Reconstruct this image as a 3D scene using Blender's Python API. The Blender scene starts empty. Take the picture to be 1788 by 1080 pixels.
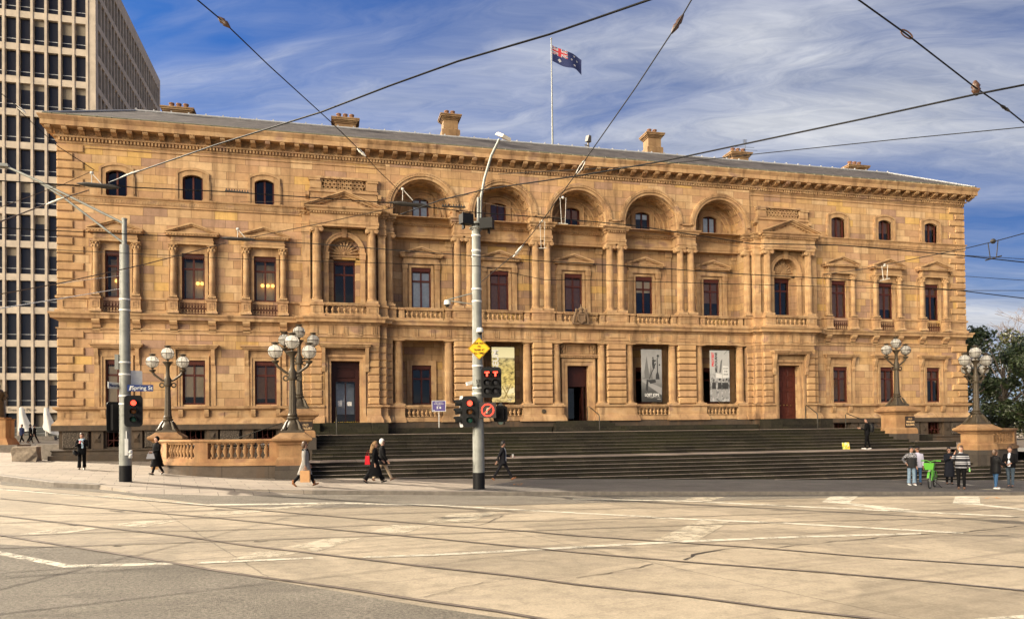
import bpy, math, random
from mathutils import Vector, Matrix
rad = math.radians
rnd = random.Random(11)
scene = bpy.context.scene
LINK = scene.collection.objects.link

# ------------------------------------------------------------------ objects
def tag(o, label=None, cat=None, group=None, kind=None):
    if label: o['label'] = label
    if cat: o['category'] = cat
    if group: o['group'] = group
    if kind: o['kind'] = kind
    return o

def link(name, data, parent=None, loc=None, rz=0.0):
    o = bpy.data.objects.new(name, data)
    LINK(o)
    if parent is not None: o.parent = parent
    if loc is not None: o.location = loc
    if rz: o.rotation_euler = (0, 0, rz)
    return o

def empty(name, loc, label, cat, group=None, rz=0.0):
    o = link(name, None, None, loc, rz)
    o.empty_display_size = 0.2
    return tag(o, label, cat, group)

def copy_tree(o, loc=None, rz=None, parent=None):
    c = o.copy(); LINK(c)
    if parent is not None: c.parent = parent
    if loc is not None: c.location = loc
    if rz is not None: c.rotation_euler = (0, 0, rz)
    for ch in list(o.children):
        copy_tree(ch, None, None, c)
    return c

class MB:
    """collects shapes and links them as one mesh object"""
    def __init__(s):
        s.v = []; s.f = []; s.mi = []; s.cur = 0
    def add(s, vs, fs):
        n = len(s.v)
        s.v += [tuple(p) for p in vs]
        s.f += [tuple(i + n for i in f) for f in fs]
        s.mi += [s.cur] * len(fs)
        return s
    def box(s, x0, x1, y0, y1, z0, z1):
        if x0 > x1: x0, x1 = x1, x0
        if y0 > y1: y0, y1 = y1, y0
        if z0 > z1: z0, z1 = z1, z0
        v = [(x0,y0,z0),(x1,y0,z0),(x1,y1,z0),(x0,y1,z0),(x0,y0,z1),(x1,y0,z1),(x1,y1,z1),(x0,y1,z1)]
        return s.add(v, [(0,3,2,1),(4,5,6,7),(0,1,5,4),(1,2,6,5),(2,3,7,6),(3,0,4,7)])
    def cham(s, x0, x1, y0, y1, z0, z1, c):
        """block with a chamfered face towards -y (and its side returns)"""
        v = [(x0,y0+c,z0),(x1,y0+c,z0),(x1,y0+c,z1),(x0,y0+c,z1),
             (x0+c,y0,z0+c),(x1-c,y0,z0+c),(x1-c,y0,z1-c),(x0+c,y0,z1-c),
             (x0,y1,z0),(x1,y1,z0),(x1,y1,z1),(x0,y1,z1)]
        return s.add(v, [(4,5,6,7),(0,1,5,4),(1,2,6,5),(2,3,7,6),(3,0,4,7),
                         (0,8,9,1),(1,9,10,2),(2,10,11,3),(3,11,8,0),(8,11,10,9)])
    def frus(s, x0, x1, y0, y1, z0, X0, X1, Y0, Y1, z1):
        v = [(x0,y0,z0),(x1,y0,z0),(x1,y1,z0),(x0,y1,z0),(X0,Y0,z1),(X1,Y0,z1),(X1,Y1,z1),(X0,Y1,z1)]
        return s.add(v, [(0,3,2,1),(4,5,6,7),(0,1,5,4),(1,2,6,5),(2,3,7,6),(3,0,4,7)])
    def lathe(s, prof, cx=0, cy=0, cz=0, n=12, sx=1.0, flute=0.0):
        m = len(prof); vs = []; fs = []
        for r, z in prof:
            for k in range(n):
                a = 2*math.pi*(k+.5)/n
                rr = r*(1-flute*(k % 2))
                vs.append((cx + rr*math.cos(a)*sx, cy + rr*math.sin(a), cz + z))
        for j in range(m-1):
            for k in range(n):
                k2 = (k+1) % n
                fs.append((j*n+k, j*n+k2, (j+1)*n+k2, (j+1)*n+k))
        fs.append(tuple(reversed(range(n)))); fs.append(tuple(range((m-1)*n, m*n)))
        return s.add(vs, fs)
    def tube(s, pts, radii, n=8, flat=1.0, cap=True):
        pts = [Vector(p) for p in pts]
        if not isinstance(radii, (list, tuple)): radii = [radii]*len(pts)
        vs = []; fs = []; m = len(pts)
        up = None
        for i, p in enumerate(pts):
            d = (pts[min(i+1, m-1)] - pts[max(i-1, 0)])
            if d.length < 1e-9: d = Vector((0,0,1))
            d.normalize()
            if up is None:
                up = Vector((0,0,1)) if abs(d.z) < .9 else Vector((1,0,0))
            a = d.cross(up)
            if a.length < 1e-6: a = d.orthogonal()
            a.normalize(); b = a.cross(d).normalized(); up = b
            for k in range(n):
                t = 2*math.pi*k/n
                vs.append(p + a*(math.cos(t)*radii[i]) + b*(math.sin(t)*radii[i]*flat))
        for i in range(m-1):
            for k in range(n):
                k2 = (k+1) % n
                fs.append((i*n+k, i*n+k2, (i+1)*n+k2, (i+1)*n+k))
        if cap:
            fs.append(tuple(reversed(range(n)))); fs.append(tuple(range((m-1)*n, m*n)))
        return s.add(vs, fs)
    def ball(s, c, rx, ry=None, rz=None, n=12, m=8):
        ry = ry or rx; rz = rz or rx
        prof = []
        vs = []; fs = []
        for j in range(1, m):
            t = math.pi*j/m - math.pi/2
            for k in range(n):
                a = 2*math.pi*k/n
                vs.append((c[0]+rx*math.cos(t)*math.cos(a), c[1]+ry*math.cos(t)*math.sin(a), c[2]+rz*math.sin(t)))
        b = len(vs); vs += [(c[0],c[1],c[2]-rz),(c[0],c[1],c[2]+rz)]
        for j in range(m-2):
            for k in range(n):
                k2 = (k+1) % n
                fs.append((j*n+k, j*n+k2, (j+1)*n+k2, (j+1)*n+k))
        for k in range(n):
            k2 = (k+1) % n
            fs.append((b, k2, k)); fs.append((b+1, (m-2)*n+k, (m-2)*n+k2))
        return s.add(vs, fs)
    def prism(s, poly, y0, y1):
        """polygon in (x,z), counter-clockwise seen from -y, extruded from y0 (front) to y1"""
        n = len(poly)
        vs = [(x,y0,z) for x,z in poly] + [(x,y1,z) for x,z in poly]
        fs = [tuple(range(n)), tuple(reversed(range(n, 2*n)))]
        for i in range(n):
            j = (i+1) % n
            fs.append((i, i+n, j+n, j))
        return s.add(vs, fs)
    def prism_x(s, poly, x0, x1):
        """polygon in (y,z) extruded along x"""
        n = len(poly)
        vs = [(x0,y,z) for y,z in poly] + [(x1,y,z) for y,z in poly]
        fs = [tuple(reversed(range(n))), tuple(range(n, 2*n))]
        for i in range(n):
            j = (i+1) % n
            fs.append((i, j, j+n, i+n))
        return s.add(vs, fs)
    def ring(s, inner, outer, y0, y1, closed=False):
        """band between two equally long outlines in (x,z), extruded from y0 (front) to y1"""
        n = len(inner)
        vs = []
        for (x,z) in inner: vs += [(x,y0,z),(x,y1,z)]
        for (x,z) in outer: vs += [(x,y0,z),(x,y1,z)]
        fs = []
        rng = range(n if closed else n-1)
        for i in rng:
            j = (i+1) % n
            fs.append((2*i, 2*j, 2*n+2*j, 2*n+2*i))
            fs.append((2*i, 2*i+1, 2*j+1, 2*j))
            fs.append((2*n+2*i, 2*n+2*j, 2*n+2*j+1, 2*n+2*i+1))
            fs.append((2*i+1, 2*n+2*i+1, 2*n+2*j+1, 2*j+1))
        if not closed:
            fs.append((0, 2*n, 2*n+1, 1)); e = n-1
            fs.append((2*e, 2*e+1, 2*n+2*e+1, 2*n+2*e))
        return s.add(vs, fs)
    def sweep(s, path, prof, closed=False):
        """moulding: profile [(out, z)] swept along plan path (out = to the right of the walk)"""
        n = len(path); P = [Vector((p[0], p[1])) for p in path]
        vs = []; m = len(prof)
        for i in range(n):
            a = P[i]-P[i-1] if (i > 0 or closed) else None
            b = P[(i+1) % n]-P[i] if (i < n-1 or closed) else None
            na = Vector((a.y, -a.x)).normalized() if a is not None else None
            nb = Vector((b.y, -b.x)).normalized() if b is not None else None
            if na is None: nn = nb
            elif nb is None: nn = na
            else:
                nn = na + nb
                nn = nn / max(.3, nn.length_squared) * 2 if nn.length > 1e-6 else na
            for o, z in prof:
                vs.append((P[i].x + nn.x*o, P[i].y + nn.y*o, z))
        fs = []
        for i in range(n if closed else n-1):
            j = (i+1) % n
            for k in range(m-1):
                fs.append((i*m+k, j*m+k, j*m+k+1, i*m+k+1))
        if not closed:
            fs.append(tuple(reversed(range(m)))); fs.append(tuple(range((n-1)*m, n*m)))
        return s.add(vs, fs)
    def wall(s, x0, x1, z0, z1, y0, y1, ops=()):
        """wall face at y0 with rectangular openings (xa,xb,za,zb) and reveals to y1"""
        xs = sorted(set([x0, x1] + [o[0] for o in ops] + [o[1] for o in ops]))
        zs = sorted(set([z0, z1] + [o[2] for o in ops] + [o[3] for o in ops]))
        idx = {}
        vs = []; fs = []
        def V(x, y, z):
            k = (x, y, z)
            if k not in idx: idx[k] = len(vs); vs.append(k)
            return idx[k]
        for a, b in zip(xs, xs[1:]):
            for c, d in zip(zs, zs[1:]):
                mx, mz = (a+b)/2, (c+d)/2
                if any(o[0] < mx < o[1] and o[2] < mz < o[3] for o in ops): continue
                fs.append((V(a,y0,c), V(b,y0,c), V(b,y0,d), V(a,y0,d)))
        for xa, xb, za, zb in ops:
            fs.append((V(xa,y0,za), V(xa,y0,zb), V(xa,y1,zb), V(xa,y1,za)))
            fs.append((V(xb,y0,za), V(xb,y1,za), V(xb,y1,zb), V(xb,y0,zb)))
            fs.append((V(xa,y0,zb), V(xb,y0,zb), V(xb,y1,zb), V(xa,y1,zb)))
            fs.append((V(xa,y0,za), V(xa,y1,za), V(xb,y1,za), V(xb,y0,za)))
        return s.add(vs, fs)
    def mesh(s, name, mat, smooth=None):
        me = bpy.data.meshes.new(name)
        me.from_pydata(s.v, [], s.f)
        mats = mat if isinstance(mat, (list, tuple)) else [mat]
        for m in mats: me.materials.append(m)
        if len(mats) > 1: me.polygons.foreach_set('material_index', s.mi)
        me.update()
        if smooth is not None:
            me.polygons.foreach_set('use_smooth', [True]*len(me.polygons))
            me.set_sharp_from_angle(angle=rad(smooth))
        return me
    def build(s, name, mat, parent=None, loc=None, smooth=None, rz=0.0):
        return link(name, s.mesh(name, mat, smooth), parent, loc, rz)

def arc(cx, cz, r, a0, a1, n):
    return [(cx + r*math.cos(rad(a0+(a1-a0)*i/n)), cz + r*math.sin(rad(a0+(a1-a0)*i/n))) for i in range(n+1)]

# ------------------------------------------------------------------ camera and measured positions
CAM = Vector((-15.737, -45.292, 1.9)); FPX = 1300.0; V0 = 728.48
yaw, pitch, roll = .2417, .0151, .0118
fwd = Vector((math.sin(yaw)*math.cos(pitch), math.cos(yaw)*math.cos(pitch), math.sin(pitch)))
r0 = Vector((math.cos(yaw), -math.sin(yaw), 0)); u0 = r0.cross(fwd)
rgt = r0*math.cos(roll) - u0*math.sin(roll); upv = u0*math.cos(roll) + r0*math.sin(roll)
def ray(u, v): return fwd + rgt*((u-894)/FPX) - upv*((v-V0)/FPX)
def at(u, v, D): return CAM + ray(u, v)*D              # point at depth D metres
def depth_of(p): return (Vector(p)-CAM).dot(fwd)
GA, GX, GY = -.316, -.026, .012                          # the pavement falls to the right and to the kerb
def gz(x, y): return GA + GX*x + GY*y
def on_pave(u, v):
    d = ray(u, v); n = Vector((-GX, -GY, 1))
    return CAM + d*((GA - n.dot(CAM))/n.dot(d))
RA = GA + GY*-19.6 - .13
def rz_(x, y=0): return RA + GX*x
def on_road(u, v, off=0.0):
    d = ray(u, v); n = Vector((-GX, 0, 1))
    return CAM + d*((RA + off - n.dot(CAM))/n.dot(d))

cd = bpy.data.cameras.new('camera'); cam = bpy.data.objects.new('camera', cd); LINK(cam)
M = Matrix((rgt, upv, -fwd)).transposed().to_4x4(); M.translation = CAM
cam.matrix_world = M
cd.sensor_width = 36.0; cd.lens = FPX/1788*36; cd.shift_y = (V0-540)/1788; cd.clip_end = 3000; cd.clip_start = .1
scene.camera = cam

# ------------------------------------------------------------------ materials
class NT:
    def __init__(s, name):
        s.m = bpy.data.materials.new(name); s.m.use_nodes = True
        s.t = s.m.node_tree; s.t.nodes.clear()
        s.out = s.t.nodes.new('ShaderNodeOutputMaterial')
    def n(s, typ, **kw):
        nd = s.t.nodes.new(typ)
        for k, v in kw.items():
            if k.startswith('i_'):
                key = k[2:]; key = int(key) if key.isdigit() else key.replace('_', ' ')
                inp = nd.inputs[key]
                if isinstance(v, bpy.types.NodeSocket): s.t.links.new(v, inp)
                else: inp.default_value = v
            else: setattr(nd, k, v)
        return nd
    def math(s, op, a, b=0.0, c=0.0):
        nd = s.t.nodes.new('ShaderNodeMath'); nd.operation = op
        for i, v in enumerate((a, b, c)):
            if isinstance(v, bpy.types.NodeSocket): s.t.links.new(v, nd.inputs[i])
            else: nd.inputs[i].default_value = v
        return nd.outputs[0]
    def mix(s, fac, a, b, mode='MIX'):
        nd = s.t.nodes.new('ShaderNodeMix'); nd.data_type = 'RGBA'; nd.blend_type = mode
        for key, v in ((0, fac), (6, a), (7, b)):
            if isinstance(v, bpy.types.NodeSocket): s.t.links.new(v, nd.inputs[key])
            else: nd.inputs[key].default_value = v if key == 0 else (*v[:3], 1)
        return nd.outputs[2]
    def ramp(s, fac, stops, interp='LINEAR'):
        nd = s.t.nodes.new('ShaderNodeValToRGB'); cr = nd.color_ramp; cr.interpolation = interp
        while len(cr.elements) < len(stops): cr.elements.new(.5)
        for e, (p, c) in zip(cr.elements, stops):
            e.position = p; e.color = (*c[:3], 1) if isinstance(c, (tuple, list)) else (c, c, c, 1)
        s.t.links.new(fac, nd.inputs[0]); return nd.outputs[0]
    def xyz(s, kind='Object'):
        tc = s.n('ShaderNodeTexCoord'); sp = s.n('ShaderNodeSeparateXYZ', i_0=tc.outputs[kind])
        return tc.outputs[kind], sp.outputs[0], sp.outputs[1], sp.outputs[2]
    def comb(s, x, y, z): return s.n('ShaderNodeCombineXYZ', i_0=x, i_1=y, i_2=z).outputs[0]
    def noise(s, vec, scale, detail=4, rough=.55):
        return s.n('ShaderNodeTexNoise', i_Vector=vec, i_Scale=scale, i_Detail=detail, i_Roughness=rough).outputs[0]
    def done(s, color, rough=.8, bump=None, bstr=.3, bdist=.02, metal=0.0, spec=.4, emit=None, estr=0.0):
        b = s.n('ShaderNodeBsdfPrincipled')
        for key, v in (('Base Color', color), ('Roughness', rough), ('Metallic', metal), ('Specular IOR Level', spec)):
            if isinstance(v, bpy.types.NodeSocket): s.t.links.new(v, b.inputs[key])
            else: b.inputs[key].default_value = (*v[:3], 1) if isinstance(v, (tuple, list)) else v
        if emit is not None:
            b.inputs['Emission Color'].default_value = (*emit, 1); b.inputs['Emission Strength'].default_value = estr
        if bump is not None:
            bp = s.n('ShaderNodeBump', i_Strength=bstr, i_Distance=bdist, i_Height=bump)
            s.t.links.new(bp.outputs[0], b.inputs['Normal'])
        s.t.links.new(b.outputs[0], s.out.inputs[0])
        return s.m

_mc = {}
def plain(name, col, rough=.6, metal=0.0, var=.12, scale=6.0, spec=.4, bump=.0, emit=None, estr=0.0):
    """one colour broken up by a little dirt noise"""
    if name in _mc: return _mc[name]
    t = NT(name); co, x, y, z = t.xyz()
    nz = t.noise(co, scale, 5)
    c = t.mix(1.0, col, t.ramp(nz, [(.25, 1-var), (.75, 1+var)]), 'MULTIPLY')
    _mc[name] = t.done(c, rough, nz if bump else None, bump, .02, metal, spec, emit, estr)
    return _mc[name]

PAL = [(.0, (.415,.257,.130)), (.15, (.355,.212,.115)), (.28, (.46,.300,.160)), (.42, (.39,.238,.125)),
       (.55, (.305,.188,.125)), (.66, (.45,.280,.130)), (.78, (.40,.246,.145)), (.88, (.50,.335,.185)), (.965, (.49,.305,.11))]
def stone(name, rowh=None, colw=1.2, z0=0.0, pal=PAL, joint=.66, tint=1.0, stain=.25, fine=.2):
    t = NT(name); co, x, y, z = t.xyz()
    big = t.noise(co, .45, 4); mid = t.noise(co, 3.2, 6, .65); fin = t.noise(co, 26, 3)
    if rowh:
        hv = t.math('DIVIDE', t.math('SUBTRACT', z, z0), rowh)
        row = t.math('FLOOR', hv); fr = t.math('FRACT', hv)
        wn = t.n('ShaderNodeTexWhiteNoise', noise_dimensions='1D', i_W=row).outputs[0]
        u = t.math('ADD', t.math('DIVIDE', t.math('ADD', x, t.math('MULTIPLY', y, .98)), colw),
                   t.math('ADD', t.math('MULTIPLY', row, .5), t.math('MULTIPLY', wn, .35)))
        col = t.math('FLOOR', u); fu = t.math('FRACT', u)
        w3 = t.n('ShaderNodeTexWhiteNoise', noise_dimensions='3D', i_Vector=t.comb(col, row, 0.0)).outputs[0]
        base = t.ramp(w3, pal, 'CONSTANT')
        jz = t.math('MULTIPLY', t.math('MINIMUM', fr, t.math('SUBTRACT', 1.0, fr)), rowh)
        jx = t.math('MULTIPLY', t.math('MINIMUM', fu, t.math('SUBTRACT', 1.0, fu)), colw)
        jd = t.math('MINIMUM', jz, jx)
        jm = t.ramp(t.math('DIVIDE', jd, .03), [(.2, joint), (.75, 1.0)])
        base = t.mix(1.0, base, jm, 'MULTIPLY')
        hgt = t.math('ADD', t.math('MULTIPLY', jm, .6), t.math('MULTIPLY', mid, .5))
    else:
        w3 = t.noise(t.comb(x, y, t.math('MULTIPLY', z, 2.0)), .9, 1)
        base = t.ramp(w3, [(.3, pal[1][1]), (.5, pal[0][1]), (.62, pal[2][1]), (.75, pal[4][1])])
        hgt = mid
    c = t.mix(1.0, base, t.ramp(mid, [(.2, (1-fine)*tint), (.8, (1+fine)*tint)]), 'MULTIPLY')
    c = t.mix(1.0, c, t.ramp(big, [(.3, .78), (.7, 1.14)]), 'MULTIPLY')
    c = t.mix(1.0, c, t.ramp(fin, [(.3, .93), (.7, 1.06)]), 'MULTIPLY')
    if stain:
        st = t.noise(t.comb(t.math('MULTIPLY', x, 2.2), t.math('MULTIPLY', y, 2.2), t.math('MULTIPLY', z, .22)), 1.0, 5, .6)
        c = t.mix(t.ramp(st, [(.50, 0.0), (.72, stain)]), c, (.13,.075,.04))
    return t.done(c, .85, hgt, .35, .02, spec=.2)

S_ASH = stone('sandstone_ashlar', .465, 1.25, 3.38, stain=.62, joint=.52)
S_MLD = stone('sandstone_moulding', None, tint=.94, stain=.85)
S_CRN = stone('sandstone_cornice', None, tint=.9, stain=.95)
S_RUST = stone('sandstone_block', .46, 4.0, 3.38, joint=1.0, stain=.5, pal=[(0,(.415,.252,.122)),(.25,(.38,.228,.115)),(.5,(.44,.272,.132)),(.75,(.395,.242,.128))])
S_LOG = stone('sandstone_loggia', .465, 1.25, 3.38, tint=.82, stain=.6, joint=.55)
S_GRAN = stone('dark_plinth_stone', None, pal=[(0,(.062,.047,.035))]*8, stain=.5, fine=.3)
def vermi():
    t = NT('vermiculated_stone'); co, x, y, z = t.xyz()
    vo = t.n('ShaderNodeTexVoronoi', feature='DISTANCE_TO_EDGE', i_Vector=co, i_Scale=9.0).outputs[0]
    k = t.ramp(vo, [(.02, .35), (.16, 1.0)])
    c = t.mix(1.0, (.085,.066,.05), k, 'MULTIPLY')
    return t.done(c, .9, vo, .9, .06)
S_VERM = vermi()
WOOD = plain('maroon_painted_wood', (.066,.017,.011), .45, var=.3, spec=.2)
WOOD_D = plain('dark_maroon_door', (.030,.009,.007), .4, var=.25, spec=.2)
IRON = plain('dark_red_iron_grille', (.05,.012,.009), .6, spec=.15)
BRONZE = plain('bronze_lamp_metal', (.060,.046,.030), .5, .15, var=.3, scale=14, spec=.3)
BLACK = plain('black_plastic', (.008,.008,.009), .5, spec=.15)
STEEL = plain('galvanised_steel', (.20,.205,.19), .55, .3, var=.3, scale=3)
WHITE = plain('white_paint', (.58,.58,.56), .5)
CABLE = plain('black_cable', (.007,.007,.008), .6, spec=.15)
COPPER = plain('weathered_contact_wire', (.13,.09,.06), .35, .7)
INTER = plain('dim_room_interior', (.028,.018,.011), .9, spec=.1)
BLIND = plain('cream_window_blind', (.78,.60,.38), .9, var=.1); BLIND_B = plain('brown_slatted_blind', (.26,.12,.055), .8, var=.2); PALE_REF = plain('pale_reflection_sheet', (.60,.66,.74), .9, var=.15)  # last one: pale blue sheet that paints reflected sky behind panes
BLUEST = None
def glass_mat(name, tint, rough=.03, ior=1.55):
    t = NT(name)
    fr = t.n('ShaderNodeFresnel', i_IOR=ior)
    tr = t.n('ShaderNodeBsdfTransparent', i_0=(*tint, 1)); gl = t.n('ShaderNodeBsdfGlossy', i_Roughness=rough)
    co = t.xyz()[0]
    bp = t.n('ShaderNodeBump', i_Strength=.015, i_Distance=.05, i_Height=t.noise(co, 1.1, 1))
    t.t.links.new(bp.outputs[0], gl.inputs['Normal'])
    mx = t.n('ShaderNodeMixShader', i_0=fr.outputs[0], i_1=tr.outputs[0], i_2=gl.outputs[0])
    t.t.links.new(mx.outputs[0], t.out.inputs[0]); return t.m
GLASS = glass_mat('window_glass', (.97,.97,.95))
def text_mesh(s, size, mat, parent, loc, rot=(math.pi/2, 0, 0), name='lettering', depth=.004, align='CENTER', bold=.0, sx=1.0):
    c = bpy.data.curves.new(name, 'FONT'); c.body = s; c.size = size; c.extrude = depth; c.align_x = align; c.align_y = 'CENTER'
    c.offset = bold
    o = bpy.data.objects.new(name, c); LINK(o)
    me = bpy.data.meshes.new_from_object(o.evaluated_get(bpy.context.evaluated_depsgraph_get()))
    bpy.data.objects.remove(o); bpy.data.curves.remove(c)
    me.materials.clear(); me.materials.append(mat)
    ob = link(name, me, parent, loc); ob.rotation_euler = rot; ob.scale = (sx, 1, 1)
    return ob
# ------------------------------------------------------------------ the treasury building
B = empty('treasury_building', (0,0,0), 'long three storey golden sandstone building with five arches and low grey slate roof', 'building')
WX = [19.25, 23.13, 27.08]; BAYS = [-10.03, -5.01, 0.0, 5.01, 10.03]; PC = 14.75
ALLW = [-x for x in reversed(WX)] + WX

# main wall (wings and the strip over the arches)
w1 = [(x-.6, x+.6, 3.48, 5.99) for x in ALLW]
w2 = [(x-.61, x+.61, 9.44, 12.05) for x in ALLW]
w3 = [(x-.54, x+.54, 15.08, 16.56) for x in ALLW]
mb = MB()
for s in (-1, 1):
    a, b = sorted((s*17.1, s*30.0))
    mb.wall(a, b, 2.36, 17.95, 0, .35, [o for o in w1+w2+w3 if a < o[0] < b])
    a, b = sorted((s*12.27, s*17.1))
    mb.wall(a, b, 14.9, 17.95, 0, .3)
    mb.wall(a, b, 8.5, 14.9, .12, .3, [(s*PC-.62, s*PC+.62, 9.4, 12.05)])
    mb.wall(a, b, 2.36, 8.5, -.3, .3, [(s*PC-.82, s*PC+.82, 2.37, 5.99)])
mb.box(-30, -29.7, .02, 16, 1, 17.95); mb.box(29.7, 30, .02, 16, 1, 17.95); mb.box(-29.7, 29.7, 15.7, 16, 1, 17.95)
mb.build('wall', S_ASH, B)

# arcade wall with five semicircular openings
mb = MB(); ya = -.1; R_I, R_O, CZ = 1.84, 2.24, 15.33
for i, c in enumerate(BAYS):
    l = c-2.51 if i else -12.27; r = c+2.51 if i < 4 else 12.27
    pts = [(c-R_I, 14.9)] + arc(c, CZ, R_I, 180, 0, 28) + [(c+R_I, 14.9)]
    n = len(pts); vs = []; fs = []
    for k, (x, z) in enumerate(pts):
        if k <= 1: tx, tz = l, z
        elif k >= n-2: tx, tz = r, z
        else: tx, tz = l + (r-l)*(k-1)/(n-3), 17.95
        vs += [(x, ya, z), (tx, ya, tz), (x, 1.4, z)]
    vs += [(l, ya, 17.95), (r, ya, 17.95)]
    L0 = len(vs)-2
    for k in range(n-1):
        if k == 1: fs.append((3*k, 3*k+3, 3*k+4, L0, 3*k+1))
        elif k == n-3: fs.append((3*k, 3*k+3, 3*k+4, L0+1, 3*k+1))
        else: fs.append((3*k, 3*k+3, 3*k+4, 3*k+1))
        fs.append((3*k, 3*k+2, 3*k+5, 3*k+3))
    mb.add(vs, fs)
mb.build('arcade_wall', S_ASH, B)
mb = MB()
for c in BAYS:
    mb.ring([(c-R_I, 14.92)] + arc(c, CZ, R_I, 180, 0, 32) + [(c+R_I, 14.92)],
            [(c-R_I-.17, 14.92)] + arc(c, CZ, R_I+.17, 180, 0, 32) + [(c+R_I+.17, 14.92)], -.15, -.09)
    mb.ring(arc(c, CZ, R_I+.17, 180, 0, 32), arc(c, CZ, R_O, 180, 0, 32), -.22, -.09)
    for k in range(44):                                    # beads of the archivolt
        a = rad(180*(k+.5)/44); x = c + (R_O-.1)*math.cos(a); z = CZ + (R_O-.1)*math.sin(a)
        mb.box(x-.03, x+.03, -.26, -.2, z-.03, z+.03)
    for rr in (1.62, 1.3):
        mb.ring(arc(c, CZ, rr-.09, 180, 0, 24), arc(c, CZ, rr, 180, 0, 24), 1.27, 1.36)
    for yy, t in ((.22, .04), (1.0, .04)):                    # ribs on the vault
        mb.ring(arc(c, CZ, R_I-t, 180, 0, 28), arc(c, CZ, R_I+.01, 180, 0, 28), yy-.05, yy+.05)
    for k in range(11):                                     # coffers of the vault
        a0 = 180*(k+.18)/11; a1 = 180*(k+.82)/11
        mb.ring(arc(c, CZ, R_I-.05, a0, a1, 4), arc(c, CZ, R_I+.01, a0, a1, 4), .36, .86)
        mb.ring(arc(c, CZ, R_I-.075, a0+4, a1-4, 3), arc(c, CZ, R_I-.04, a0+4, a1-4, 3), .5, .72)
for x in (-7.52, -2.505, 2.505, 7.52):
    mb.box(x-.27, x+.27, -.2, -.1, 14.92, 15.12); mb.box(x-.3, x+.3, -.24, -.1, 15.27, 15.36)
mb.build('archivolt', S_MLD, B, smooth=30)
mb = MB()
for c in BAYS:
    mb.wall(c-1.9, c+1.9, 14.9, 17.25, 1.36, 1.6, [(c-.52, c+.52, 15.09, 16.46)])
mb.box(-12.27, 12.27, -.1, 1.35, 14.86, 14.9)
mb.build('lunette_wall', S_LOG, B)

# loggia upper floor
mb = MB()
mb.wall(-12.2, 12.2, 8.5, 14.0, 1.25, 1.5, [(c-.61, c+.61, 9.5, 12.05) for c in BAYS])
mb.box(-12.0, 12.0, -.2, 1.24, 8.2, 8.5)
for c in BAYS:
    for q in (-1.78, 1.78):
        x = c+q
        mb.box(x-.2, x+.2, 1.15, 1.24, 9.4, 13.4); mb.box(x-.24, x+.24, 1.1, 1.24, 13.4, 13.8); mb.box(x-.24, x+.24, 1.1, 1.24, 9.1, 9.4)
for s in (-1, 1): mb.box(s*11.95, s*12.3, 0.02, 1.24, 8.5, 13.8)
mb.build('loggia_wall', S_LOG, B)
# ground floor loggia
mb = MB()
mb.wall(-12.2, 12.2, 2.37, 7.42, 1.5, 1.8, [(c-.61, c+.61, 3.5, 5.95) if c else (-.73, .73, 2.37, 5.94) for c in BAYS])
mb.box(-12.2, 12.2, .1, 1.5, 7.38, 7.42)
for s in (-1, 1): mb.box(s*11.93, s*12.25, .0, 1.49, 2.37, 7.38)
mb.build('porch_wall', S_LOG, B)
mb = MB(); mb.box(-12, 12, 0.1, 1.9, 2.0, 2.37); mb.build('porch_floor', S_GRAN, B)

# dim rooms behind the panes
mb = MB()
for a, b, y in ((-29.6,-17,.4), (-17,-12.2,.4), (-12.2,12.2,1.85), (12.2,17,.4), (17,29.6,.4)):
    for z0, z1 in ((2.2,7.4), (8.6,13.6), (14.7,17.4)):
        mb.wall(a, b, z0, z1, y+2.2, y+2.3)
        mb.box(a, b, y, y+2.2, z0-.1, z0); mb.box(a, b, y, y+2.2, z1, z1+.1)
mb.build('room_interior', INTER, B)

# plinth
PLAN0 = [(-30,16),(-30,0),(30,0),(30,16)]
PLAN = [(-30,16),(-30,0),(-17.15,0),(-17.15,-.45),(-16.72,-.45),(-16.72,-.75),(-12.78,-.75),(-12.78,-.45),(-12.35,-.45),(-12.35,0)]
PLAN = PLAN + [(-x,y) for x,y in reversed(PLAN)]
mb = MB()
for s in (-1, 1):
    P = PLAN0[:2] + [(-17.15,0)] if s < 0 else [(17.15,0)] + PLAN0[2:]
    mb.sweep(P, [(0,.2),(.42,.2),(.42,.72),(.3,.74),(.27,.9),(.34,1.0),(.2,1.06),(.02,1.08)])
    mb.sweep(P, [(0,2.06),(.3,2.06),(.3,2.34),(.26,2.37),(0,2.37)])
    for x in WX:                                            # pyramid blocks either side of the basement lights
        for q in (-1, 1):
            xx = s*x + q*.98
            mb.frus(xx-.3, xx+.3, -.16, .1, 1.08, xx-.3, xx+.3, -.16, .1, 2.06)
            mb.frus(xx-.16, xx+.16, -.17, -.16, 1.4, xx-.02, xx+.02, -.3, -.29, 1.62)
            mb.frus(xx-.02, xx+.02, -.3, -.29, 1.6, xx-.16, xx+.16, -.17, -.16, 1.9)
mb.sweep([(-12.3,0),(12.3,0)], [(0,1.4),(.06,1.4),(.06,2.32),(.0,2.36)])
mb.sweep(PLAN[2:10], [(0,1.4),(.12,1.4),(.12,2.32),(0,2.36)]); mb.sweep(PLAN[10:18], [(0,1.4),(.12,1.4),(.12,2.32),(0,2.36)])
mb.wall(-30, 30, .1, 2.1, -.012, .3, [(x-.55, x+.55, 1.15, 2.0) for x in ALLW])
mb.build('plinth', S_GRAN, B)
mb = MB()
for s in (-1, 1):
    ed = [17.4] + sum([[x-1.35, x+1.35] for x in WX], []) + [29.85]
    for a, b in zip(ed[0::2], ed[1::2]):
        if b-a > .3: mb.cham(min(s*a, s*b)+.05, max(s*a, s*b)-.05, -.2, .05, 1.1, 2.04, .06)
mb.build('vermiculated_panel', S_VERM, B)
mb = MB()
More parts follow.
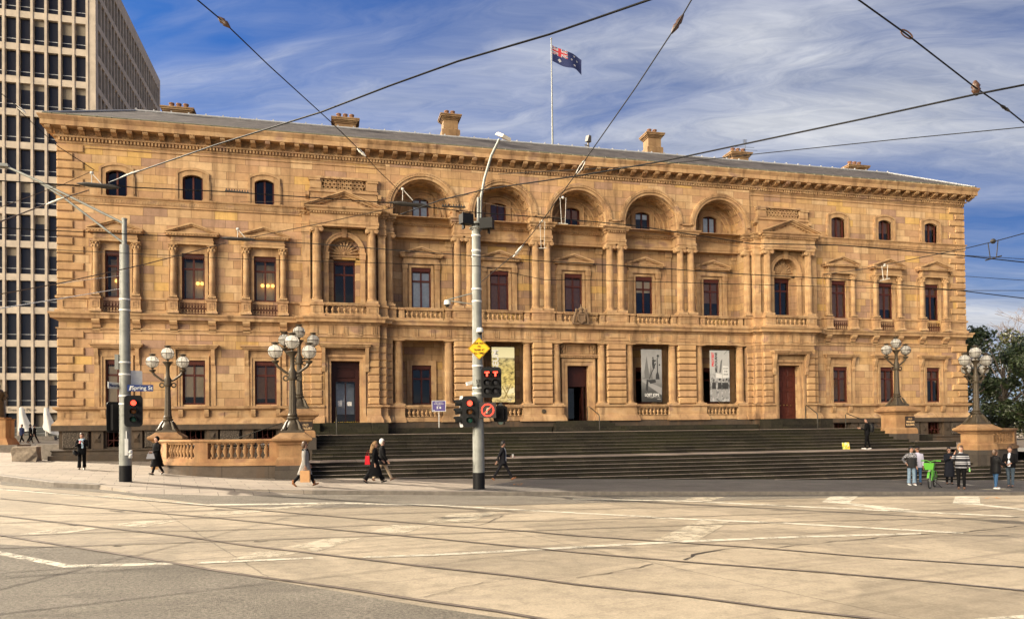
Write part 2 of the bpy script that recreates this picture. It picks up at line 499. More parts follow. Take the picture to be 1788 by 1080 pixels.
for x in ALLW:
    for k in range(4): mb.box(x-.5+k*.28, x-.47+k*.28, .02, .06, 1.15, 2.0)
    mb.box(x-.55, x+.55, .03, .05, 1.5, 1.54); mb.tube([(x-.5,.04,1.2),(x,.04,1.75),(x+.5,.04,1.2)], .018, 5)
mb.build('basement_grille', IRON, B)

# base course, string courses, cornices
def mould(name, parts, mat=S_MLD):
    m = MB()
    for path, prof in parts: m.sweep(path, prof)
    return m.build(name, mat, B)
WL = [(-30,16),(-30,0),(-17.16,0)]; WR = [(17.16,0),(30,0),(30,16)]; PL = PLAN[2:10]; PR = PLAN[10:18]
base_prof = [(0,2.36),(.28,2.36),(.28,2.42),(.1,2.66),(.06,2.72),(.06,3.14),(.14,3.2),(.24,3.25),(.26,3.38),(0,3.4)]
mould('base_course', [(WL, base_prof), (WR, base_prof)])
MID = [(-12.35,0),(12.35,0)]
band = [(0,7.46),(.06,7.46),(.06,7.64),(.12,7.66),(.12,7.72),(0,7.74)]
mould('string_course', [(WL, band), (WR, band)])
corn1 = [(0,8.06),(.06,8.1),(.1,8.2),(.32,8.22),(.34,8.36),(.42,8.46),(.43,8.54),(0,8.6)]
mould('balcony_cornice', [(PLAN, corn1)], S_CRN)
ent = [(0,7.36),(.04,7.36),(.04,7.52),(.08,7.53),(.02,7.56),(.02,8.06),(0,8.06)]
mould('doric_entablature', [(PL, ent), (PR, ent), (MID, ent)])
mb = MB(); mb.box(-12.3, 12.3, .01, 1.5, 7.40, 8.2); mb.build('loggia_beam', S_MLD, B)
mb = MB()                                                   # triglyphs
def trig(x, y):
    for k in (-.1, 0, .1): mb.box(x+k-.035, x+k+.035, y-.05, y+.03, 7.56, 8.05)
    mb.box(x-.15, x+.15, y-.06, y+.03, 7.47, 7.53)
for c in BAYS:
    for k in range(4): trig(c-1.5+k, -.02)
for s in (-1, 1):
    for k in range(5): trig(s*PC-1.7+k*.85, -.77)
for x in (-7.52,-2.505,2.505,7.52): mb.box(x-.55, x+.55, -.06, .0, 7.72, 7.98)
mb.build('triglyph', S_MLD, B)
# attic pedestal course of the wings under the second floor windows
ped = [(0,8.58),(.16,8.58),(.16,8.7),(.06,8.74),(.06,9.3),(.14,9.34),(.14,9.46),(0,9.48)]
def openings_path(a, b, ys): return [(a, 0), (b, 0)]
pedw = []
for s in (-1, 1):
    cut = [17.2] + sum([[x-.7, x+.7] for x in WX], []) + [30]
    for a, b in zip(cut[0::2], cut[1::2]):
        p = sorted((s*a, s*b)); pth = [(p[0],0),(p[1],0)]
        if b == 30: pth = [(-30,16)]+pth if s < 0 else pth+[(30,16)]
        pedw.append((pth, ped))
mould('pedestal_course', pedw)
mb = MB()
for s in (-1, 1):
    cut = [17.4] + sum([[x-1.4, x+1.4] for x in WX], []) + [29.9]
    for a, b in zip(cut[0::2], cut[1::2]):
        p = sorted((s*a, s*b))
        if p[1]-p[0] > .5: mb.ring([(p[0]+.14,8.86),(p[1]-.14,8.86),(p[1]-.14,9.2),(p[0]+.14,9.2)], [(p[0]+.08,8.8),(p[1]-.08,8.8),(p[1]-.08,9.26),(p[0]+.08,9.26)], -.09, -.05, True)
        if p[1]-p[0] > .5: mb.ring([(p[0]+.2,2.78),(p[1]-.2,2.78),(p[1]-.2,3.06),(p[0]+.2,3.06)], [(p[0]+.14,2.74),(p[1]-.14,2.74),(p[1]-.14,3.1),(p[0]+.14,3.1)], -.09, -.05, True)
mb.build('panel_moulding', S_MLD, B)
mean = [(0,14.56),(.06,14.58),(.06,14.66),(.09,14.68),(.09,14.94),(.16,15.0),(.18,15.06),(0,15.08)]
mould('meander_band', [(WL, mean), (WR, mean)])
mb = MB()                                                   # running key pattern
for s in (-1, 1):
    x = 17.3
    while x < 29.9:
        a = s*x
        mb.box(a-.11, a+.11, -.115, -.08, 14.88, 14.91); mb.box(a-.11, a-.08, -.115, -.08, 14.72, 14.88)
        mb.box(a-.11, a+.04, -.115, -.08, 14.72, 14.75); mb.box(a+.01, a+.04, -.115, -.08, 14.75, 14.83)
        x += .27
mb.build('meander_key', S_MLD, B)

# second floor entablature of the pavilions and the loggia
PE = [(-17.15,0),(-17.15,-.5),(-16.7,-.5),(-16.7,-.95),(-12.8,-.95),(-12.8,-.5),(-12.35,-.5),(-12.35,-.05),(-11.86,-.05),(-11.86,.8)]
for x in (-7.52, -2.505): PE += [(x-.62,.8),(x-.62,-.22),(x+.62,-.22),(x+.62,.8)]
PE = PE + [(-x,y) for x,y in reversed(PE)]
ent2 = [(0,13.8),(.02,13.8),(.02,13.94),(.05,13.95),(.05,14.1),(.0,14.12),(0,14.5),(.05,14.53),(.05,14.6),(.16,14.64),(.2,14.76),(.28,14.82),(.3,14.9),(0,14.94)]
mould('ionic_entablature', [(PE, ent2)])
mb = MB()
mb.box(-12.3, 12.3, .81, 1.3, 13.8, 14.92)
for x in (-7.52,-2.505,2.505,7.52): mb.box(x-.61, x+.61, -.21, .81, 13.8, 14.92)
for s in (-1, 1):
    mb.box(s*17.14, s*12.36, -.49, .1, 13.8, 14.9); mb.box(s*16.69, s*12.81, -.94, -.3, 13.8, 14.9); mb.box(s*12.4, s*11.87, -.04, .9, 13.8, 14.9)
mb.build('entablature_core', S_MLD, B)
def dentils(mb, path, off, z0, z1, w, gap, d):
    for (xa, ya), (xb, yb) in zip(path, path[1:]):
        v = Vector((xb-xa, yb-ya)); L = v.length
        if L < .25: continue
        v /= L; nrm = Vector((v.y, -v.x)); n = max(1, int(L/(w+gap)))
        for k in range(n):
            c = Vector((xa, ya)) + v*((k+.5)*L/n) + nrm*off
            if abs(v.x) > .5: mb.box(c.x-w/2, c.x+w/2, c.y-d, c.y+.02, z0, z1)
            else: mb.box(c.x-.02, c.x+.02, c.y-w/2, c.y+w/2, z0, z1) if False else mb.box(min(c.x, c.x+nrm.x*d), max(c.x, c.x+nrm.x*d), c.y-w/2, c.y+w/2, z0, z1)
mb = MB(); dentils(mb, PE, .05, 14.53, 14.62, .08, .07, .07); mb.build('dentil_moulding', S_MLD, B)

# main cornice
TOP = [(-30,16),(-30,0),(30,0),(30,16)]
mould('frieze_line', [(TOP, [(0,17.64),(.05,17.66),(.05,17.7),(0,17.72)])])
mould('bed_mould', [(TOP, [(0,17.84),(.05,17.88),(.07,17.96),(.07,18.14),(.2,18.16),(.2,18.22),(.12,18.24),(.12,18.62),(0,18.66)])], S_CRN)
mould('cornice', [(TOP, [(0,18.6),(.68,18.6),(.68,18.86),(.70,18.88),(.72,18.92),(.80,19.06),(.80,19.12),(.74,19.14),(0,19.3)])], S_CRN)
mb = MB(); dentils(mb, [(-30,0),(30,0)], .07, 17.98, 18.14, .095, .085, .1)
for s in (-1, 1): dentils(mb, [(-30,8),(-30,0)] if s < 0 else [(30,0),(30,8)], .07, 17.98, 18.14, .095, .085, .1)
mb.build('dentil_moulding', S_CRN, B)
mod = MB()
nmod = 76
for k in range(nmod):
    x = -30.35 + 60.7*k/(nmod-1)
    mod.prism_x([(-.10,18.6),(-.62,18.6),(-.62,18.5),(-.58,18.44),(-.4,18.4),(-.3,18.34),(-.10,18.28)], x-.135, x+.135)
    mod.box(x-.09, x+.09, -.635, -.6, 18.5, 18.56)
    if k < nmod-1:
        xm = x + 60.7/(nmod-1)/2
        mod.ring(arc(xm, 18.43, .06, 0, 360, 8), arc(xm, 18.43, .13, 0, 360, 8), -.15, -.1)
mod.build('modillion', S_CRN, B)

# roof with hips, gutter tiles and chimneys
def slate():
    t = NT('slate_roof'); co, x, y, z = t.xyz()
    br = t.n('ShaderNodeTexBrick', i_Vector=t.comb(x, t.math('MULTIPLY', t.math('ADD', y, z), 1.0), 0.0), i_Scale=1.0, i_Mortar_Size=.012, i_Brick_Width=.36, i_Row_Height=.26,
             i_Color1=(.085,.075,.074,1), i_Color2=(.055,.050,.052,1), i_Mortar=(.05,.05,.05,1))
    c = t.mix(1.0, br.outputs[0], t.ramp(t.noise(co, 1.2, 5), [(.3,.8),(.7,1.25)]), 'MULTIPLY')
    return t.done(c, .9, br.outputs[1], -.4, .02, spec=.05)
SLATE = slate(); LEAD = plain('lead_flashing', (.30,.30,.31), .5, var=.2)
mb = MB(); e = .56; zr, rx, ry = 21.55, 27.0, 4.0
vs = [(-30-e,-e,19.22),(30+e,-e,19.22),(30+e,16+e,19.22),(-30-e,16+e,19.22),(-rx,ry,zr),(rx,ry,zr),(rx,12,zr),(-rx,12,zr)]
mb.add(vs, [(0,1,5,4),(1,2,6,5),(2,3,7,6),(3,0,4,7),(4,5,6,7)]); mb.add([(v[0],v[1],19.14) for v in vs[:4]], [(3,2,1,0)])
roof = mb.build('roof', SLATE, B)
mb = MB(); mb.sweep([(-30,16),(-30,0),(30,0),(30,16)], [(.45,19.14),(.6,19.14),(.6,19.26),(.54,19.3),(.45,19.28)])
for k in range(84):
    x = -30.3 + 60.6*k/83
    mb.prism_x([(-.6,19.14),(-.76,19.13),(-.76,19.2),(-.6,19.24)], x-.21, x+.21)
mb.build('gutter_tiles', plain('dark_gutter_tile', (.10,.095,.06), .8, var=.3), roof)
mb = MB()
mb.tube([(-rx,ry,zr+.03),(rx,ry,zr+.03)], .07, 6); mb.tube([(-30-e,-e,19.25),(-rx,ry,zr+.03)], .07, 6); mb.tube([(30+e,-e,19.25),(rx,ry,zr+.03)], .07, 6)
for k in range(55): mb.box(-rx+k-.04, -rx+k+.04, ry-.04, ry+.04, zr+.08, zr+.17)
mb.build('ridge_capping', LEAD, roof)
POT = plain('terracotta_chimney_pot', (.17,.085,.05), .9)
S_CHIM = stone('sooty_chimney_stone', None, tint=.56, stain=1.0)
def chimney(x, y, w, d, zt, pots, step=False):
    m = MB(); zb = 21.0; zc = zt-.34
    m.box(x-w/2, x+w/2, y-d/2, y+d/2, zb, zc)
    if step:
        m.box(x-w/2-.12, x+w/2+.12, y-d/2-.12, y+d/2+.12, zb, zc-.72); m.frus(x-w/2-.12, x+w/2+.12, y-d/2-.12, y+d/2+.12, zc-.72, x-w/2, x+w/2, y-d/2, y+d/2, zc-.62)
        m.box(x-w/2+.14, x+w/2-.14, y-d/2-.14, y-d/2, zb, zc-.9)
    for o, a, b in ((.06,0,.08),(.12,.08,.16),(.2,.16,.26),(.24,.26,.34)):
        m.box(x-w/2-o, x+w/2+o, y-d/2-o, y+d/2+o, zc+a, zc+b)
    ch = m.build('chimney', S_CHIM, roof)
    for k in range(pots):
        px = x + (k-(pots-1)/2)*.42
        m2 = MB(); m2.lathe([(.17,0),(.15,.1),(.14,.32),(.17,.35),(.17,.42)], px, y, zt, 10)
        ch.data.materials.append(POT)
        n0 = len(ch.data.polygons)
        bmv = [tuple(v.co) for v in ch.data.vertices]; bmf = [tuple(p.vertices) for p in ch.data.polygons]; bmi = [p.material_index for p in ch.data.polygons]
        off = len(bmv); me = bpy.data.meshes.new('chimney')
        me.from_pydata(bmv + m2.v, [], bmf + [tuple(i+off for i in f) for f in m2.f])
        me.materials.append(S_CHIM); me.materials.append(POT)
        me.polygons.foreach_set('material_index', bmi + [1]*len(m2.f)); me.update(); ch.data = me
for s in (-1, 1):
    chimney(s*24.75, 5, 1.5, .8, 22.2, 3); chimney(s*14.5, 5, 1.35, .8, 22.45, 3); chimney(s*7.5, 5, 1.0, .9, 23.3, 2, True)

# corner quoins
for s in (-1, 1):
    m = MB(); z = 3.4; k = 0
    while z < 17.5:
        if 7.3 < z < 9.3 or 14.2 < z < 14.95: z += .465; k += 1; continue
        w = 1.35 if k % 2 == 0 else .82
        a = s*30.07; b = s*(30.07-w)
        m.cham(min(a,b), max(a,b), -.09, .3, z+.03, z+.465-.03, .045)
        z += .465; k += 1
    m.build('quoins', S_RUST, B)

# rusticated pavilion and porch piers
m = MB()
for s in (-1, 1):
    for i in range(8):
        z = 3.42 + i*.435; za, zb = z+.02, z+.415
        for q in (-1, 1):
            a = s*PC + q*1.3; b = s*PC + q*1.98
            m.cham(min(a,b), max(a,b), -.78, 0, za, zb, .06)
            if q*s > 0 or True:
                a = s*PC + q*1.9; b = s*PC + q*2.42
                m.cham(min(a,b), max(a,b), -.5, 0, za, zb, .06)
        a = s*12.42; b = s*11.95
        m.cham(min(a,b), max(a,b), -.06, .3, za, zb, .05)
m.build('rusticated_pier', S_RUST, B)
m = MB()
for x in (-7.52,-2.505,2.505,7.52):
    for i in range(9):
        z = 3.42 + i*.44
        m.cham(x-.66, x+.66, -.04, .7, z+.02, z+.42, .06)
    m.box(x-.66, x+.66, -.0, .7, 2.37, 3.4)
m.build('rusticated_pier', S_RUST, B)
m = MB()
for s in (-1, 1):
    m.box(s*PC-1.98, s*PC+1.98, -.72, -.2, 6.9, 7.38)
    for q in (-1, 1):
        a, b = sorted((s*PC+q*1.18, s*PC+q*1.955)); m.box(a, b, -.70, -.2, 2.37, 6.9)
        a, b = sorted((s*PC+q*1.95, s*PC+q*2.40)); m.box(a, b, -.44, -.1, 2.37, 7.38)
    m.box(s*PC-1.2, s*PC+1.2, -.6, -.2, 6.4, 6.88)
    a, b = sorted((s*11.94, s*12.41)); m.box(a, b, -.055, .3, 6.86, 7.37)
m.build('pavilion_wall', S_LOG, B)
bp2 = [(0,2.36),(.22,2.36),(.2,2.5),(.1,2.74),(.05,2.76),(.05,3.22),(.12,3.26),(.16,3.3),(.16,3.38),(0,3.4)]
m = MB()
for s in (-1, 1):
    P = [(-17.17,0),(-17.17,-.44),(-16.73,-.44),(-16.73,-.74),(-15.95,-.74)]; Q = [(-13.55,-.74),(-12.77,-.74),(-12.77,-.44),(-12.33,-.44),(-12.33,0),(-11.9,0)]
    if s > 0: P, Q = [(-x,y) for x,y in reversed(P)], [(-x,y) for x,y in reversed(Q)]
    m.sweep(P, bp2); m.sweep(Q, bp2)
for x in (-7.52,-2.505,2.505,7.52): m.sweep([(x-1.3,.5),(x-1.3,0),(x+1.3,0),(x+1.3,.5)], bp2)
m.build('pavilion_base', S_MLD, B)

# ------------------------------------------------------------------ columns
def column_mesh(r, h, cap, ionic=True, base=.3, n=24):
    m = MB()
    m.box(-r*1.4, r*1.4, -r*1.4, r*1.4, 0, base*.38)
    m.lathe([(r*1.36,base*.38),(r*1.4,base*.52),(r*1.3,base*.66),(r*1.12,base*.72),(r*1.18,base*.86),(r*1.05,base)], n=n)
    sh = [(r*1.0, base), (r*1.0, h*.35), (r*.94, h*.7), (r*.86, h-cap)]
    m.lathe(sh, n=n*2, flute=.07)
    rt = r*.86
    if ionic:
        m.lathe([(rt*1.02,h-cap),(rt*1.1,h-cap*.8),(rt*1.2,h-cap*.5),(rt*1.3,h-cap*.3)], n=n)
        for q in (-1, 1):
            m.tube([(q*rt*1.25, -rt*1.25, h-cap*.42), (q*rt*1.25, rt*1.25, h-cap*.42)], cap*.32, 12)
            m.tube([(q*rt*1.25, -rt*1.36, h-cap*.42), (q*rt*1.25, -rt*1.25, h-cap*.42)], cap*.14, 8)
        m.box(-rt*1.45, rt*1.45, -rt*1.2, rt*1.2, h-cap*.3, h-cap*.16); m.box(-rt*1.55, rt*1.55, -rt*1.5, rt*1.5, h-cap*.16, h)
    else:
        m.lathe([(rt,h-cap),(rt*1.12,h-cap*.85),(rt,h-cap*.78),(rt,h-cap*.55),(rt*1.35,h-cap*.28),(rt*1.38,h-cap*.24)], n=n)
        m.box(-rt*1.5, rt*1.5, -rt*1.5, rt*1.5, h-cap*.24, h)
    return m.mesh('column', S_MLD, 35)
C_ION = column_mesh(.235, 4.43, .42)
C_PAV = column_mesh(.24, 4.43, .42)
C_DOR = column_mesh(.26, 3.98, .26, False, .22)
for x in (-7.52,-2.505,2.505,7.52):
    for q in (-.385, .385): link('column', C_ION, B, (x+q, .08, 9.37))
for s in (-1, 1):
    for q in (-1.58, 1.58): link('column', C_PAV, B, (s*PC+q, -.68, 9.37))
    link('column', C_ION, B, (s*12.1, .08, 9.37))
for c in BAYS:
    for q in (-1.535, 1.535): link('column', C_DOR, B, (c+q, .3, 3.4))
m = MB()                                                    # pedestals of the doric columns, pilasters and column plinths
for c in BAYS:
    for q in (-1.535, 1.535):
        x = c+q; m.sweep([(x-.33,.6),(x-.33,.0),(x+.33,.0),(x+.33,.6)], [(0,2.36),(.08,2.36),(.08,2.5),(.0,2.74),(0,3.22),(.06,3.28),(.06,3.4),(-.3,3.405)])
        m.box(x-.2, x+.2, 1.38, 1.49, 2.4, 7.1); m.box(x-.25, x+.25, 1.33, 1.49, 7.1, 7.38)
m.build('column_pedestal', S_MLD, B)
m = MB()
for s in (-1, 1):
    for q in (-1, 1):
        x = s*PC + q*2.17
        m.box(x-.22, x+.22, -.48, -.1, 9.37, 13.4); m.box(x-.26, x+.26, -.54, -.1, 9.3, 9.6); m.box(x-.27, x+.27, -.55, -.1, 13.5, 13.8); m.box(x-.24, x+.24, -.5, -.1, 13.4, 13.5)
        m.box(x-.07, x+.07, -.52, -.47, 10.9, 11.5)
        x = s*PC + q*1.58
        m.box(x-.26, x+.26, -.36, -.1, 9.37, 13.8)
m.build('pilaster', S_MLD, B)

# ------------------------------------------------------------------ balconies with balusters
def baluster_mesh(h, r, mat=S_MLD):
    m = MB(); m.box(-r*.9, r*.9, -r*.9, r*.9, 0, h*.1)
    m.lathe([(r*.75,h*.1),(r*.5,h*.2),(r*.95,h*.42),(r,h*.5),(r*.7,h*.68),(r*.42,h*.84),(r*.55,h*.9)], n=10)
    m.box(-r*.85, r*.85, -r*.85, r*.85, h*.9, h); return m.mesh('baluster', mat, 40)
BAL = baluster_mesh(.47, .105)
def balustrade(x0, x1, y, n, z0=8.54, h=.6, posts=True):
    m = MB(); m.box(x0, x1, y-.14, y+.14, z0, z0+.12); m.box(x0, x1, y-.16, y+.16, z0+h, z0+h+.09); m.box(x0, x1, y-.2, y+.2, z0+h+.09, z0+h+.15)
    o = m.build('balustrade', S_MLD, B)
    for k in range(n): link('baluster', BAL, o, (x0+(x1-x0)*(k+.5)/n, y, z0+.125))
    return o
for c in BAYS:
    b = balustrade(c-1.15, c+1.15, -.12, 8)
for s in (-1, 1): balustrade(s*PC-1.2, s*PC+1.2, -.9, 7, z0=8.58)
for c in BAYS:
    if c == 0: continue
    m = MB(); m.box(c-1.2, c+1.2, .0, .3, 2.4, 2.66); m.box(c-1.2, c+1.2, -.02, .32, 3.22, 3.3); m.box(c-1.2, c+1.2, -.06, .36, 3.3, 3.4)
    o = m.build('balustrade', S_MLD, B)
    for k in range(8): link('baluster', BAL, o, (c-1.05+2.1*(k+.5)/8, .15, 2.7))
m = MB()
pp = [(0,8.54),(.08,8.54),(.08,8.66),(.0,8.7),(0,9.14),(.06,9.18),(.06,9.28),(-.2,9.285)]
for x in (-7.52,-2.505,2.505,7.52):
    m.sweep([(x-.74,.5),(x-.74,-.26),(x+.74,-.26),(x+.74,.5)], pp); m.box(x-.72, x+.72, -.24, .5, 8.5, 9.28)
    m.box(x-.7, x+.7, -.24, .4, 9.28, 9.37)
    m.ring([(x-.58,8.8),(x+.58,8.8),(x+.58,9.06),(x-.58,9.06)], [(x-.64,8.74),(x+.64,8.74),(x+.64,9.12),(x-.64,9.12)], -.285, -.255, True)
    for q in (-1, 1):
        xx = x+q*1.05; m.sweep([(xx-.17,.2),(xx-.17,-.2),(xx+.17,-.2),(xx+.17,.2)], pp); m.box(xx-.16, xx+.16, -.19, .1, 8.5, 9.28)
        m.ring([(xx-.07,8.82),(xx+.07,8.82),(xx+.07,9.04),(xx-.07,9.04)], [(xx-.1,8.78),(xx+.1,8.78),(xx+.1,9.08),(xx-.1,9.08)], -.225, -.195, True)
        m.box(min(x+q*.7, x+q*.95), max(x+q*.7, x+q*.95), -.1, .1, 8.5, 9.2)
for s in (-1, 1):
    for q in (-1, 1):
        xx = s*PC+q*1.58; m.sweep([(xx-.36,-.3),(xx-.36,-1.03),(xx+.36,-1.03),(xx+.36,-.3)], pp); m.box(xx-.35, xx+.35, -1.02, -.2, 8.5, 9.37)
        m.ring([(xx-.2,8.82),(xx+.2,8.82),(xx+.2,9.04),(xx-.2,9.04)], [(xx-.25,8.78),(xx+.25,8.78),(xx+.25,9.08),(xx-.25,9.08)], -1.055, -1.025, True)
        xx = s*PC+q*2.2; m.sweep([(xx-.28,0),(xx-.28,-.6),(xx+.28,-.6),(xx+.28,0)], pp); m.box(xx-.27, xx+.27, -.59, 0, 8.5, 9.3)
    xx = s*12.02; m.sweep([(xx-.3,.3),(xx-.3,-.2),(xx+.3,-.2),(xx+.3,.3)], pp); m.box(xx-.28, xx+.28, -.19, .5, 8.5, 9.37)
    xx = s*11.4; m.sweep([(xx-.17,.2),(xx-.17,-.2),(xx+.17,-.2),(xx+.17,.2)], pp); m.box(xx-.16, xx+.16, -.19, .1, 8.5, 9.28)
m.build('balcony_pedestal', S_MLD, B)

# ------------------------------------------------------------------ pavilions: niche, pediment, crest
for s in (-1, 1):
    c = s*PC
    m = MB()                                                # wall around the arched niche
    pts = [(c-.93, 9.37)] + [(c-.93,12.42)] + arc(c, 12.42, .93, 180, 0, 18)[1:-1] + [(c+.93,12.42), (c+.93, 9.37)]
    vs = []; fs = []; n = len(pts)
    for k, (x, z) in enumerate(pts):
        if k <= 1: t = (c-1.36, z)
        elif k >= n-2: t = (c+1.36, z)
        else: t = (c-1.36+2.72*(k-1)/(n-3), 13.82)
        vs += [(x,-.32,z), (t[0],-.32,t[1]), (x,.12,z)]
    vs += [(c-1.36,-.32,13.82), (c+1.36,-.32,13.82)]; L0 = len(vs)-2
    for k in range(n-1):
        if k == 1: fs.append((3*k,3*k+3,3*k+4,L0,3*k+1))
        elif k == n-3: fs.append((3*k,3*k+3,3*k+4,L0+1,3*k+1))
        else: fs.append((3*k,3*k+3,3*k+4,3*k+1))
        fs.append((3*k,3*k+2,3*k+5,3*k+3))
    m.add(vs, fs)
    for q in (-1, 1): m.box(c+q*.66, c+q*.93, -.1, .12, 9.37, 12.15)
    m.box(c-.93, c+.93, -.1, .11, 12.06, 12.2)
    niche = m.build('niche', S_LOG, B)
    m = MB()
    m.ring(arc(c, 12.42, .93, 180, 0, 20), arc(c, 12.42, 1.18, 180, 0, 20), -.42, -.3)
    m.ring(arc(c, 12.42, 1.1, 180, 0, 20), arc(c, 12.42, 1.2, 180, 0, 20), -.46, -.4)
    m.frus(c-.12, c+.12, -.5, -.3, 13.28, c-.17, c+.17, -.54, -.3, 13.82)
    for q in (-1, 1):
        x = c+q*1.06; m.box(x-.14, x+.14, -.44, -.3, 9.45, 12.0); m.box(x-.18, x+.18, -.48, -.28, 12.0, 12.3); m.box(x-.2, x+.2, -.5, -.26, 12.3, 12.42); m.box(x-.17, x+.17, -.47, -.3, 9.37, 9.5)
    m.box(c-.8, c+.8, -.16, .1, 12.2, 12.28)
    m.build('arch_surround', S_MLD, niche, smooth=30)
    m = MB()                                                # fan shell of the tympanum
    for k in range(11):
        a = rad(180*(k+.5)/11)
        m.tube([(c+.12*math.cos(a), .06, 12.36+.12*math.sin(a)), (c+.6*math.cos(a), .0, 12.36+.6*math.sin(a)), (c+.82*math.cos(a), .08, 12.36+.82*math.sin(a))], [.03,.085,.05], 6)
    m.ball((c,.02,12.42), .13, .08, .13, 10, 6); m.build('shell_carving', S_MLD, niche, smooth=60)
    m = MB()                                                # pediment
    zb = 14.88; za = 15.72; hw = 2.26
    m.prism([(c-hw+.2,zb),(c+hw-.2,zb),(c,za-.12)], -.95, -.1)
    for q in (-1, 1):
        v = Vector((hw, za-zb)).normalized(); nx, nz = -v.y, v.x
        a = (c-q*hw, zb); b = (c, za)
        def bar(o0, o1, y0, x_in):
            P = [(a[0], a[1]+o0/nz), (b[0], b[1]+o0/nz), (b[0], b[1]+o1/nz), (a[0], a[1]+o1/nz)]
            m.prism(P if q > 0 else list(reversed(P)), y0, -.1)
        bar(-.14, -.04, -1.1, 0); bar(-.04, .03, -1.22, 0); bar(.03, .09, -1.3, 0)
        for k in range(9):
            t = (k+.8)/10; x = c-q*hw*(1-t); z = zb + (za-zb)*t - .2
            m.box(x-.04, x+.04, -1.04, -.9, z-.02, z+.05)
    m.build('pediment', S_MLD, B)
    m = MB()                                                # crest panel over the pediment
    m.box(c-1.95, c+1.95, -.22, .1, 14.95, 15.98); m.box(c-2.02, c+2.02, -.3, .1, 15.98, 16.08)
    m.box(c-1.98, c+1.98, -.2, .1, 16.08, 16.2); m.box(c-2.05, c+2.05, -.32, .1, 16.78, 16.9)
    for q in (-1, 1):
        m.box(c+q*1.95, c+q*1.28, -.24, .1, 16.2, 16.78); m.box(c+q*2.02, c+q*1.35, -.3, .1, 16.66, 16.78)
        m.prism_x([(.1,15.5),(-.28,15.75),(-.28,15.98),(.1,15.98)], min(c+q*1.98, c+q*2.2), max(c+q*1.98, c+q*2.2))
    for r_ in range(3):
        for k in range(10):
            x = c-1.15+2.3*(k+(.5 if r_ % 2 else 0))/9.6; z = 16.29+.19*r_
            if x > c+1.24: continue
            m.ring(arc(x, z, .07, 0, 360, 8), arc(x, z, .115, 0, 360, 8), -.22, -.06)
    m.build('crest_panel', S_CRN, B)

# ------------------------------------------------------------------ windows: one of each kind, then copies
def pediment(m, hw, zb, za, y0, y1=0):
    m.box(-hw+.06, hw-.06, y0+.06, y1, zb-.1, zb); m.box(-hw, hw, y0, y1, zb, zb+.07)
    m.prism([(-hw+.1,zb+.07),(hw-.1,zb+.07),(0,za-.08)], y0+.2, y1)
    for q in (-1, 1):
        P = [(-q*hw, zb+.07), (0, za-.05), (0, za+.05), (-q*hw, zb+.17)]
        m.prism(P if q > 0 else list(reversed(P)), y0, y1)
        P = [(-q*(hw-.08), zb+.04), (0, za-.13), (0, za-.05), (-q*(hw-.08), zb+.1)]
        m.prism(P if q > 0 else list(reversed(P)), y0+.08, y1)
        for k in range(6):
            x = -q*(hw-.2)*(1-(k+.5)/6.3); z = zb+.07+(za-zb-.2)*(1-abs(x)/(hw-.1)); m.box(x-.035, x+.035, y0+.1, y0+.24, z-.03, z+.05)
    k = -hw+.16
    while k < hw-.12: m.box(k-.035, k+.035, y0+.02, y0+.1, zb-.09, zb-.01); k += .15

def sash(x, z0, z1, top=.0, trans=True, y=.12, arch=False):
    """maroon frame as window part (local, origin at wall plane)"""
    m = MB(); w = x
    m.box(-w, -w+.09, y, y+.12, z0, z1); m.box(w-.09, w, y, y+.12, z0, z1); m.box(-w+.09, w-.09, y, y+.12, z0, z0+.09); m.box(-w+.09, w-.09, y, y+.12, z1-.09, z1)
    m.box(-.045, .045, y+.01, y+.11, z0+.09, z1-.09)
    if trans:
        zt = z1-.62-top; m.box(-w+.09, -.045, y+.005, y+.13, zt-.05, zt+.05); m.box(.045, w-.09, y+.005, y+.13, zt-.05, zt+.05)
    if top:
        m.box(-w+.02, w-.02, y-.06, y, z1-top, z1)
        k = -w+.08
        while k < w-.04: m.box(k-.03, k+.03, y-.055, y-.02, z1-top-.07, z1-top); k += .1
    return m.mesh('window', WOOD)
def pane(x, z0, z1, y): m = MB(); m.add([(-x+.05,y,z0+.05),(x-.05,y,z0+.05),(x-.05,y,z1-.05),(-x+.05,y,z1-.05)], [(0,1,2,3)]); return m.mesh('pane', GLASS)

# kind A: ground floor of the wings
A_sash = sash(.6, 3.48, 5.99, .22); A_pane = pane(.6, 3.48, 5.99, .19)
m = MB()
m.ring([(-.6,3.4),(-.6,5.99),(.6,5.99),(.6,3.4)], [(-.8,3.4),(-.8,6.22),(.8,6.22),(.8,3.4)], -.06, .02)
m.ring([(-.74,3.4),(-.74,6.15),(.74,6.15),(.74,3.4)], [(-.82,3.4),(-.82,6.24),(.82,6.24),(.82,3.4)], -.1, .02)
m.box(-1.02, 1.02, -.05, .02, 6.24, 6.58)
for q in (-1, 1):
    m.box(q*.9, q*1.16, -.05, .02, 3.4, 6.58); m.prism_x([(0,5.7),(-.1,5.72),(-.14,5.85),(-.1,6.0),(-.22,6.4),(-.24,6.62),(0,6.62)], q*1.03-.1, q*1.03+.1)
m.box(-1.18, 1.18, -.26, .02, 6.6, 6.68); m.box(-1.28, 1.28, -.34, .02, 6.68, 6.78); m.box(-1.36, 1.36, -.42, .02, 6.78, 6.86)
for q in (-1, 1): m.prism_x([(-.05,2.78),(-.16,2.8),(-.22,2.95),(-.25,3.2),(-.05,3.2)], q*.68-.12, q*.68+.12)
A_sur = m.mesh('surround', S_MLD)
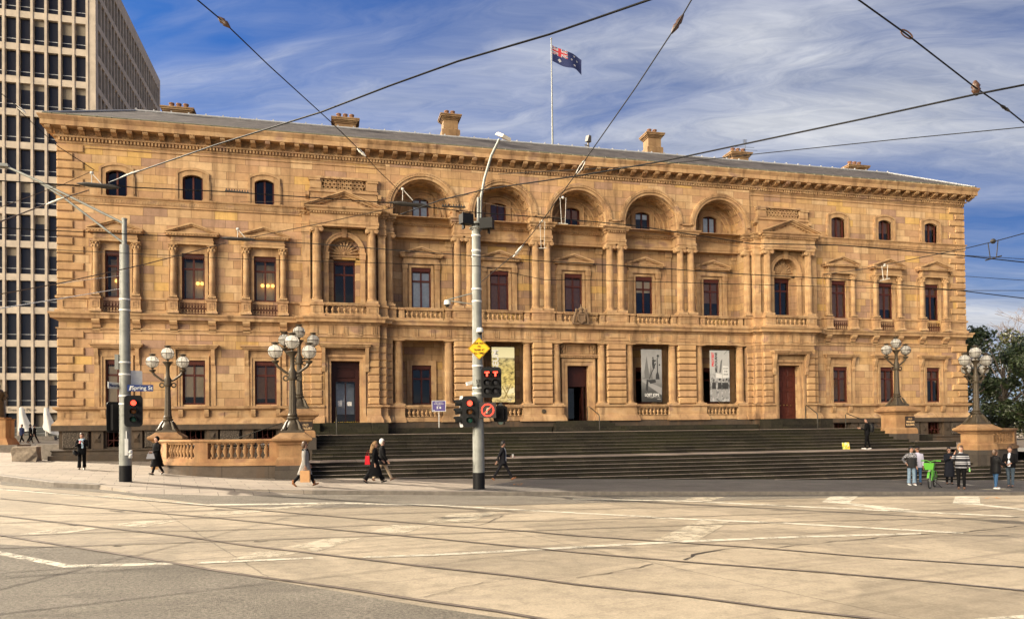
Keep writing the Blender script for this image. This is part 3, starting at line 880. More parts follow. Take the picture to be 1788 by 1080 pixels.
# kind B: second storey of the wings
B_sash = sash(.61, 9.44, 12.05, .22); B_pane = pane(.61, 9.44, 12.05, .19)
m = MB()
m.ring([(-.61,9.44),(-.61,12.05),(.61,12.05),(.61,9.44)], [(-.78,9.44),(-.78,12.25),(.78,12.25),(.78,9.44)], -.06, .02)
m.box(-.78, .78, -.05, .02, 12.25, 12.5)
m.box(-1.3, -1.25, -.04, .02, 9.46, 12.5); m.box(1.25, 1.3, -.04, .02, 9.46, 12.5)
B_sur = m.mesh('surround', S_MLD)
m = MB(); m.box(-1.12, 1.12, -.36, .02, 12.5, 12.66); m.box(-1.15, 1.15, -.39, .02, 12.66, 12.72); m.box(-1.1, 1.1, -.34, .02, 12.72, 12.96)
pediment(m, 1.42, 13.06, 13.66, -.56); B_ped = m.mesh('pediment', S_MLD)
B_col = None
m = MB(); m.box(-.22,.22,-.22,.22,0,.1); m.lathe([(.2,.1),(.21,.16),(.17,.22)], n=16); m.lathe([(.165,.22),(.165,1.0),(.145,2.55)], n=32, flute=.06)
m.lathe([(.15,2.55),(.18,2.62),(.17,2.7),(.22,2.8),(.2,2.86),(.27,2.95)], n=12)
for k in range(8):
    a = k*math.pi/4; m.ball((.2*math.cos(a),.2*math.sin(a),2.72), .055, .055, .09, 6, 4); m.ball((.235*math.cos(a+.39),.235*math.sin(a+.39),2.87), .055, .055, .06, 6, 4)
m.box(-.25,.25,-.25,.25,2.95,3.0); B_col = m.mesh('column', S_MLD, 35)
m = MB(); m.sweep([(-.25,.0),(-.25,-.4),(.25,-.4),(.25,.0)], [(0,0),(.06,0),(.06,.12),(0,.16),(0,.68),(.05,.72),(.05,.84),(-.2,.845)]); m.box(-.24,.24,-.39,0,0,.84)
m.ring([(-.1,.3),(.1,.3),(.1,.56),(-.1,.56)], [(-.15,.24),(.15,.24),(.15,.62),(-.15,.62)], -.425, -.395, True)
B_pst = m.mesh('pedestal', S_MLD)
m = MB(); m.box(-.8,.8,-.02,.02,-.06,.0); m.box(-.8,.8,.06,.1,0,.62)
for k in range(9):
    x = -.64+.16*k
    m.ring(arc(x,.2,.06,0,360,8), arc(x,.2,.085,0,360,8), -.0, .03); m.ring(arc(x,.43,.06,0,360,8), arc(x,.43,.085,0,360,8), -.0, .03)
    m.box(x-.012+.08, x+.012+.08, 0, .03, .02, .6)
m.box(-.78,.78,0,.03,.3,.33); m.box(-.78,.78,0,.04,.58,.62); m.box(-.78,.78,0,.04,.0,.04)
B_gri = m.mesh('grille', IRON)
m = MB(); m.prism_x([(0,7.74),(-.1,7.78),(-.14,7.9),(-.26,8.0),(-.34,8.12),(-.34,8.2),(0,8.2)], -.2, .2); m.box(-.2,.2,-.12,0,7.6,7.74)
B_brk = m.mesh('bracket', S_MLD)
# kind C: segment headed attic windows
C_sash = sash(.54, 15.08, 16.6, .0, False); C_pane = pane(.54, 15.08, 16.6, .19)
def seg(x, zb, zs, zt, n=10):
    h = zt-zs; R = (x*x+h*h)/(2*h); a = math.degrees(math.asin(x/R))
    return [(-x,zb)] + [(R*math.sin(rad(-a+2*a*k/n)), zt-R+R*math.cos(rad(-a+2*a*k/n))) for k in range(n+1)] + [(x,zb)]
m = MB(); m.ring(seg(.54,15.08,16.36,16.54), seg(.78,15.08,16.6,16.82), -.07, .13); m.ring(seg(.76,15.08,16.58,16.8), seg(.88,15.08,16.66,16.93), -.12, .02)
for q in (-1,1): m.box(q*.88, q*.94, -.1, .0, 15.2, 16.2); m.box(q*.5, q*.98, -.1, .0, 15.06, 15.14)
C_sur = m.mesh('surround', S_MLD)
# kind D: loggia windows with small pediments
D_sash = sash(.61, 9.5, 12.05, .22, True, .08); D_pane = pane(.61, 9.5, 12.05, .15)
m = MB(); m.ring([(-.61,9.3),(-.61,12.05),(.61,12.05),(.61,9.3)], [(-.78,9.3),(-.78,12.2),(.78,12.2),(.78,9.3)], -.05, .02)
for q in (-1,1): m.box(q*.86, q*1.16, -.1, .02, 9.4, 11.95); m.box(q*.83, q*1.19, -.14, .02, 11.95, 12.25); m.box(q*.84, q*1.18, -.13, .02, 9.3, 9.46)
D_sur = m.mesh('surround', S_MLD)
m = MB(); m.box(-1.18,1.18,-.16,.02,12.25,12.4); m.box(-1.12,1.12,-.14,.02,12.4,12.62); pediment(m, 1.36, 12.74, 13.3, -.36); D_ped = m.mesh('pediment', S_MLD)
# kind E: lunette windows
E_sash = sash(.52, 15.09, 16.5, .0, False, .08); E_pane = pane(.52, 15.09, 16.5, .15)
m = MB(); m.ring(seg(.52,15.09,16.3,16.45), seg(.74,15.0,16.5,16.7), -.08, .1); m.ring(seg(.72,15.0,16.48,16.68), seg(.82,15.0,16.56,16.8), -.12, .02)
for q in (-1,1): m.prism([(q*.82,14.95),(q*1.2,14.95),(q*.98,15.1),(q*.85,15.45)] if q > 0 else [(q*1.2,14.95),(q*.82,14.95),(q*.85,15.45),(q*.98,15.1)], -.1, .02)
E_sur = m.mesh('surround', S_MLD)
# kind F: porch windows
F_sash = sash(.61, 3.5, 5.95, .22, True, .08); F_pane = pane(.61, 3.5, 5.95, .15)
m = MB(); m.ring([(-.61,3.4),(-.61,5.95),(.61,5.95),(.61,3.4)], [(-.92,3.4),(-.92,6.24),(.92,6.24),(.92,3.4)], -.1, .02); F_sur = m.mesh('surround', S_MLD)
# kind G: pavilion window
G_sash = sash(.62, 9.45, 12.05, .22, True, .1); G_pane = pane(.62, 9.45, 12.05, .17)

def blind(parent, x, z0, z1, y, drop=1.0, mat=BLIND):
    m = MB(); m.add([(-x+.07,y,z1-(z1-z0)*drop),(x-.07,y,z1-(z1-z0)*drop),(x-.07,y,z1-.06),(-x+.07,y,z1-.06)], [(0,1,2,3)])
    return m.build('blind', mat, parent)
def win(sash_m, pane_m, loc, *subs):
    o = link('window', sash_m, B, loc); link('pane', pane_m, o)
    for nm, me, l in subs: link(nm, me, o, l)
    return o
PLAMP = plain('lit_pendant_globe', (.9,.6,.2), .5, emit=(1.0,.55,.14), estr=1.0)
def pendant(o, xs, z, y):
    for x in xs:
        m = MB(); m.cur = 0; m.ball((x,y,z), .105, n=10, m=6); m.cur = 1; m.box(x-.008, x+.008, y-.008, y+.008, z+.1, z+.9); m.build('pendant_lamp', [PLAMP, BLACK], o)
blinds1 = {-27.08:.95, -23.13:.8, -19.25:.85, 19.25:.9, 23.13:.9, 27.08:.3}
for x in ALLW:
    o = win(A_sash, A_pane, (x,0,0), ('surround', A_sur, None)); blind(o, .6, 3.48, 5.7, .22, blinds1[x], BLIND if x < -20 else BLIND_B)
    o = win(B_sash, B_pane, (x,0,0), ('surround', B_sur, None), ('pediment', B_ped, None), ('grille', B_gri, (0,-.02,8.62)),
            ('column', B_col, (-1.02,-.2,9.5)), ('column', B_col, (1.02,-.2,9.5)), ('pedestal', B_pst, (-1.02,0,8.6)), ('pedestal', B_pst, (1.02,0,8.6)),
            ('bracket', B_brk, (-1.02,0,0)), ('bracket', B_brk, (1.02,0,0)))
    blind(o, .61, 9.44, 11.8, .22 if x > 0 else .9, {-27.08:.95,-23.13:.9,-19.25:.9,19.25:.97,23.13:.7,27.08:.25}[x], BLIND if x < 0 else BLIND_B)
    if x < 0: pendant(o, (.12, .36) if x == -23.13 else (-.2,.1,.38), 10.5, .7)
    o = win(C_sash, C_pane, (x,0,0), ('surround', C_sur, None))
    if x > 0: blind(o, .54, 15.08, 16.5, .24, {19.25:.9,23.13:.6,27.08:.3}[x], BLIND_B)
for i, c in enumerate(BAYS):
    o = win(D_sash, D_pane, (c,1.25,0), ('surround', D_sur, None), ('pediment', D_ped, None))
    blind(o, .61, 9.5, 11.8, .2, (.97,.95,.9,.35,.6)[i], (PALE_REF,BLIND_B,BLIND_B,BLIND,BLIND_B)[i])  # the first bay's pale sheet stands in for sky reflected in its pane
    o = win(E_sash, E_pane, (c,1.36,0), ('surround', E_sur, None)); blind(o, .52, 15.09, 16.4, .2, (.9,.95,.5,.3,.8)[i], (PALE_REF,WOOD,BLIND_B,PALE_REF,PALE_REF)[i])
    if c: win(F_sash, F_pane, (c,1.5,0), ('surround', F_sur, None))
for s in (-1, 1): win(G_sash, G_pane, (s*PC,.12,0))

# ------------------------------------------------------------------ doors
def hood(m, c, hw, z, y):
    m.box(c-hw+.12, c+hw-.12, y+.16, -.2, z-.14, z-.06); m.box(c-hw+.05, c+hw-.05, y+.08, -.2, z-.06, z+.04); m.box(c-hw, c+hw, y, -.2, z+.04, z+.12)
for s in (-1, 1):
    c = s*PC; m = MB()
    m.ring([(c-.82,2.37),(c-.82,5.99),(c+.82,5.99),(c+.82,2.37)], [(c-1.12,2.37),(c-1.12,6.3),(c+1.12,6.3),(c+1.12,2.37)], -.66, -.28)
    m.ring([(c-1.0,2.37),(c-1.0,6.2),(c+1.0,6.2),(c+1.0,2.37)], [(c-1.16,2.37),(c-1.16,6.36),(c+1.16,6.36),(c+1.16,2.37)], -.78, -.6)
    for q in (-1, 1):
        m.prism_x([(-.7,5.3),(-.84,5.35),(-.9,5.6),(-.84,5.8),(-1.02,6.45),(-1.05,6.72),(-.7,6.72)], c+q*1.24-.1, c+q*1.24+.1); m.box(c+q*1.14, c+q*1.36, -.8, -.3, 2.37, 2.75)
    hood(m, c, 1.5, 6.86, -1.22)
    d = m.build('doorway', S_MLD, B)
    if s > 0:
        m = MB()
        for q in (-1, 1):
            x0, x1 = sorted((c+q*.01, c+q*.82)); m.box(x0, x1, -.1, -.02, 2.38, 5.98)
            for z0, z1 in ((2.55,3.2),(3.35,4.3),(4.45,5.1),(5.2,5.8)):
                m.ring([(x0+.17,z0+.06),(x1-.17,z0+.06),(x1-.17,z1-.06),(x0+.17,z1-.06)], [(x0+.11,z0),(x1-.11,z0),(x1-.11,z1),(x0+.11,z1)], -.13, -.1, True)
                m.cham(x0+.2, x1-.2, -.12, -.09, z0+.1, z1-.1, .02)
        dd = m.build('door', WOOD, B)
        m = MB()
        for q in (-1, 1): m.ball((c+q*.12,-.15,3.3), .045, n=8, m=5); m.ball((c+q*.4,-.15,3.28), .03, n=8, m=5)
        m.build('handle', plain('brass', (.55,.38,.12), .3, .9), dd)
    else:
        m = MB(); m.box(c-.82,c+.82,-.12,-.02,5.6,5.98); m.box(c-.82,c-.56,-.1,.05,2.38,5.6); m.box(c+.56,c+.82,-.1,.05,2.38,5.6); m.box(c-.56,c+.56,-.1,.05,4.8,5.0); m.box(c-.56,c+.56,-.08,.0,5.02,5.58)
        m.ring([(c-.45,5.1),(c+.45,5.1),(c+.45,5.5),(c-.45,5.5)], [(c-.5,5.05),(c+.5,5.05),(c+.5,5.55),(c-.5,5.55)], -.11, -.07, True)
        dd = m.build('door', WOOD_D, B)
        m = MB(); m.add([(c-.56,.02,2.4),(c+.56,.02,2.4),(c+.56,.02,4.8),(c-.56,.02,4.8)], [(0,1,2,3)]); m.build('pane', GLASS, dd)
        m = MB(); m.box(c-.1, c-.06, -.1, -.05, 3.2, 3.9); m.build('handle', plain('brushed_steel', (.3,.3,.3), .4, .9), dd)
        m = MB(); m.box(c-.035, c+.035, -.02, .05, 2.4, 4.8); m.build('mullion', WOOD_D, dd)
        m = MB(); m.box(c-.44, c-.2, -.0, .008, 3.35, 3.7); m.box(c+.1, c+.36, -.0, .008, 3.38, 3.62); m.build('pale_door_patch', WHITE, dd)  # white patches stand in for reflections and pale panels in the door glass
        m = MB(); m.add([(c-.53,.9,2.9),(c+.53,.9,2.9),(c+.53,.9,4.75),(c-.53,.9,4.75)], [(0,1,2,3)]); m.build('pale_inner_sheet', PALE_REF, dd)  # pale sheet painting the same reflections further in
        m = MB()
        for k in range(12):
            x = c-.7+k*.12; m.add([(x,-.66,2.40),(x+.06,-.66,2.40),(x+.1,-.55,2.42),(x+.04,-.55,2.42)], [(0,1,2,3)])
        m.build('warning_strip', plain('yellow_step_edge', (.55,.36,.02), .7), dd)
# central doorway
m = MB(); m.wall(-1.3, 1.3, 2.37, 7.4, .6, 1.1, [(-.73,.73,2.37,5.94)])
m.ring([(-.73,2.37),(-.73,5.94),(.73,5.94),(.73,2.37)], [(-1.02,2.37),(-1.02,6.26),(1.02,6.26),(1.02,2.37)], .48, .6)
m.ring([(-.98,2.37),(-.98,6.2),(.98,6.2),(.98,2.37)], [(-1.14,2.37),(-1.14,6.4),(1.14,6.4),(1.14,2.37)], .4, .55)
m.box(-1.26,1.26,.3,.6,6.44,6.56); m.box(-1.3,1.3,.22,.6,6.56,6.64)
for k in range(15): m.box(-1.2+k*.17,-1.12+k*.17,.24,.34,6.44,6.52)
m.ring([(-.7,6.78),(.7,6.78),(.7,7.22),(-.7,7.22)], [(-.78,6.7),(.78,6.7),(.78,7.3),(-.78,7.3)], .54, .6, True)
for q in (-1,1):
    m.ring(arc(q*1.02,7.15,.08,0,360,10), arc(q*1.02,7.15,.16,0,360,10), .5, .6); m.ring(arc(q*1.02,6.84,.06,0,360,10), arc(q*1.02,6.84,.13,0,360,10), .5, .6)
dw = m.build('doorway', S_MLD, B)
m = MB(); m.box(-.73,-.66,.95,1.05,2.37,5.94); m.box(.66,.73,.95,1.05,2.37,5.94); m.box(-.66,.66,.95,1.05,4.6,4.75); m.box(-.66,.66,.97,1.03,4.75,5.94); m.box(.46,.52,1.0,1.7,2.38,4.6)
dd = m.build('door', WOOD_D, B)
m = MB(); m.add([(-.6,1.1,2.5),(-.1,1.1,2.5),(-.1,1.1,4.5),(-.6,1.1,4.5)], [(0,1,2,3)]); m.build('pane', GLASS, dd)
m = MB()                                                    # round vent disc on the pier left of the middle door
m.lathe([(.14,-.02),(.15,0),(.13,.04),(.05,.05)], n=14); o = m.build('bronze_disc', BRONZE, B, (-2.5,-.07,2.98), smooth=40); o.rotation_euler = (math.pi/2,0,0)
# carved coat of arms on the central balcony
m = MB(); cx, cy, cz = -.12, -.55, 8.5
m.prism([(cx-.24,cz+.62),(cx-.22,cz+.22),(cx,cz+.04),(cx+.22,cz+.22),(cx+.24,cz+.62)], cy-.1, cy+.12)
m.ring([(cx-.2,cz+.58),(cx-.18,cz+.25),(cx,cz+.1),(cx+.18,cz+.25),(cx+.2,cz+.58)], [(cx-.27,cz+.66),(cx-.25,cz+.2),(cx,cz),(cx+.25,cz+.2),(cx+.27,cz+.66)], cy-.15, cy-.08, True)
m.box(cx-.55,cx+.55,cy-.02,cy+.2,cz-.02,cz+.07)
for q in (-1,1):                                            # two supporters
    b = cx+q*.4
    m.tube([(b+q*.1,cy+.05,cz+.05),(b+q*.06,cy+.02,cz+.3),(b,cy,cz+.55),(b-q*.06,cy-.02,cz+.75),(b-q*.16,cy-.06,cz+.85)], [.09,.11,.1,.08,.05], 8)
    m.ball((b-q*.08,cy-.03,cz+.86), .1, .1, .12, 8, 6); m.tube([(b,cy,cz+.55),(b-q*.14,cy-.08,cz+.5),(b-q*.2,cy-.1,cz+.62)], [.05,.045,.03], 6)
    m.tube([(b+q*.1,cy+.1,cz+.1),(b+q*.2,cy+.1,cz+.3),(b+q*.14,cy+.1,cz+.5)], [.03,.03,.02], 6)
m.lathe([(.16,.68),(.18,.75),(.14,.8),(.2,.92),(.05,1.1),(.03,1.2)], cx, cy, cz, 12); m.ball((cx,cy,cz+1.2), .05, n=8, m=5)
m.build('coat_of_arms', plain('dark_weathered_carving', (.15,.095,.055), .9, var=.35, scale=20), B, smooth=50)
# ------------------------------------------------------------------ ground, road, pavement
def asphalt(name, a, b, sc=60):
    t = NT(name); co, x, y, z = t.xyz()
    f = t.noise(co, 24, 6, .85); m_ = t.noise(co, .7, 6, .65); v = t.n('ShaderNodeTexVoronoi', i_Vector=co, i_Scale=90.0).outputs[0]
    c = t.mix(t.ramp(f, [(.38,0.0),(.62,1.0)]), a, b)
    c = t.mix(1.0, c, t.ramp(m_, [(.3,.78),(.7,1.18)]), 'MULTIPLY')
    sm = t.noise(t.comb(t.math('MULTIPLY', x, .35), t.math('MULTIPLY', y, 1.3), 2.0), .9, 4, .6); c = t.mix(t.ramp(sm, [(.55,0.0),(.72,.45)]), c, (.055,.048,.04))
    return t.done(c, .9, t.math('ADD', f, v), .9, .012, spec=.2)
def concrete(name):
    t = NT(name); co, x, y, z = t.xyz()
    f = t.noise(co, 26, 6, .82); m_ = t.noise(co, .55, 6, .68); s_ = t.noise(co, 3.5, 6, .7)
    c = t.mix(t.ramp(m_, [(.3,0.0),(.7,1.0)]), (.235,.195,.14), (.31,.258,.188))
    c = t.mix(1.0, c, t.ramp(s_, [(.25,.66),(.5,1.0),(.75,1.14)]), 'MULTIPLY')
    c = t.mix(1.0, c, t.ramp(f, [(.34,.72),(.6,1.1)]), 'MULTIPLY')
    vo = t.n('ShaderNodeTexVoronoi', i_Vector=co, i_Scale=5.0).outputs[0]      # small pits and stains
    pt = t.noise(co, 14, 2); pm = t.math('MULTIPLY', t.ramp(vo, [(.04,1.0),(.1,0.0)]), t.ramp(pt, [(.52,0.0),(.6,1.0)]))
    c = t.mix(pm, c, (.10,.08,.06))
    st = t.noise(t.comb(t.math('MULTIPLY', x, .22), t.math('MULTIPLY', t.math('ADD', y, t.math('MULTIPLY', x, .12)), 1.6), 0.0), 1.0, 5, .6)
    c = t.mix(t.ramp(st, [(.54,0.0),(.72,.6)]), c, (.17,.14,.11))
    ux = t.math('ADD', x, t.math('MULTIPLY', y, .35)); js = t.math('FRACT', t.math('DIVIDE', t.math('ADD', ux, t.math('MULTIPLY', s_, .12)), 6.3)); jm = t.ramp(t.math('ABSOLUTE', t.math('SUBTRACT', js, .5)), [(.0008,.45),(.003,1.0)])
    c = t.mix(1.0, c, jm, 'MULTIPLY')
    ty = t.noise(t.comb(t.math('MULTIPLY', t.math('ADD', t.math('MULTIPLY', x, .95), t.math('MULTIPLY', y, .3)), .10), t.math('MULTIPLY', t.math('SUBTRACT', t.math('MULTIPLY', y, .95), t.math('MULTIPLY', x, .3)), 2.6), 7.0), 1.0, 4, .55)
    c = t.mix(t.ramp(ty, [(.52,0.0),(.66,.5)]), c, (.115,.092,.068))
    pb = t.ramp(t.noise(co, .22, 2), [(.50,1.0),(.515,.80)]); c = t.mix(1.0, c, pb, 'MULTIPLY')
    return t.done(c, .75, t.math('ADD', f, s_), .6, .012, spec=.3)
def pavers():
    t = NT('stone_pavers'); co, x, y, z = t.xyz()
    br = t.n('ShaderNodeTexBrick', i_Vector=t.comb(t.math('ADD', x, t.math('MULTIPLY', y, .2)), t.math('SUBTRACT', y, t.math('MULTIPLY', x, -.12)), 0.0), i_Scale=1.0, i_Mortar_Size=.012, i_Brick_Width=1.1, i_Row_Height=.7,
             i_Color1=(.20,.168,.138,1), i_Color2=(.25,.213,.172,1), i_Mortar=(.085,.07,.055,1))
    c = t.mix(1.0, br.outputs[0], t.ramp(t.noise(co, 1.1, 6, .65), [(.3,.8),(.7,1.15)]), 'MULTIPLY')
    c = t.mix(1.0, c, t.ramp(t.noise(co, 30, 3), [(.3,.88),(.7,1.08)]), 'MULTIPLY')
    return t.done(c, .8, t.noise(co, 30, 3), .25, .01, spec=.3)
ASPH = asphalt('asphalt_road', (.075,.066,.053), (.215,.19,.157)); ASPH_D = asphalt('dark_asphalt', (.10,.092,.085), (.155,.14,.128))
CONC = concrete('tram_concrete'); PAVE = pavers()
def paint(name, col, wear):
    t = NT(name); co, x, y, z = t.xyz(); n1 = t.noise(co, 2.2, 8, .75); n2 = t.noise(co, 40, 3, .7)
    b = t.n('ShaderNodeBsdfPrincipled', i_Roughness=.7); cc = t.mix(1.0, col, t.ramp(t.noise(co, 6, 5), [(.25,.78),(.75,1.15)]), 'MULTIPLY'); t.t.links.new(cc, b.inputs['Base Color'])
    k = t.ramp(t.math('ADD', t.math('MULTIPLY', n1, .7), t.math('MULTIPLY', n2, .3)), [(wear-.07,0.0),(wear+.05,1.0)]); tr = t.n('ShaderNodeBsdfTransparent')
    mx = t.n('ShaderNodeMixShader', i_0=k, i_1=tr.outputs[0], i_2=b.outputs[0]); t.t.links.new(mx.outputs[0], t.out.inputs[0]); return t.m
PAINT = paint('worn_white_road_paint', (.41,.375,.30), .455); PAINT_F = paint('faded_road_paint', (.335,.29,.215), .47)
KERB = plain('bluestone_kerb', (.13,.112,.095), .8, var=.35, scale=5)

def sheet(name, pts, mat, z):
    """flat sheet; z(x, y) gives the height"""
    m = MB(); vs = [(p[0], p[1], z(p[0], p[1])) for p in pts]; m.add(vs, [tuple(range(len(vs)))])
    o = m.build(name, mat); o['kind'] = 'structure'
    if o.data.polygons[0].normal.z < 0: o.data.flip_normals()
    return o
sheet('ground', [(-1500,-1500),(1500,-1500),(1500,1500),(-1500,1500)], plain('far_ground', (.12,.11,.095), .9), lambda x, y: -9.0 if False else -5.0)
ZR = lambda o: (lambda x, y: rz_(x) + o)
sheet('road', [(-95,-70),(95,-70),(95,-16),(-95,60)], CONC, ZR(0.0))
A = [on_road(*p) for p in [(0,950),(117,955),(235,973),(340,988),(480,1014),(600,1034),(734,1057),(868,1077)]]
cen = [(p.x, p.y) for p in A]
e0 = (cen[0][0]-30, cen[0][1]+6); e1 = (cen[-1][0]+18, cen[-1][1]-9)
sheet('road', [e0]+cen+[e1, (e1[0], -70), (e0[0], -70)], ASPH, ZR(.004))
top = [on_road(*p) for p in [(0,846),(90,853),(190,860),(300,872),(400,884),(560,886),(700,883),(900,881),(1050,877),(1250,874),(1500,867),(1788,863)]]
KL = [(-80,-1.0),(-36,-6.5),(-28.6,-11.4),(-25.4,-15.1),(-23.6,-16.2),(-21.5,-17.4),(-18.6,-18.5),(-16.3,-18.9),(-9.4,-19.9),(1.75,-20.5),(8.7,-21.1),(20,-21.8),(70,-25)]
sheet('road', [(p.x,p.y) for p in top] + [(70,-27),(70,-22)] + [(k[0],k[1]+.3) for k in reversed(KL[2:-1])], ASPH, ZR(.004))
# pavement
def zp(x, y): return gz(x, y)
sheet('pavement', KL + [(70,90),(-80,90)], PAVE, zp)
sheet('pavement', [(-11.5,-19.4),(1.75,-20.2),(8.7,-20.8),(20,-21.5),(70,-24.7),(70,-12.2),(-6,-12.2)], ASPH_D, lambda x, y: gz(x,y)+.004)
m = MB(); KP = [k for k in KL]
vs = []; fs = []
ramp_ = {}
for i, (x, y) in enumerate(KP):
    a = Vector(KP[min(i+1,len(KP)-1)]) - Vector(KP[max(i-1,0)]); nrm = Vector((a.y, -a.x)).normalized()
    zt = gz(x, y) + .008; zb = rz_(x) - .05
    if i in ramp_: zt = rz_(x) + .012 + ramp_[i]
    ix, iy = x - nrm.x*.3, y - nrm.y*.3; ox, oy = x + nrm.x*.02, y + nrm.y*.02
    vs += [(ix,iy,gz(ix,iy)+.01), (x,y,zt), (ox,oy,zt-.02), (ox,oy,zb)]
for i in range(len(KP)-1):
    if 4 <= i < 7: continue
    for k in range(3): fs.append((i*4+k, (i+1)*4+k, (i+1)*4+k+1, i*4+k+1))
m.add(vs, fs); k_ = m.build('kerb', KERB); k_['kind'] = 'structure'
for p in k_.data.polygons: pass
m = MB(); vs = []; fs = []                                  # dropped kerb at the crossing
for i in range(4, 8):
    x, y = KP[i]; a = Vector(KP[i+1]) - Vector(KP[i-1]); nrm = Vector((a.y, -a.x)).normalized(); w = .9 if 4 < i < 7 else .03
    vs += [(x-nrm.x*.3, y-nrm.y*.3, gz(x-nrm.x*.3, y-nrm.y*.3)+.004), (x, y, gz(x,y)-.01), (x+nrm.x*w, y+nrm.y*w, rz_(x)+.006), (x+nrm.x*(w+.02), y+nrm.y*(w+.02), rz_(x)-.05)]
for i in range(3):
    for k in range(3): fs.append((i*4+k, (i+1)*4+k, (i+1)*4+k+1, i*4+k+1))
m.add(vs, fs); o = m.build('kerb_ramp', PAVE); o['kind'] = 'structure'
# painted markings (flat quads on the road)
def mark(pix, mat, off=.008, name='road_marking'):
    return sheet(name, [(p.x, p.y) for p in (on_road(u, v) for u, v in pix)], mat, ZR(off))
for pix in ([(0,962),(124,986),(118,992),(0,969)], [(124,986),(300,981.5),(303,985),(118,992)], [(345,981),(545,972.5),(548,975),(345,984.5)],
            [(0,852.6),(201,867.6),(369,881),(366,883),(201,870),(0,855)], [(366,880),(600,876.5),(768,881),(919,889.5),(1137,901),(1137,903),(919,891.5),(768,883),(600,879),(366,882.5)],
            [(1000,869.8),(1208,873.4),(1322,879.4),(1524,888.6),(1788,901),(1788,903),(1524,891),(1322,881.6),(1208,875.5),(1000,871.5)],
            [(1130,901.5),(1339,910.2),(1423,914.6),(1682,928.8),(1682,931.5),(1423,917.2),(1339,912.8),(1130,904)],
            [(634,971.5),(768,966.3),(952,956.3),(1188,943.5),(1389,935.5),(1608,929.8),(1608,932.6),(1389,938.8),(1188,947),(952,960),(768,969.8),(634,974)]):
    mark(pix, PAINT)
for pix in ([(25,934),(100,922),(181,921),(120,930)], [(190,917),(235,910),(325,906),(250,920)], [(330,900),(375,895),(455,887),(600,876),(520,886),(400,899)],
            [(399,977),(460,961),(527,964),(476,973)], [(503,954),(570,940),(634,938),(553,963)], [(643,929),(687,916),(754,916),(704,931)],
            [(741,911),(788,897),(872,894),(815,912)], [(1137,944),(1225,907),(1278,907),(1265,916),(1218,943)], [(1195,872),(1208,868),(1268,866.5),(1240,874)],
            [(1435,876),(1450,866),(1498,866),(1483,877),(1598,890),(1557,892),(1470,879)], [(1663,879),(1668,866),(1710,866),(1712,879),(1788,888),(1788,891),(1705,881)], [(1700,1080),(1788,1073),(1788,1080)]):
    mark(pix, PAINT if pix[0][0] > 1400 else PAINT_F, .006)
pv = [on_pave(*p) for p in [(1632,838),(1640,838),(1702,847),(1694,847.5)]]
sheet('road_marking', [(p.x,p.y) for p in pv], PAINT, lambda x, y: gz(x,y)+.008)
pv = [on_pave(*p) for p in [(1705,854.5),(1750,851.5),(1770,854.5),(1762,856)]]
sheet('tactile_paving', [(p.x,p.y) for p in pv], PAINT_F, lambda x, y: gz(x,y)+.008)

# tram rails: a dark groove with a bright running strip
RAIL = plain('polished_tram_rail', (.20,.165,.14), .45, .5, var=.4, scale=2); GROOVE = plain('rail_groove', (.035,.028,.022), .8)
def strip(name, pts, w, off, mat, shift=0.0):
    P = [Vector((p.x, p.y)) for p in pts]; m = MB(); vs = []; fs = []
    for i, p in enumerate(P):
        d = (P[min(i+1,len(P)-1)]-P[max(i-1,0)]).normalized(); nr = Vector((d.y,-d.x))
        for q in (-1, 1):
            x = p + nr*(shift + q*w/2); vs.append((x.x, x.y, rz_(x.x)+off))
    for i in range(len(P)-1): fs.append((2*i,2*i+1,2*i+3,2*i+2))
    m.add(vs, fs); o = m.build(name, mat); o['kind'] = 'structure'
    if o.data.polygons[0].normal.z < 0: o.data.flip_normals()
def ext(l, a=40, b=40):
    P = [on_road(*p) for p in l]
    d0 = (P[0]-P[1]).normalized(); d1 = (P[-1]-P[-2]).normalized()
    return [P[0]+d0*a] + P + [P[-1]+d1*b]
RAILS = [
 [(0,934),(60,944),(117,953),(200,966),(302,983),(370,995),(436,1005),(520,1016),(600,1027),(734,1048),(868,1067),(936,1079)],
 [(60,907),(181,921),(319,936),(436,953),(600,972),(734,988),(902,1006),(1003,1020),(1200,1041),(1356,1062),(1524,1080)],
 [(0,870),(168,886),(302,898),(376,904),(600,926),(768,941),(902,954),(1003,964),(1200,981),(1423,998),(1624,1015),(1788,1031)],
 [(376,884),(600,903),(734,914),(915,927),(1003,935),(1200,948),(1346,958),(1524,973),(1788,990)],
 [(0,957),(117,954),(235,950),(369,945.5),(600,937.5),(700,934),(902,927.5),(1003,923.5),(1200,917),(1456,909),(1788,902)],
 [(0,936),(168,929.5),(369,926),(523,921.5),(768,912.5),(1003,908),(1200,902),(1423,895),(1788,888)],
 [(0,913),(168,909),(369,903.5),(600,898),(902,891),(1200,885.5),(1456,880),(1788,877)],
 [(0,899),(180,896),(400,890),(700,884.5),(1000,879.5),(1300,875),(1600,871),(1788,870)]]
for i, l in enumerate(RAILS):
    P = ext(l); near = i < 4
    strip('tram_rail', P, .10 if near else .055, .010 + i*.0012, GROOVE); strip('tram_rail', P, .06 if near else .022, .0108 + i*.0012, RAIL, .0 if near else .02)
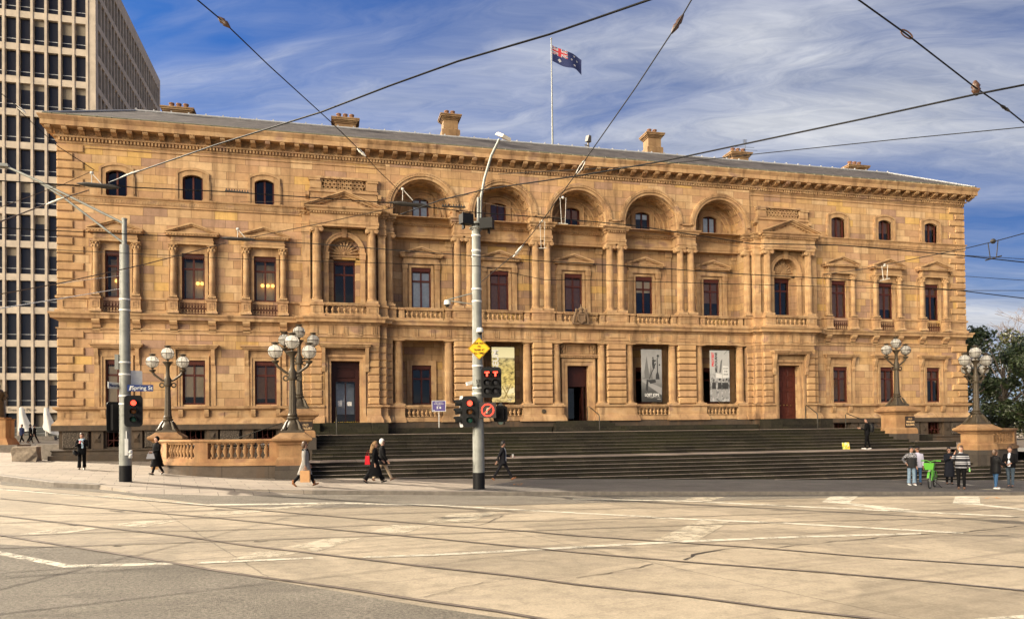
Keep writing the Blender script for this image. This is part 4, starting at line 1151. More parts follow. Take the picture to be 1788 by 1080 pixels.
# cracks in the concrete
CRACK = plain('crack_in_concrete', (.03,.022,.016), .9)
def crack(pix, w):
    P = [on_road(*p) for p in pix]; Q = []
    for a, b in zip(P, P[1:]):
        n = max(2, int((b-a).length/.25))
        for k in range(n):
            t = k/n; Q.append(a.lerp(b, t) + Vector((rnd.uniform(-.05,.05), rnd.uniform(-.05,.05), 0)))
    Q.append(P[-1])
    m = MB(); vs = []; fs = []
    for i, p in enumerate(Q):
        d = (Q[min(i+1,len(Q)-1)]-Q[max(i-1,0)]).normalized(); nr = Vector((d.y,-d.x)); ww = w*rnd.uniform(.2,1.3)
        vs += [(p.x+nr.x*ww, p.y+nr.y*ww, rz_(p.x)+.0095), (p.x-nr.x*ww, p.y-nr.y*ww, rz_(p.x)+.0095)]
    for i in range(len(Q)-1): fs.append((2*i,2*i+2,2*i+3,2*i+1))
    m.add(vs, fs); o = m.build('road_crack', CRACK); o['kind'] = 'structure'
crack([(1195,977),(1210,968),(1250,961),(1290,956)], .03); crack([(1345,957),(1390,952),(1490,942),(1575,934),(1690,928),(1788,917)], .02)
crack([(735,1043),(800,1026),(890,1010)], .012); crack([(1003,1010),(1060,1000),(1140,984)], .012); crack([(828,917),(845,914),(880,899)], .014)
for l in ([(190,891),(215,893)], [(105,915),(135,917)], [(197,953),(212,953)], [(440,946),(468,944)], [(375,889),(392,890)]): crack(l, .05)
# drain grate by the kerb
p = on_road(437, 858.5); m = MB()
for k in range(18): m.box(-1.05+k*.12, -.97+k*.12, -.2, .2, 0, .012)
m.box(-1.1,1.1,-.24,-.2,0,.014); m.box(-1.1,1.1,.2,.24,0,.014)
tag(m.build('drain_grate', GROOVE, None, (p.x, p.y, rz_(p.x)+.006), rz=-.1), 'dark iron drain grate in the asphalt at the foot of the kerb', 'drain')
# fallen leaves by the kerb
LEAFM = plain('fallen_leaf', (.42,.17,.03), .8)
m = MB()
for u, v, n in ((1735,869,8),(1500,862,10),(935,860,5),(900,853,8),(0,832,30)):
    for k in range(n):
        q = on_road(u+rnd.uniform(-14,14), v+rnd.uniform(-1.2,1.2)); a = rnd.uniform(0,6); s_ = .06; zz = gz(q.x,q.y)+.02 if v in (853,) else rz_(q.x)+.012
        m.add([(q.x+s_*math.cos(a+i*1.57), q.y+s_*math.sin(a+i*1.57), zz+rnd.uniform(0,.02)) for i in range(4)], [(0,1,2,3)])
tag(m.build('fallen_leaves', LEAFM), 'scattered orange fallen leaves along the kerb', 'leaves', None, 'stuff')

# ------------------------------------------------------------------ steps and terrace
def bluestone(moss):
    t = NT('bluestone_steps' + ('_mossy' if moss else '')); co, x, y, z = t.xyz()
    n1 = t.noise(co, 1.3, 6, .65); n2 = t.noise(co, 14, 4)
    row = t.math('FLOOR', t.math('DIVIDE', t.math('SUBTRACT', z, .002), RZ)); wr = t.n('ShaderNodeTexWhiteNoise', noise_dimensions='1D', i_W=row).outputs[0]
    u = t.math('ADD', t.math('DIVIDE', x, 1.55), t.math('MULTIPLY', wr, 3.0)); fu = t.math('FRACT', u)
    wb = t.n('ShaderNodeTexWhiteNoise', noise_dimensions='3D', i_Vector=t.comb(t.math('FLOOR', u), row, 0.0)).outputs[0]
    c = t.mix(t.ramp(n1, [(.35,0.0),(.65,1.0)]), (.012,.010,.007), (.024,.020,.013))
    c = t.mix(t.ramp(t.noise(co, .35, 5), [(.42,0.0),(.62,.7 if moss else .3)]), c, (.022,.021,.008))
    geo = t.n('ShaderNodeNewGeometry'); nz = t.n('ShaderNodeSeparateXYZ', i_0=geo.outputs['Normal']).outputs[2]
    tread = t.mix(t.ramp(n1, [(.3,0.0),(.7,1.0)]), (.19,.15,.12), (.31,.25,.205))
    c = t.mix(t.ramp(nz, [(.5,0.0),(.8,1.0)]), c, tread)  # worn treads; their brighter light and the risers' shade are in the colour
    c = t.mix(1.0, c, t.ramp(wb, [(0,.72),(1,1.3)]), 'MULTIPLY')
    c = t.mix(1.0, c, t.ramp(t.math('MINIMUM', fu, t.math('SUBTRACT', 1.0, fu)), [(.004,.35),(.012,1.0)]), 'MULTIPLY')
    c = t.mix(1.0, c, t.ramp(n2, [(.3,.7),(.7,1.25)]), 'MULTIPLY')
    return t.done(c, .8, n2, .4, .02, spec=.25)
RZ = .163
STEP = bluestone(False); STEPM = bluestone(True)
RZ = .163; ZM = .54; ZT = 1.681; YL = -12.2; YU = -9.45
ST = empty('stone_staircase', (0,-9,.54), 'broad dark bluestone staircase in two flights up to the building', 'steps')
def part(m, name, mat, root, **k):
    o = m.build(name, mat, root, **k); o.location = -Vector(root.location); return o
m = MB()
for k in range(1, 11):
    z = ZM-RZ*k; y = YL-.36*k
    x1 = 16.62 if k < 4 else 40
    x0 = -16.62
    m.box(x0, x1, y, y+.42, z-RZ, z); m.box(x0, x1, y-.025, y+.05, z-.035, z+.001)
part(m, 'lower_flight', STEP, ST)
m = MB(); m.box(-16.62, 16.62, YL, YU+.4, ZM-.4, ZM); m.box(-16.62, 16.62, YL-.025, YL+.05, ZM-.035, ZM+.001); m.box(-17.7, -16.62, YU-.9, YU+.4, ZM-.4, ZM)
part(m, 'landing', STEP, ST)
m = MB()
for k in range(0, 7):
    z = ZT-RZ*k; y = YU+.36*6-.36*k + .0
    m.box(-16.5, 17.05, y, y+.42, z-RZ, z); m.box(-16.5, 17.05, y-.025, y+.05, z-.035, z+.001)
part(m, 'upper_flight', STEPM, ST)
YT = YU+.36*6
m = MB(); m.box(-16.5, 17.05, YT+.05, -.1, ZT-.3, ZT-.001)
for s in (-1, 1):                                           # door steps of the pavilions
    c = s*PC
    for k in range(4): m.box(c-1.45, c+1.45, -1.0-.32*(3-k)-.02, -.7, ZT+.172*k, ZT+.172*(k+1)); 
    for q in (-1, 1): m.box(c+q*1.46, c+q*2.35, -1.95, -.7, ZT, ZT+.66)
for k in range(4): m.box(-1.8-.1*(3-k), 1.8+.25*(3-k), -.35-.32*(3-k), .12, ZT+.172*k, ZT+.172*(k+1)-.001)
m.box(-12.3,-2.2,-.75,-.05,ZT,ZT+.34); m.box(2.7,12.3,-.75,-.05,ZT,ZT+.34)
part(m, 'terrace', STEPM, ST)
m = MB(); m.box(17.06,19.4,-8.0,-6.6,.2,1.28); m.box(17.06,19.9,-9.2,-8.0,.2,.88)
part(m, 'cheek_block', STEP, ST)
sheet('side_path', [(16.63,-11.9),(120,-11.9),(120,90),(30.5,90),(30.5,-.4),(17.06,-.4)], plain('pale_gravel_path', (.27,.22,.175), .95, var=.2, scale=20), lambda x, y: .535)

# pedestals with flaring caps
PEDM = stone('brown_sandstone_pedestal', None, pal=[(0,(.32,.185,.09)),(.3,(.28,.15,.075)),(.5,(.35,.21,.105)),(.62,(.31,.17,.085)),(.75,(.23,.13,.075))], stain=.75, fine=.2)
DARKW = stone('dark_bluestone_wall', .5, 1.4, 0, pal=[(0,(.07,.058,.048)),(.5,(.085,.066,.052)),(.8,(.06,.05,.042))], joint=.7, stain=.4)
def pedestal(x, y, z0, zc, half, label, group, sign=False, capz=.5, dark=None):
    P = empty('lamp_pedestal', (x, y, z0), label, 'pedestal', group)
    h = zc - z0; m = MB(); a = half; zd = (dark if dark is not None else z0) - z0
    m.box(-a*1.22, a*1.22, -a*1.22, a*1.22, zd, zd+.2)
    m.sweep([(-a*1.1,-a*1.1),(a*1.1,-a*1.1),(a*1.1,a*1.1),(-a*1.1,a*1.1)], [(0,zd+.2),(a*.1,zd+.2),(a*.1,zd+.26),(0,zd+.34),(-a*.1,zd+.36)], True)
    m.box(-a, a, -a, a, zd+.2, h-capz+.02)
    o = m.build('shaft', PEDM, P)
    if dark is not None:
        m = MB(); m.box(-a*1.28, a*1.28, -a*1.28, a*1.28, 0, zd); m.build('base', DARKW, P)
    m = MB(); q = a*1.05
    m.sweep([(-q,-q),(q,-q),(q,q),(-q,q)], [(-.05,h-capz),(.05,h-capz+.03),(.08,h-capz+.1),(.2,h-capz+.16),(.24,h-capz+.2),(.24,h-capz+.28),(.15,h-capz+.34),(-.02,h-.04),(-.06,h),(-q,h)], True)
    m.build('cap', PEDM, P)
    if sign:
        m = MB(); m.box(-.02, .62, -a-.05, -a-.005, h-capz-.76, h-capz-.12)
        pl = m.build('name_plaque', plain('dark_plaque', (.03,.02,.015), .4), P)
        GOLD = plain('pale_gold_lettering', (.62,.42,.22), .5)
        for i, tx in enumerate(('OLD','TREASURY','BUILDING')):
            text_mesh(tx, .155, GOLD, pl, (.3, -a-.055, h-capz-.27-.17*i), sx=.82, bold=.002)
    return P
gB = 'stone pedestals under the lamps'
pedestal(-17.17,-13.3,-.15,1.85,.52,'brown stone pedestal at the street end of the left curved balustrade',gB,dark=.52)
pedestal(17.17,-13.3,-.75,1.85,.52,'brown stone pedestal at the street end of the right curved balustrade',gB,dark=.52)
pedestal(-23.15,-7.0,.2,1.93,.5,'low brown stone pedestal at the far left end of the curved balustrade', gB)
pedestal(23.6,-7.0,.3,1.93,.5,'brown stone pedestal behind the right balustrade pedestal', gB)
pedestal(-17.1,-7.8,.5,2.97,.62,'tall stone pedestal with name plaque left of the upper steps',gB,True,dark=1.6)
pedestal(17.1,-7.8,.5,2.97,.62,'tall stone pedestal with name plaque right of the upper steps',gB,True,dark=1.35)

# lamps with three glass globes
def globe_glass():
    t = NT('frosted_lamp_globe'); b = t.n('ShaderNodeBsdfTranslucent', i_0=(.97,.95,.9,1)); d = t.n('ShaderNodeBsdfPrincipled', i_Roughness=.35)
    d.inputs['Base Color'].default_value = (.85,.83,.78,1)
    mx = t.n('ShaderNodeMixShader', i_0=.75, i_1=d.outputs[0], i_2=b.outputs[0])
    tr = t.n('ShaderNodeBsdfTransparent', i_0=(.95,.94,.92,1)); m2 = t.n('ShaderNodeMixShader', i_0=.93, i_1=tr.outputs[0], i_2=mx.outputs[0])
    t.t.links.new(m2.outputs[0], t.out.inputs[0]); return t.m
GLOBE = globe_glass()
m = MB(); m.frus(-.46,.46,-.46,.46,0,-.44,.44,-.44,.44,.1); m.lathe([(.44,.1),(.36,.2),(.26,.34),(.2,.48),(.17,.56)], n=8)
for k in range(4):
    a = math.pi/4+k*math.pi/2; ca, sa = math.cos(a), math.sin(a)
    m.tube([(.52*ca,.52*sa,.08),(.44*ca,.44*sa,.16),(.33*ca,.33*sa,.4),(.24*ca,.24*sa,.52)], [.05,.09,.06,.04], 6); m.ball((.54*ca,.54*sa,.08), .08, n=8, m=5)
L_BASE = m.mesh('base', BRONZE, 40)
m = MB(); m.lathe([(.2,.54),(.24,.58),(.24,.62),(.17,.66),(.2,.72),(.17,.78)], n=16)
m.lathe([(.165,.78),(.15,1.0),(.125,2.0),(.12,2.15)], n=24, flute=.08)
m.lathe([(.13,2.15),(.16,2.2),(.17,2.3),(.15,2.42),(.17,2.5),(.12,2.6),(.09,2.7),(.085,3.1),(.11,3.14),(.12,3.18),(.17,3.24),(.2,3.3),(.24,3.32),(.24,3.35),(.05,3.37),(.03,3.45)], n=16)
L_SHAFT = m.mesh('shaft', BRONZE, 40)
def arm_mesh():
    m = MB()
    m.tube([(.1,0,2.42),(.25,0,2.47),(.42,0,2.6),(.58,0,2.72),(.66,0,2.86)], [.05,.05,.05,.055,.06], 8)
    m.lathe([(.06,2.84),(.13,2.9),(.15,2.94),(.15,2.97),(.04,2.99),(.03,3.08)], .67, 0, 0, 12)
    m.tube([(.26+.1*math.cos(a), 0, 2.24+.1*math.sin(a)) for a in [k*math.pi/6 for k in range(13)]], .035, 6)
    return m.mesh('arm', BRONZE, 50)
L_ARM = arm_mesh()
m = MB(); m.ball((0,0,.3), .285, n=20, m=14); L_GLOBE = m.mesh('globe', GLOBE, 60)
m = MB(); m.lathe([(.03,-.05),(.07,0),(.09,.03),(.1,.05)], n=12); m.lathe([(.1,.56),(.09,.6),(.16,.63),(.17,.66),(.11,.68),(.03,.7)], n=12)
for k in range(4):
    a = k*math.pi/4
    m.tube([(.292*math.cos(t)*math.cos(a), .292*math.cos(t)*math.sin(a), .3+.292*math.sin(t)) for t in [j*math.pi/12 for j in range(24)]], .0065, 4, cap=False)
m.lathe([(.285,.285),(.305,.285),(.305,.315),(.285,.315)], n=24)
L_CAGE = m.mesh('cage', BRONZE, 40)
def lamp(x, y, z, label):
    L = empty('street_lamp', (x, y, z), label, 'street lamp', 'bronze lamps with three glass globes')
    link('base', L_BASE, L); link('shaft', L_SHAFT, L)
    for a in (0.0, math.pi):
        a_ = link('arm', L_ARM, L, rz=a)
    for dx, dz in ((-.67,3.04),(.67,3.04),(0,3.44)):
        g = link('globe', L_GLOBE, L, (dx, 0, dz)); link('cage', L_CAGE, g)
    return L
lamp(-23.15,-7,1.93,'leftmost bronze lamp with three bright globes above the woman in the long black coat')
lamp(-17.17,-13.3,1.85,'bronze three globe lamp in front of another lamp, on the left balustrade pedestal')
lamp(-17.1,-7.8,2.97,'three globe lamp over the left name plaque, half hidden by the nearer lamp')
lamp(17.1,-7.8,2.97,'bronze three globe lamp on the name plaque pedestal right of the steps')
lamp(17.17,-13.3,1.85,'bronze three globe lamp on the right balustrade pedestal beyond the building corner')
lamp(23.6,-7,1.93,'bronze lamp mostly hidden behind the rightmost lamp near the street')

# curved balustrades
BALD = baluster_mesh(.66, .11, PEDM)
def drum(s, label):
    cx, cy, Rr = s*17.72, -7.6, 5.42
    D = empty('curved_balustrade', (cx, cy, .5), label, 'balustrade', 'curved stone balustrades beside the steps')
    def P(t, r): return (cx - s*-1*0 + s*r*math.sin(rad(t)), cy - r*math.cos(rad(t)))   # t = 0 at the street end
    def band(name, r0, r1, z0, z1, mat, t0=0, t1=90, n=30):
        m = MB(); vs = []; fs = []
        for k in range(n+1):
            t = t0+(t1-t0)*k/n; a = P(t, r0); b = P(t, r1)
            vs += [(a[0],a[1],z0),(b[0],b[1],z0),(b[0],b[1],z1),(a[0],a[1],z1)]
        for k in range(n):
            i = 4*k
            for j in range(4): fs.append((i+j, i+4+j, i+4+(j+1)%4, i+(j+1)%4))
        fs += [(0,1,2,3),(4*n+3,4*n+2,4*n+1,4*n)]
        m.add(vs, fs); me = m.mesh(name, mat)
        o = link(name, me, D); o.location = -Vector(D.location)
        bm_fix(me); return o
    band('wall', Rr-.25, Rr+.2, -1.3, .52, DARKW)
    band('plinth', Rr-.26, Rr+.26, .52, .66, PEDM); band('plinth', Rr-.2, Rr+.16, .66, .80, PEDM)
    band('rail', Rr-.16, Rr+.16, 1.46, 1.52, PEDM); band('rail', Rr-.24, Rr+.24, 1.52, 1.60, PEDM)
    for a, b in ((4,31),(38,60),(67,88)):
        for k in range(9):
            t = a+(b-a)*(k+.5)/9; p = P(t, Rr); o = link('baluster', BALD, D, (p[0]-cx, p[1]-cy, .80-.5)); o.rotation_euler = (0,0,rad(-t if s>0 else t))
    for a, b in ((0,4),(31,38),(60,67),(88,90)): band('pier', Rr-.17, Rr+.17, .8, 1.46, PEDM, a, b, 3)
    return D
import bmesh
def bm_fix(me):
    b = bmesh.new(); b.from_mesh(me); bmesh.ops.recalc_face_normals(b, faces=b.faces); b.to_mesh(me); b.free()
drum(-1, 'curved stone balustrade on a dark base behind the woman in the long black coat')
drum(1, 'curved stone balustrade right of the steps at the edge of the photo')

# handrails
HR = plain('dark_handrail', (.04,.036,.03), .4, .5)
def handrail(pts, label):
    m = MB(); 
    m.tube(pts, .028, 8)
    tag(m.build('handrail', HR, smooth=50), label, 'handrail', 'dark pipe handrails')
handrail([(15.75,-.95,2.37),(15.75,-.95,3.2),(15.75,-1.05,3.28),(15.75,-2.1,2.72),(15.75,-2.2,2.6),(15.75,-2.2,1.68)], 'dark pipe handrail at the closed red door')
handrail([(-15.3,-.95,2.37),(-15.3,-.95,3.2),(-15.3,-1.05,3.28),(-15.3,-2.1,2.72),(-15.3,-2.2,2.6),(-15.3,-2.2,1.68)], 'dark pipe handrail at the glass door on the left')
handrail([(.55,.3,2.37),(.55,.3,3.25),(.6,.2,3.3),(.75,-1.2,2.72),(.75,-1.3,2.6),(.75,-1.3,1.68)], 'dark pipe handrail at the middle doorway')
handrail([(17.6,-2.6,.6),(17.6,-2.6,2.6),(17.68,-2.6,2.66),(19.0,-2.6,2.2),(20.6,-2.6,1.6),(20.7,-2.6,1.5),(20.7,-2.6,.54)], 'dark pipe handrail beside the plaque pedestal on the right')
handrail([(-20.6,-4.0,.4),(-20.6,-4.0,1.5),(-18.6,-4.0,2.2),(-17.4,-4.0,2.6),(-17.4,-4.0,.5)], 'sloping pipe handrail behind the left balustrade')

# ------------------------------------------------------------------ office tower
TOWC = plain('precast_concrete_tower', (.41,.345,.275), .85, var=.2, scale=1.3)
TG = None
t = NT('tower_window_glass'); co = t.xyz()[0]
bs = t.n('ShaderNodeBsdfPrincipled', i_Roughness=.04); bs.inputs['Base Color'].default_value = (.02,.02,.024,1); bs.inputs['Specular IOR Level'].default_value = .35
bp_ = t.n('ShaderNodeBump', i_Strength=.05, i_Distance=.3, i_Height=t.noise(co, .5, 2)); t.t.links.new(bp_.outputs[0], bs.inputs['Normal']); t.t.links.new(bs.outputs[0], t.out.inputs[0]); TG = t.m
TBAR = plain('pale_window_rail', (.45,.45,.45), .4, .3); TBL = plain('grey_roller_blind', (.20,.17,.13), .9)
tx, ty, tz = -40.44, 45.0, 1.15
T = empty('office_tower', (tx, ty, tz), 'tall pale concrete office tower with a grid of dark windows', 'building')
NC = 22; fl = [47.06-3.57*k+3.57*2 for k in range(15)]       # window heads
ops = []
for k in range(NC):
    xr = -41.43-1.357*k; xl = xr-1.06
    for zt in fl: ops.append((xl, xr, zt-2.85, zt))
    ops.append((xl-.0, xr, 1.4, 4.1))
m = MB(); m.wall(tx-.99-1.357*NC-.6, tx, .3, 55.7, ty, ty+.55, ops)
o = m.build('front_wall', TOWC, T); o.location = -Vector(T.location)
NS = 23; ops2 = []
for k in range(NS):
    a = ty+.95+1.357*k
    for zt in fl: ops2.append((a, a+1.06, zt-2.85, zt))
m = MB(); m.wall(ty, ty+.95+1.357*NS+.6, .3, 55.7, 0, .55, ops2)
m.v = [(tx - v[1], v[0], v[2]) for v in m.v]
o = m.build('side_wall', TOWC, T); o.location = -Vector(T.location)
m = MB(); xw = tx-.99-1.357*NC-.6; yb = ty+.95+1.357*NS+.6
m.box(xw, tx, ty, yb, 55.7, 55.9); m.box(xw, xw+.3, ty+.6, yb, .3, 55.7); m.box(xw, tx-.6, yb-.3, yb, .3, 55.7); m.box(xw+.3, tx-1.2, ty+1.2, yb-.3, .3, 55.6)
o = m.build('roof_and_back', TOWC, T); o.location = -Vector(T.location)
m = MB()
for k in range(NC+1):
    xr = -41.43-1.357*k
    m.box(xr+.03, xr+.27, ty-.09, ty, .9, 55.7)
o = m.build('front_rib', TOWC, T); o.location = -Vector(T.location)
def twin(m, xl, xr, zt, r):
    m.cur = 0; m.add([(xl,.38,zt-2.85),(xr,.38,zt-2.85),(xr,.38,zt),(xl,.38,zt)], [(0,1,2,3)])
    m.cur = 1; m.box(xl, xr, .33, .37, zt-2.24, zt-2.19)
    if r < .3:
        m.cur = 2; h = .4+1.2*rnd.random(); m.add([(xl,.37,zt-h),(xr,.37,zt-h),(xr,.37,zt),(xl,.37,zt)], [(0,1,2,3)])
    m.cur = 0
rest = MB(); cnt = 0
for zt in fl:
    for k in range(NC):
        xr = -41.43-1.357*k; xl = xr-1.06
        if k < 7 and zt < 56 and cnt < 100:
            m = MB(); twin(m, xl, xr, zt, rnd.random()); o = m.build('window', [TG,TBAR,TBL], T); o.location = (-tx, 0, -tz); cnt += 1
        else: twin(rest, xl, xr, zt, rnd.random())
for k in range(NC):
    xr = -41.43-1.357*k; rest.cur = 0; rest.add([(xr-1.06,.42,1.4),(xr,.42,1.4),(xr,.42,4.1),(xr-1.06,.42,4.1)], [(0,1,2,3)])
side = MB()
for (a, b, z0, z1) in ops2:
    side.add([(-.4,a-ty,z0),(-.4,b-ty,z0),(-.4,b-ty,z1),(-.4,a-ty,z1)], [(0,1,2,3)])
n0 = len(rest.v); rest.v = [(v[0]-tx, v[1], v[2]) for v in rest.v]
rest.cur = 0; rest.add(side.v, side.f)
o = rest.build('window', [TG,TBAR,TBL], T); o.location = (0,0,-tz); o['kind'] = 'stuff'
text_mesh('1 Treasury Place', .46, plain('dark_bronze_letters', (.06,.05,.04), .5), T, (-47.9-tx, -.03, 4.55-tz), align='CENTER')

# ------------------------------------------------------------------ trees
BARK = plain('grey_brown_bark', (.10,.08,.065), .9, var=.3, scale=8)
def leafmat(name, a, b):
    t = NT(name); co, x, y, z = t.xyz()
    n1 = t.noise(co, 1.1, 3); n2 = t.noise(co, 7, 2)
    c = t.mix(t.ramp(n1, [(.35,0.0),(.65,1.0)]), a, b); c = t.mix(1.0, c, t.ramp(n2, [(.3,.7),(.7,1.35)]), 'MULTIPLY')
    return t.done(c, .45, spec=.4)
LM1 = leafmat('glossy_dark_leaves', (.010,.018,.006), (.030,.042,.013)); LM2 = leafmat('olive_leaves', (.035,.045,.014), (.085,.08,.024)); LM3 = leafmat('russet_dry_foliage', (.16,.10,.055), (.24,.155,.085))
def crown(name, clumps, n, size, mat, parent, r):
    m = MB(); vs = []; fs = []
    for k in range(n):
        c = clumps[r.randrange(len(clumps))]
        d = Vector((r.gauss(0,1), r.gauss(0,1), r.gauss(0,1))).normalized()*(c[3]*(.45+.6*r.random()**.5))
        p = Vector((c[0]+d.x, c[1]+d.y, c[2]+d.z*.8)); s_ = size*r.uniform(.6,1.3)
        a = (d.normalized() + Vector((r.gauss(0,.6), r.gauss(0,.6), r.gauss(.3,.6)))).normalized(); b = a.orthogonal().normalized(); c2 = a.cross(b)
        t_ = r.uniform(0,6.28); e1 = b*math.cos(t_)+c2*math.sin(t_); e2 = c2*math.cos(t_)-b*math.sin(t_); i = len(vs)
        vs += [p-e1*s_, p-e2*s_*.5+a*s_*.15, p+e1*s_, p+e2*s_*.5+a*s_*.15]; fs.append((i,i+1,i+2,i+3))
    m.add(vs, fs); return m.build(name, mat, parent)
def leafy(x, y, h, w, mat, label, seed, n=5200, size=.17, base=1.0):
    r = random.Random(seed); z0 = .5
    Tt = empty('evergreen_tree' if mat is not LM3 else 'dry_tree', (x, y, z0), label, 'tree', 'trees in the garden right of the building')
    m = MB(); cl = []
    m.tube([(0,0,-.6),(.1,0,h*.25),(0,.1,h*.5),(.1,0,h*.8)], [.28,.22,.15,.05], 8)
    for k in range(26):
        a = r.uniform(0,6.28); zz = base + (h-base)*r.random(); rr = w*.5*math.sin(math.pi*min(.98,(zz-base+h*.12)/(h-base+h*.2)))**.6*r.uniform(.45,1.0)
        c = (rr*math.cos(a), rr*math.sin(a), zz, w*r.uniform(.10,.2)); cl.append(c)
        m.tube([(0,0,zz*.55),(c[0]*.5,c[1]*.5,zz*.8),(c[0],c[1],zz)], [.09,.05,.02], 5)
    m.build('trunk', BARK, Tt); crown('crown', cl, n, size, mat, Tt, r); return Tt
leafy(34.5, 5.0, 8.6, 5.5, LM1, 'dark glossy evergreen tree touching the right corner of the building', 3)
leafy(38.5, 2.0, 7.2, 6.5, LM1, 'dark evergreen tree behind the rightmost lamp post', 5)
leafy(43.5, -1.0, 5.6, 6.5, LM1, 'low dark evergreen tree under the russet tree at the right edge', 8)
leafy(47, 10, 9.6, 8, LM2, 'olive green tree behind the dark evergreens at right', 9, 5600)
leafy(49, 0.5, 7.8, 5.5, LM3, 'russet dry leaved tree at the right edge of the photo', 12, 4200, .12, 2.2)
leafy(33.5, 12, 9.2, 6, LM2, 'olive tree rising just past the building corner, its sunlit top leaves against the sky', 14)
# leafless tree
def bare(x, y, h, label, seed):
    r = random.Random(seed); Tt = empty('leafless_tree', (x, y, .4), label, 'tree', 'trees in the garden right of the building')
    m = MB(); tw = MB()
    def grow(p, d, L, rad_, lev):
        q = p + d*L; mid = p + d*L*.5 + Vector((r.uniform(-.06,.06), r.uniform(-.06,.06), 0))*L
        (m if lev < 3 else tw).tube([p, mid, q], [rad_, rad_*.85, rad_*.65], 6 if lev < 3 else 3, cap=False)
        if lev == 6: return
        for k in range(3 if lev < 5 else 4):
            nd = (d + Vector((r.gauss(0,.55), r.gauss(0,.55), r.gauss(.12,.35)))).normalized()
            grow(q if k else mid.lerp(q, r.random()), nd, L*r.uniform(.62,.82), rad_*.6, lev+1)
    grow(Vector((0,0,-.5)), Vector((0,0,1)), h*.27, .34, 0)
    m.build('trunk', BARK, Tt); tw.build('twigs', plain('fine_twigs', (.15,.115,.10), .9), Tt)
leafy(40.5, 6.5, 9.0, 7, LM1, 'broad dark evergreen tree behind the low one at the right edge', 21)
leafy(52, -4.5, 6.6, 7, LM1, 'dark evergreen tree cut by the right edge of the photo', 23)
bare(60, 18, 17, 'tall leafless tree with fine twigs above the dark evergreens', 4)

# ------------------------------------------------------------------ things on the plaza at left
GRN = plain('rough_granite', (.22,.175,.13), .9, var=.4, scale=7, bump=.6)
gp = on_pave(40, 805)
m = MB(); r = random.Random(5); nx = 8; pts = []
vs = []; fs = []
for i, (z, sc_) in enumerate(((0,1.0),(.3,1.02),(.6,1.0),(.78,.97),(.8,.9))):
    for k in range(16):
        a = 2*math.pi*k/16; ca, sa = math.cos(a), math.sin(a)
        px = math.copysign(min(1, abs(ca)*1.35), ca)*.60; py = math.copysign(min(1, abs(sa)*1.35), sa)*.5
        vs.append((px*sc_+r.uniform(-.05,.05)*(i<3), py*sc_+r.uniform(-.05,.05)*(i<3), z))
for i in range(4):
    for k in range(16): fs.append((i*16+k, i*16+(k+1)%16, (i+1)*16+(k+1)%16, (i+1)*16+k))
fs.append(tuple(range(64,80))); m.add(vs, fs)
tag(m.build('granite_block', GRN, None, (gp.x, gp.y+.5, gz(gp.x, gp.y)-.02), rz=.1), 'rough hewn low granite block on the pavement at far left', 'stone block')
m = MB(); m.box(-.62,.75,-.28,.28,0,.85)
tag(m.build('stone_bench', KERB, None, (gp.x+.5, gp.y+2.4, gz(gp.x, gp.y)), rz=-.25), 'dark stone bench just behind the rough granite block', 'bench')
UMB = plain('white_canvas', (.5,.485,.46), .8, var=.08)
def umbrella(u, v, label, flip):
    p = at(u, v, 76); p.z = gz(p.x, p.y)
    U = empty('closed_umbrella', p, label, 'umbrella', 'closed white umbrellas by the tower')
    m = MB(); m.tube([(0,0,0),(0,0,3.3)], .04, 8); m.build('pole', WHITE, U)
    m = MB(); vs = []; fs = []; n = 14
    for i, (z, rr, ox) in enumerate(((3.35,.05,0),(3.28,.2,.02),(2.6,.28,.1),(1.8,.42,.28),(1.1,.62,.52),(.8,.7,.72))):
        for k in range(n):
            a = 2*math.pi*k/n; f = 1+.22*math.cos(4*a) if i > 1 else 1
            vs.append((ox+rr*f*math.cos(a)*.95-.1*(i>3), rr*f*math.sin(a)*.6, z + (.35*math.cos(a+.5) if i > 3 else 0)*-1*flip))
    for i in range(5):
        for k in range(n): fs.append((i*n+k, i*n+(k+1)%n, (i+1)*n+(k+1)%n, (i+1)*n+k))
    fs.append(tuple(range(n))); m.add(vs, fs); m.build('canopy', UMB, U, smooth=60)
    m = MB(); m.box(-.9,.9,-.4,.4,0,.42); o = m.build('base_planter', KERB, U)
umbrella(37, 775, 'closed white umbrella above the walking man in dark blue', -.3); umbrella(80, 771, 'closed white umbrella nearest the building corner', .8)
m = MB()
p0, p1 = at(14,772,80), at(101,770,80); z0 = gz(p0.x,p0.y)
L = (p1-p0); L.z = 0
for k in range(46): q = p0+L*k/45; m.box(q.x-.015,q.x+.015,q.y-.015,q.y+.015,z0,z0+1.15)
for zz in (.1,1.15): m.tube([(p0.x,p0.y,z0+zz),(p1.x,p1.y,z0+zz)], .03, 6)
m.box(p1.x-.06,p1.x+.06,p1.y-.06,p1.y+.06,z0,z0+1.5)
tag(m.build('metal_railing', STEEL), 'thin grey metal railing behind the closed white umbrellas', 'railing')
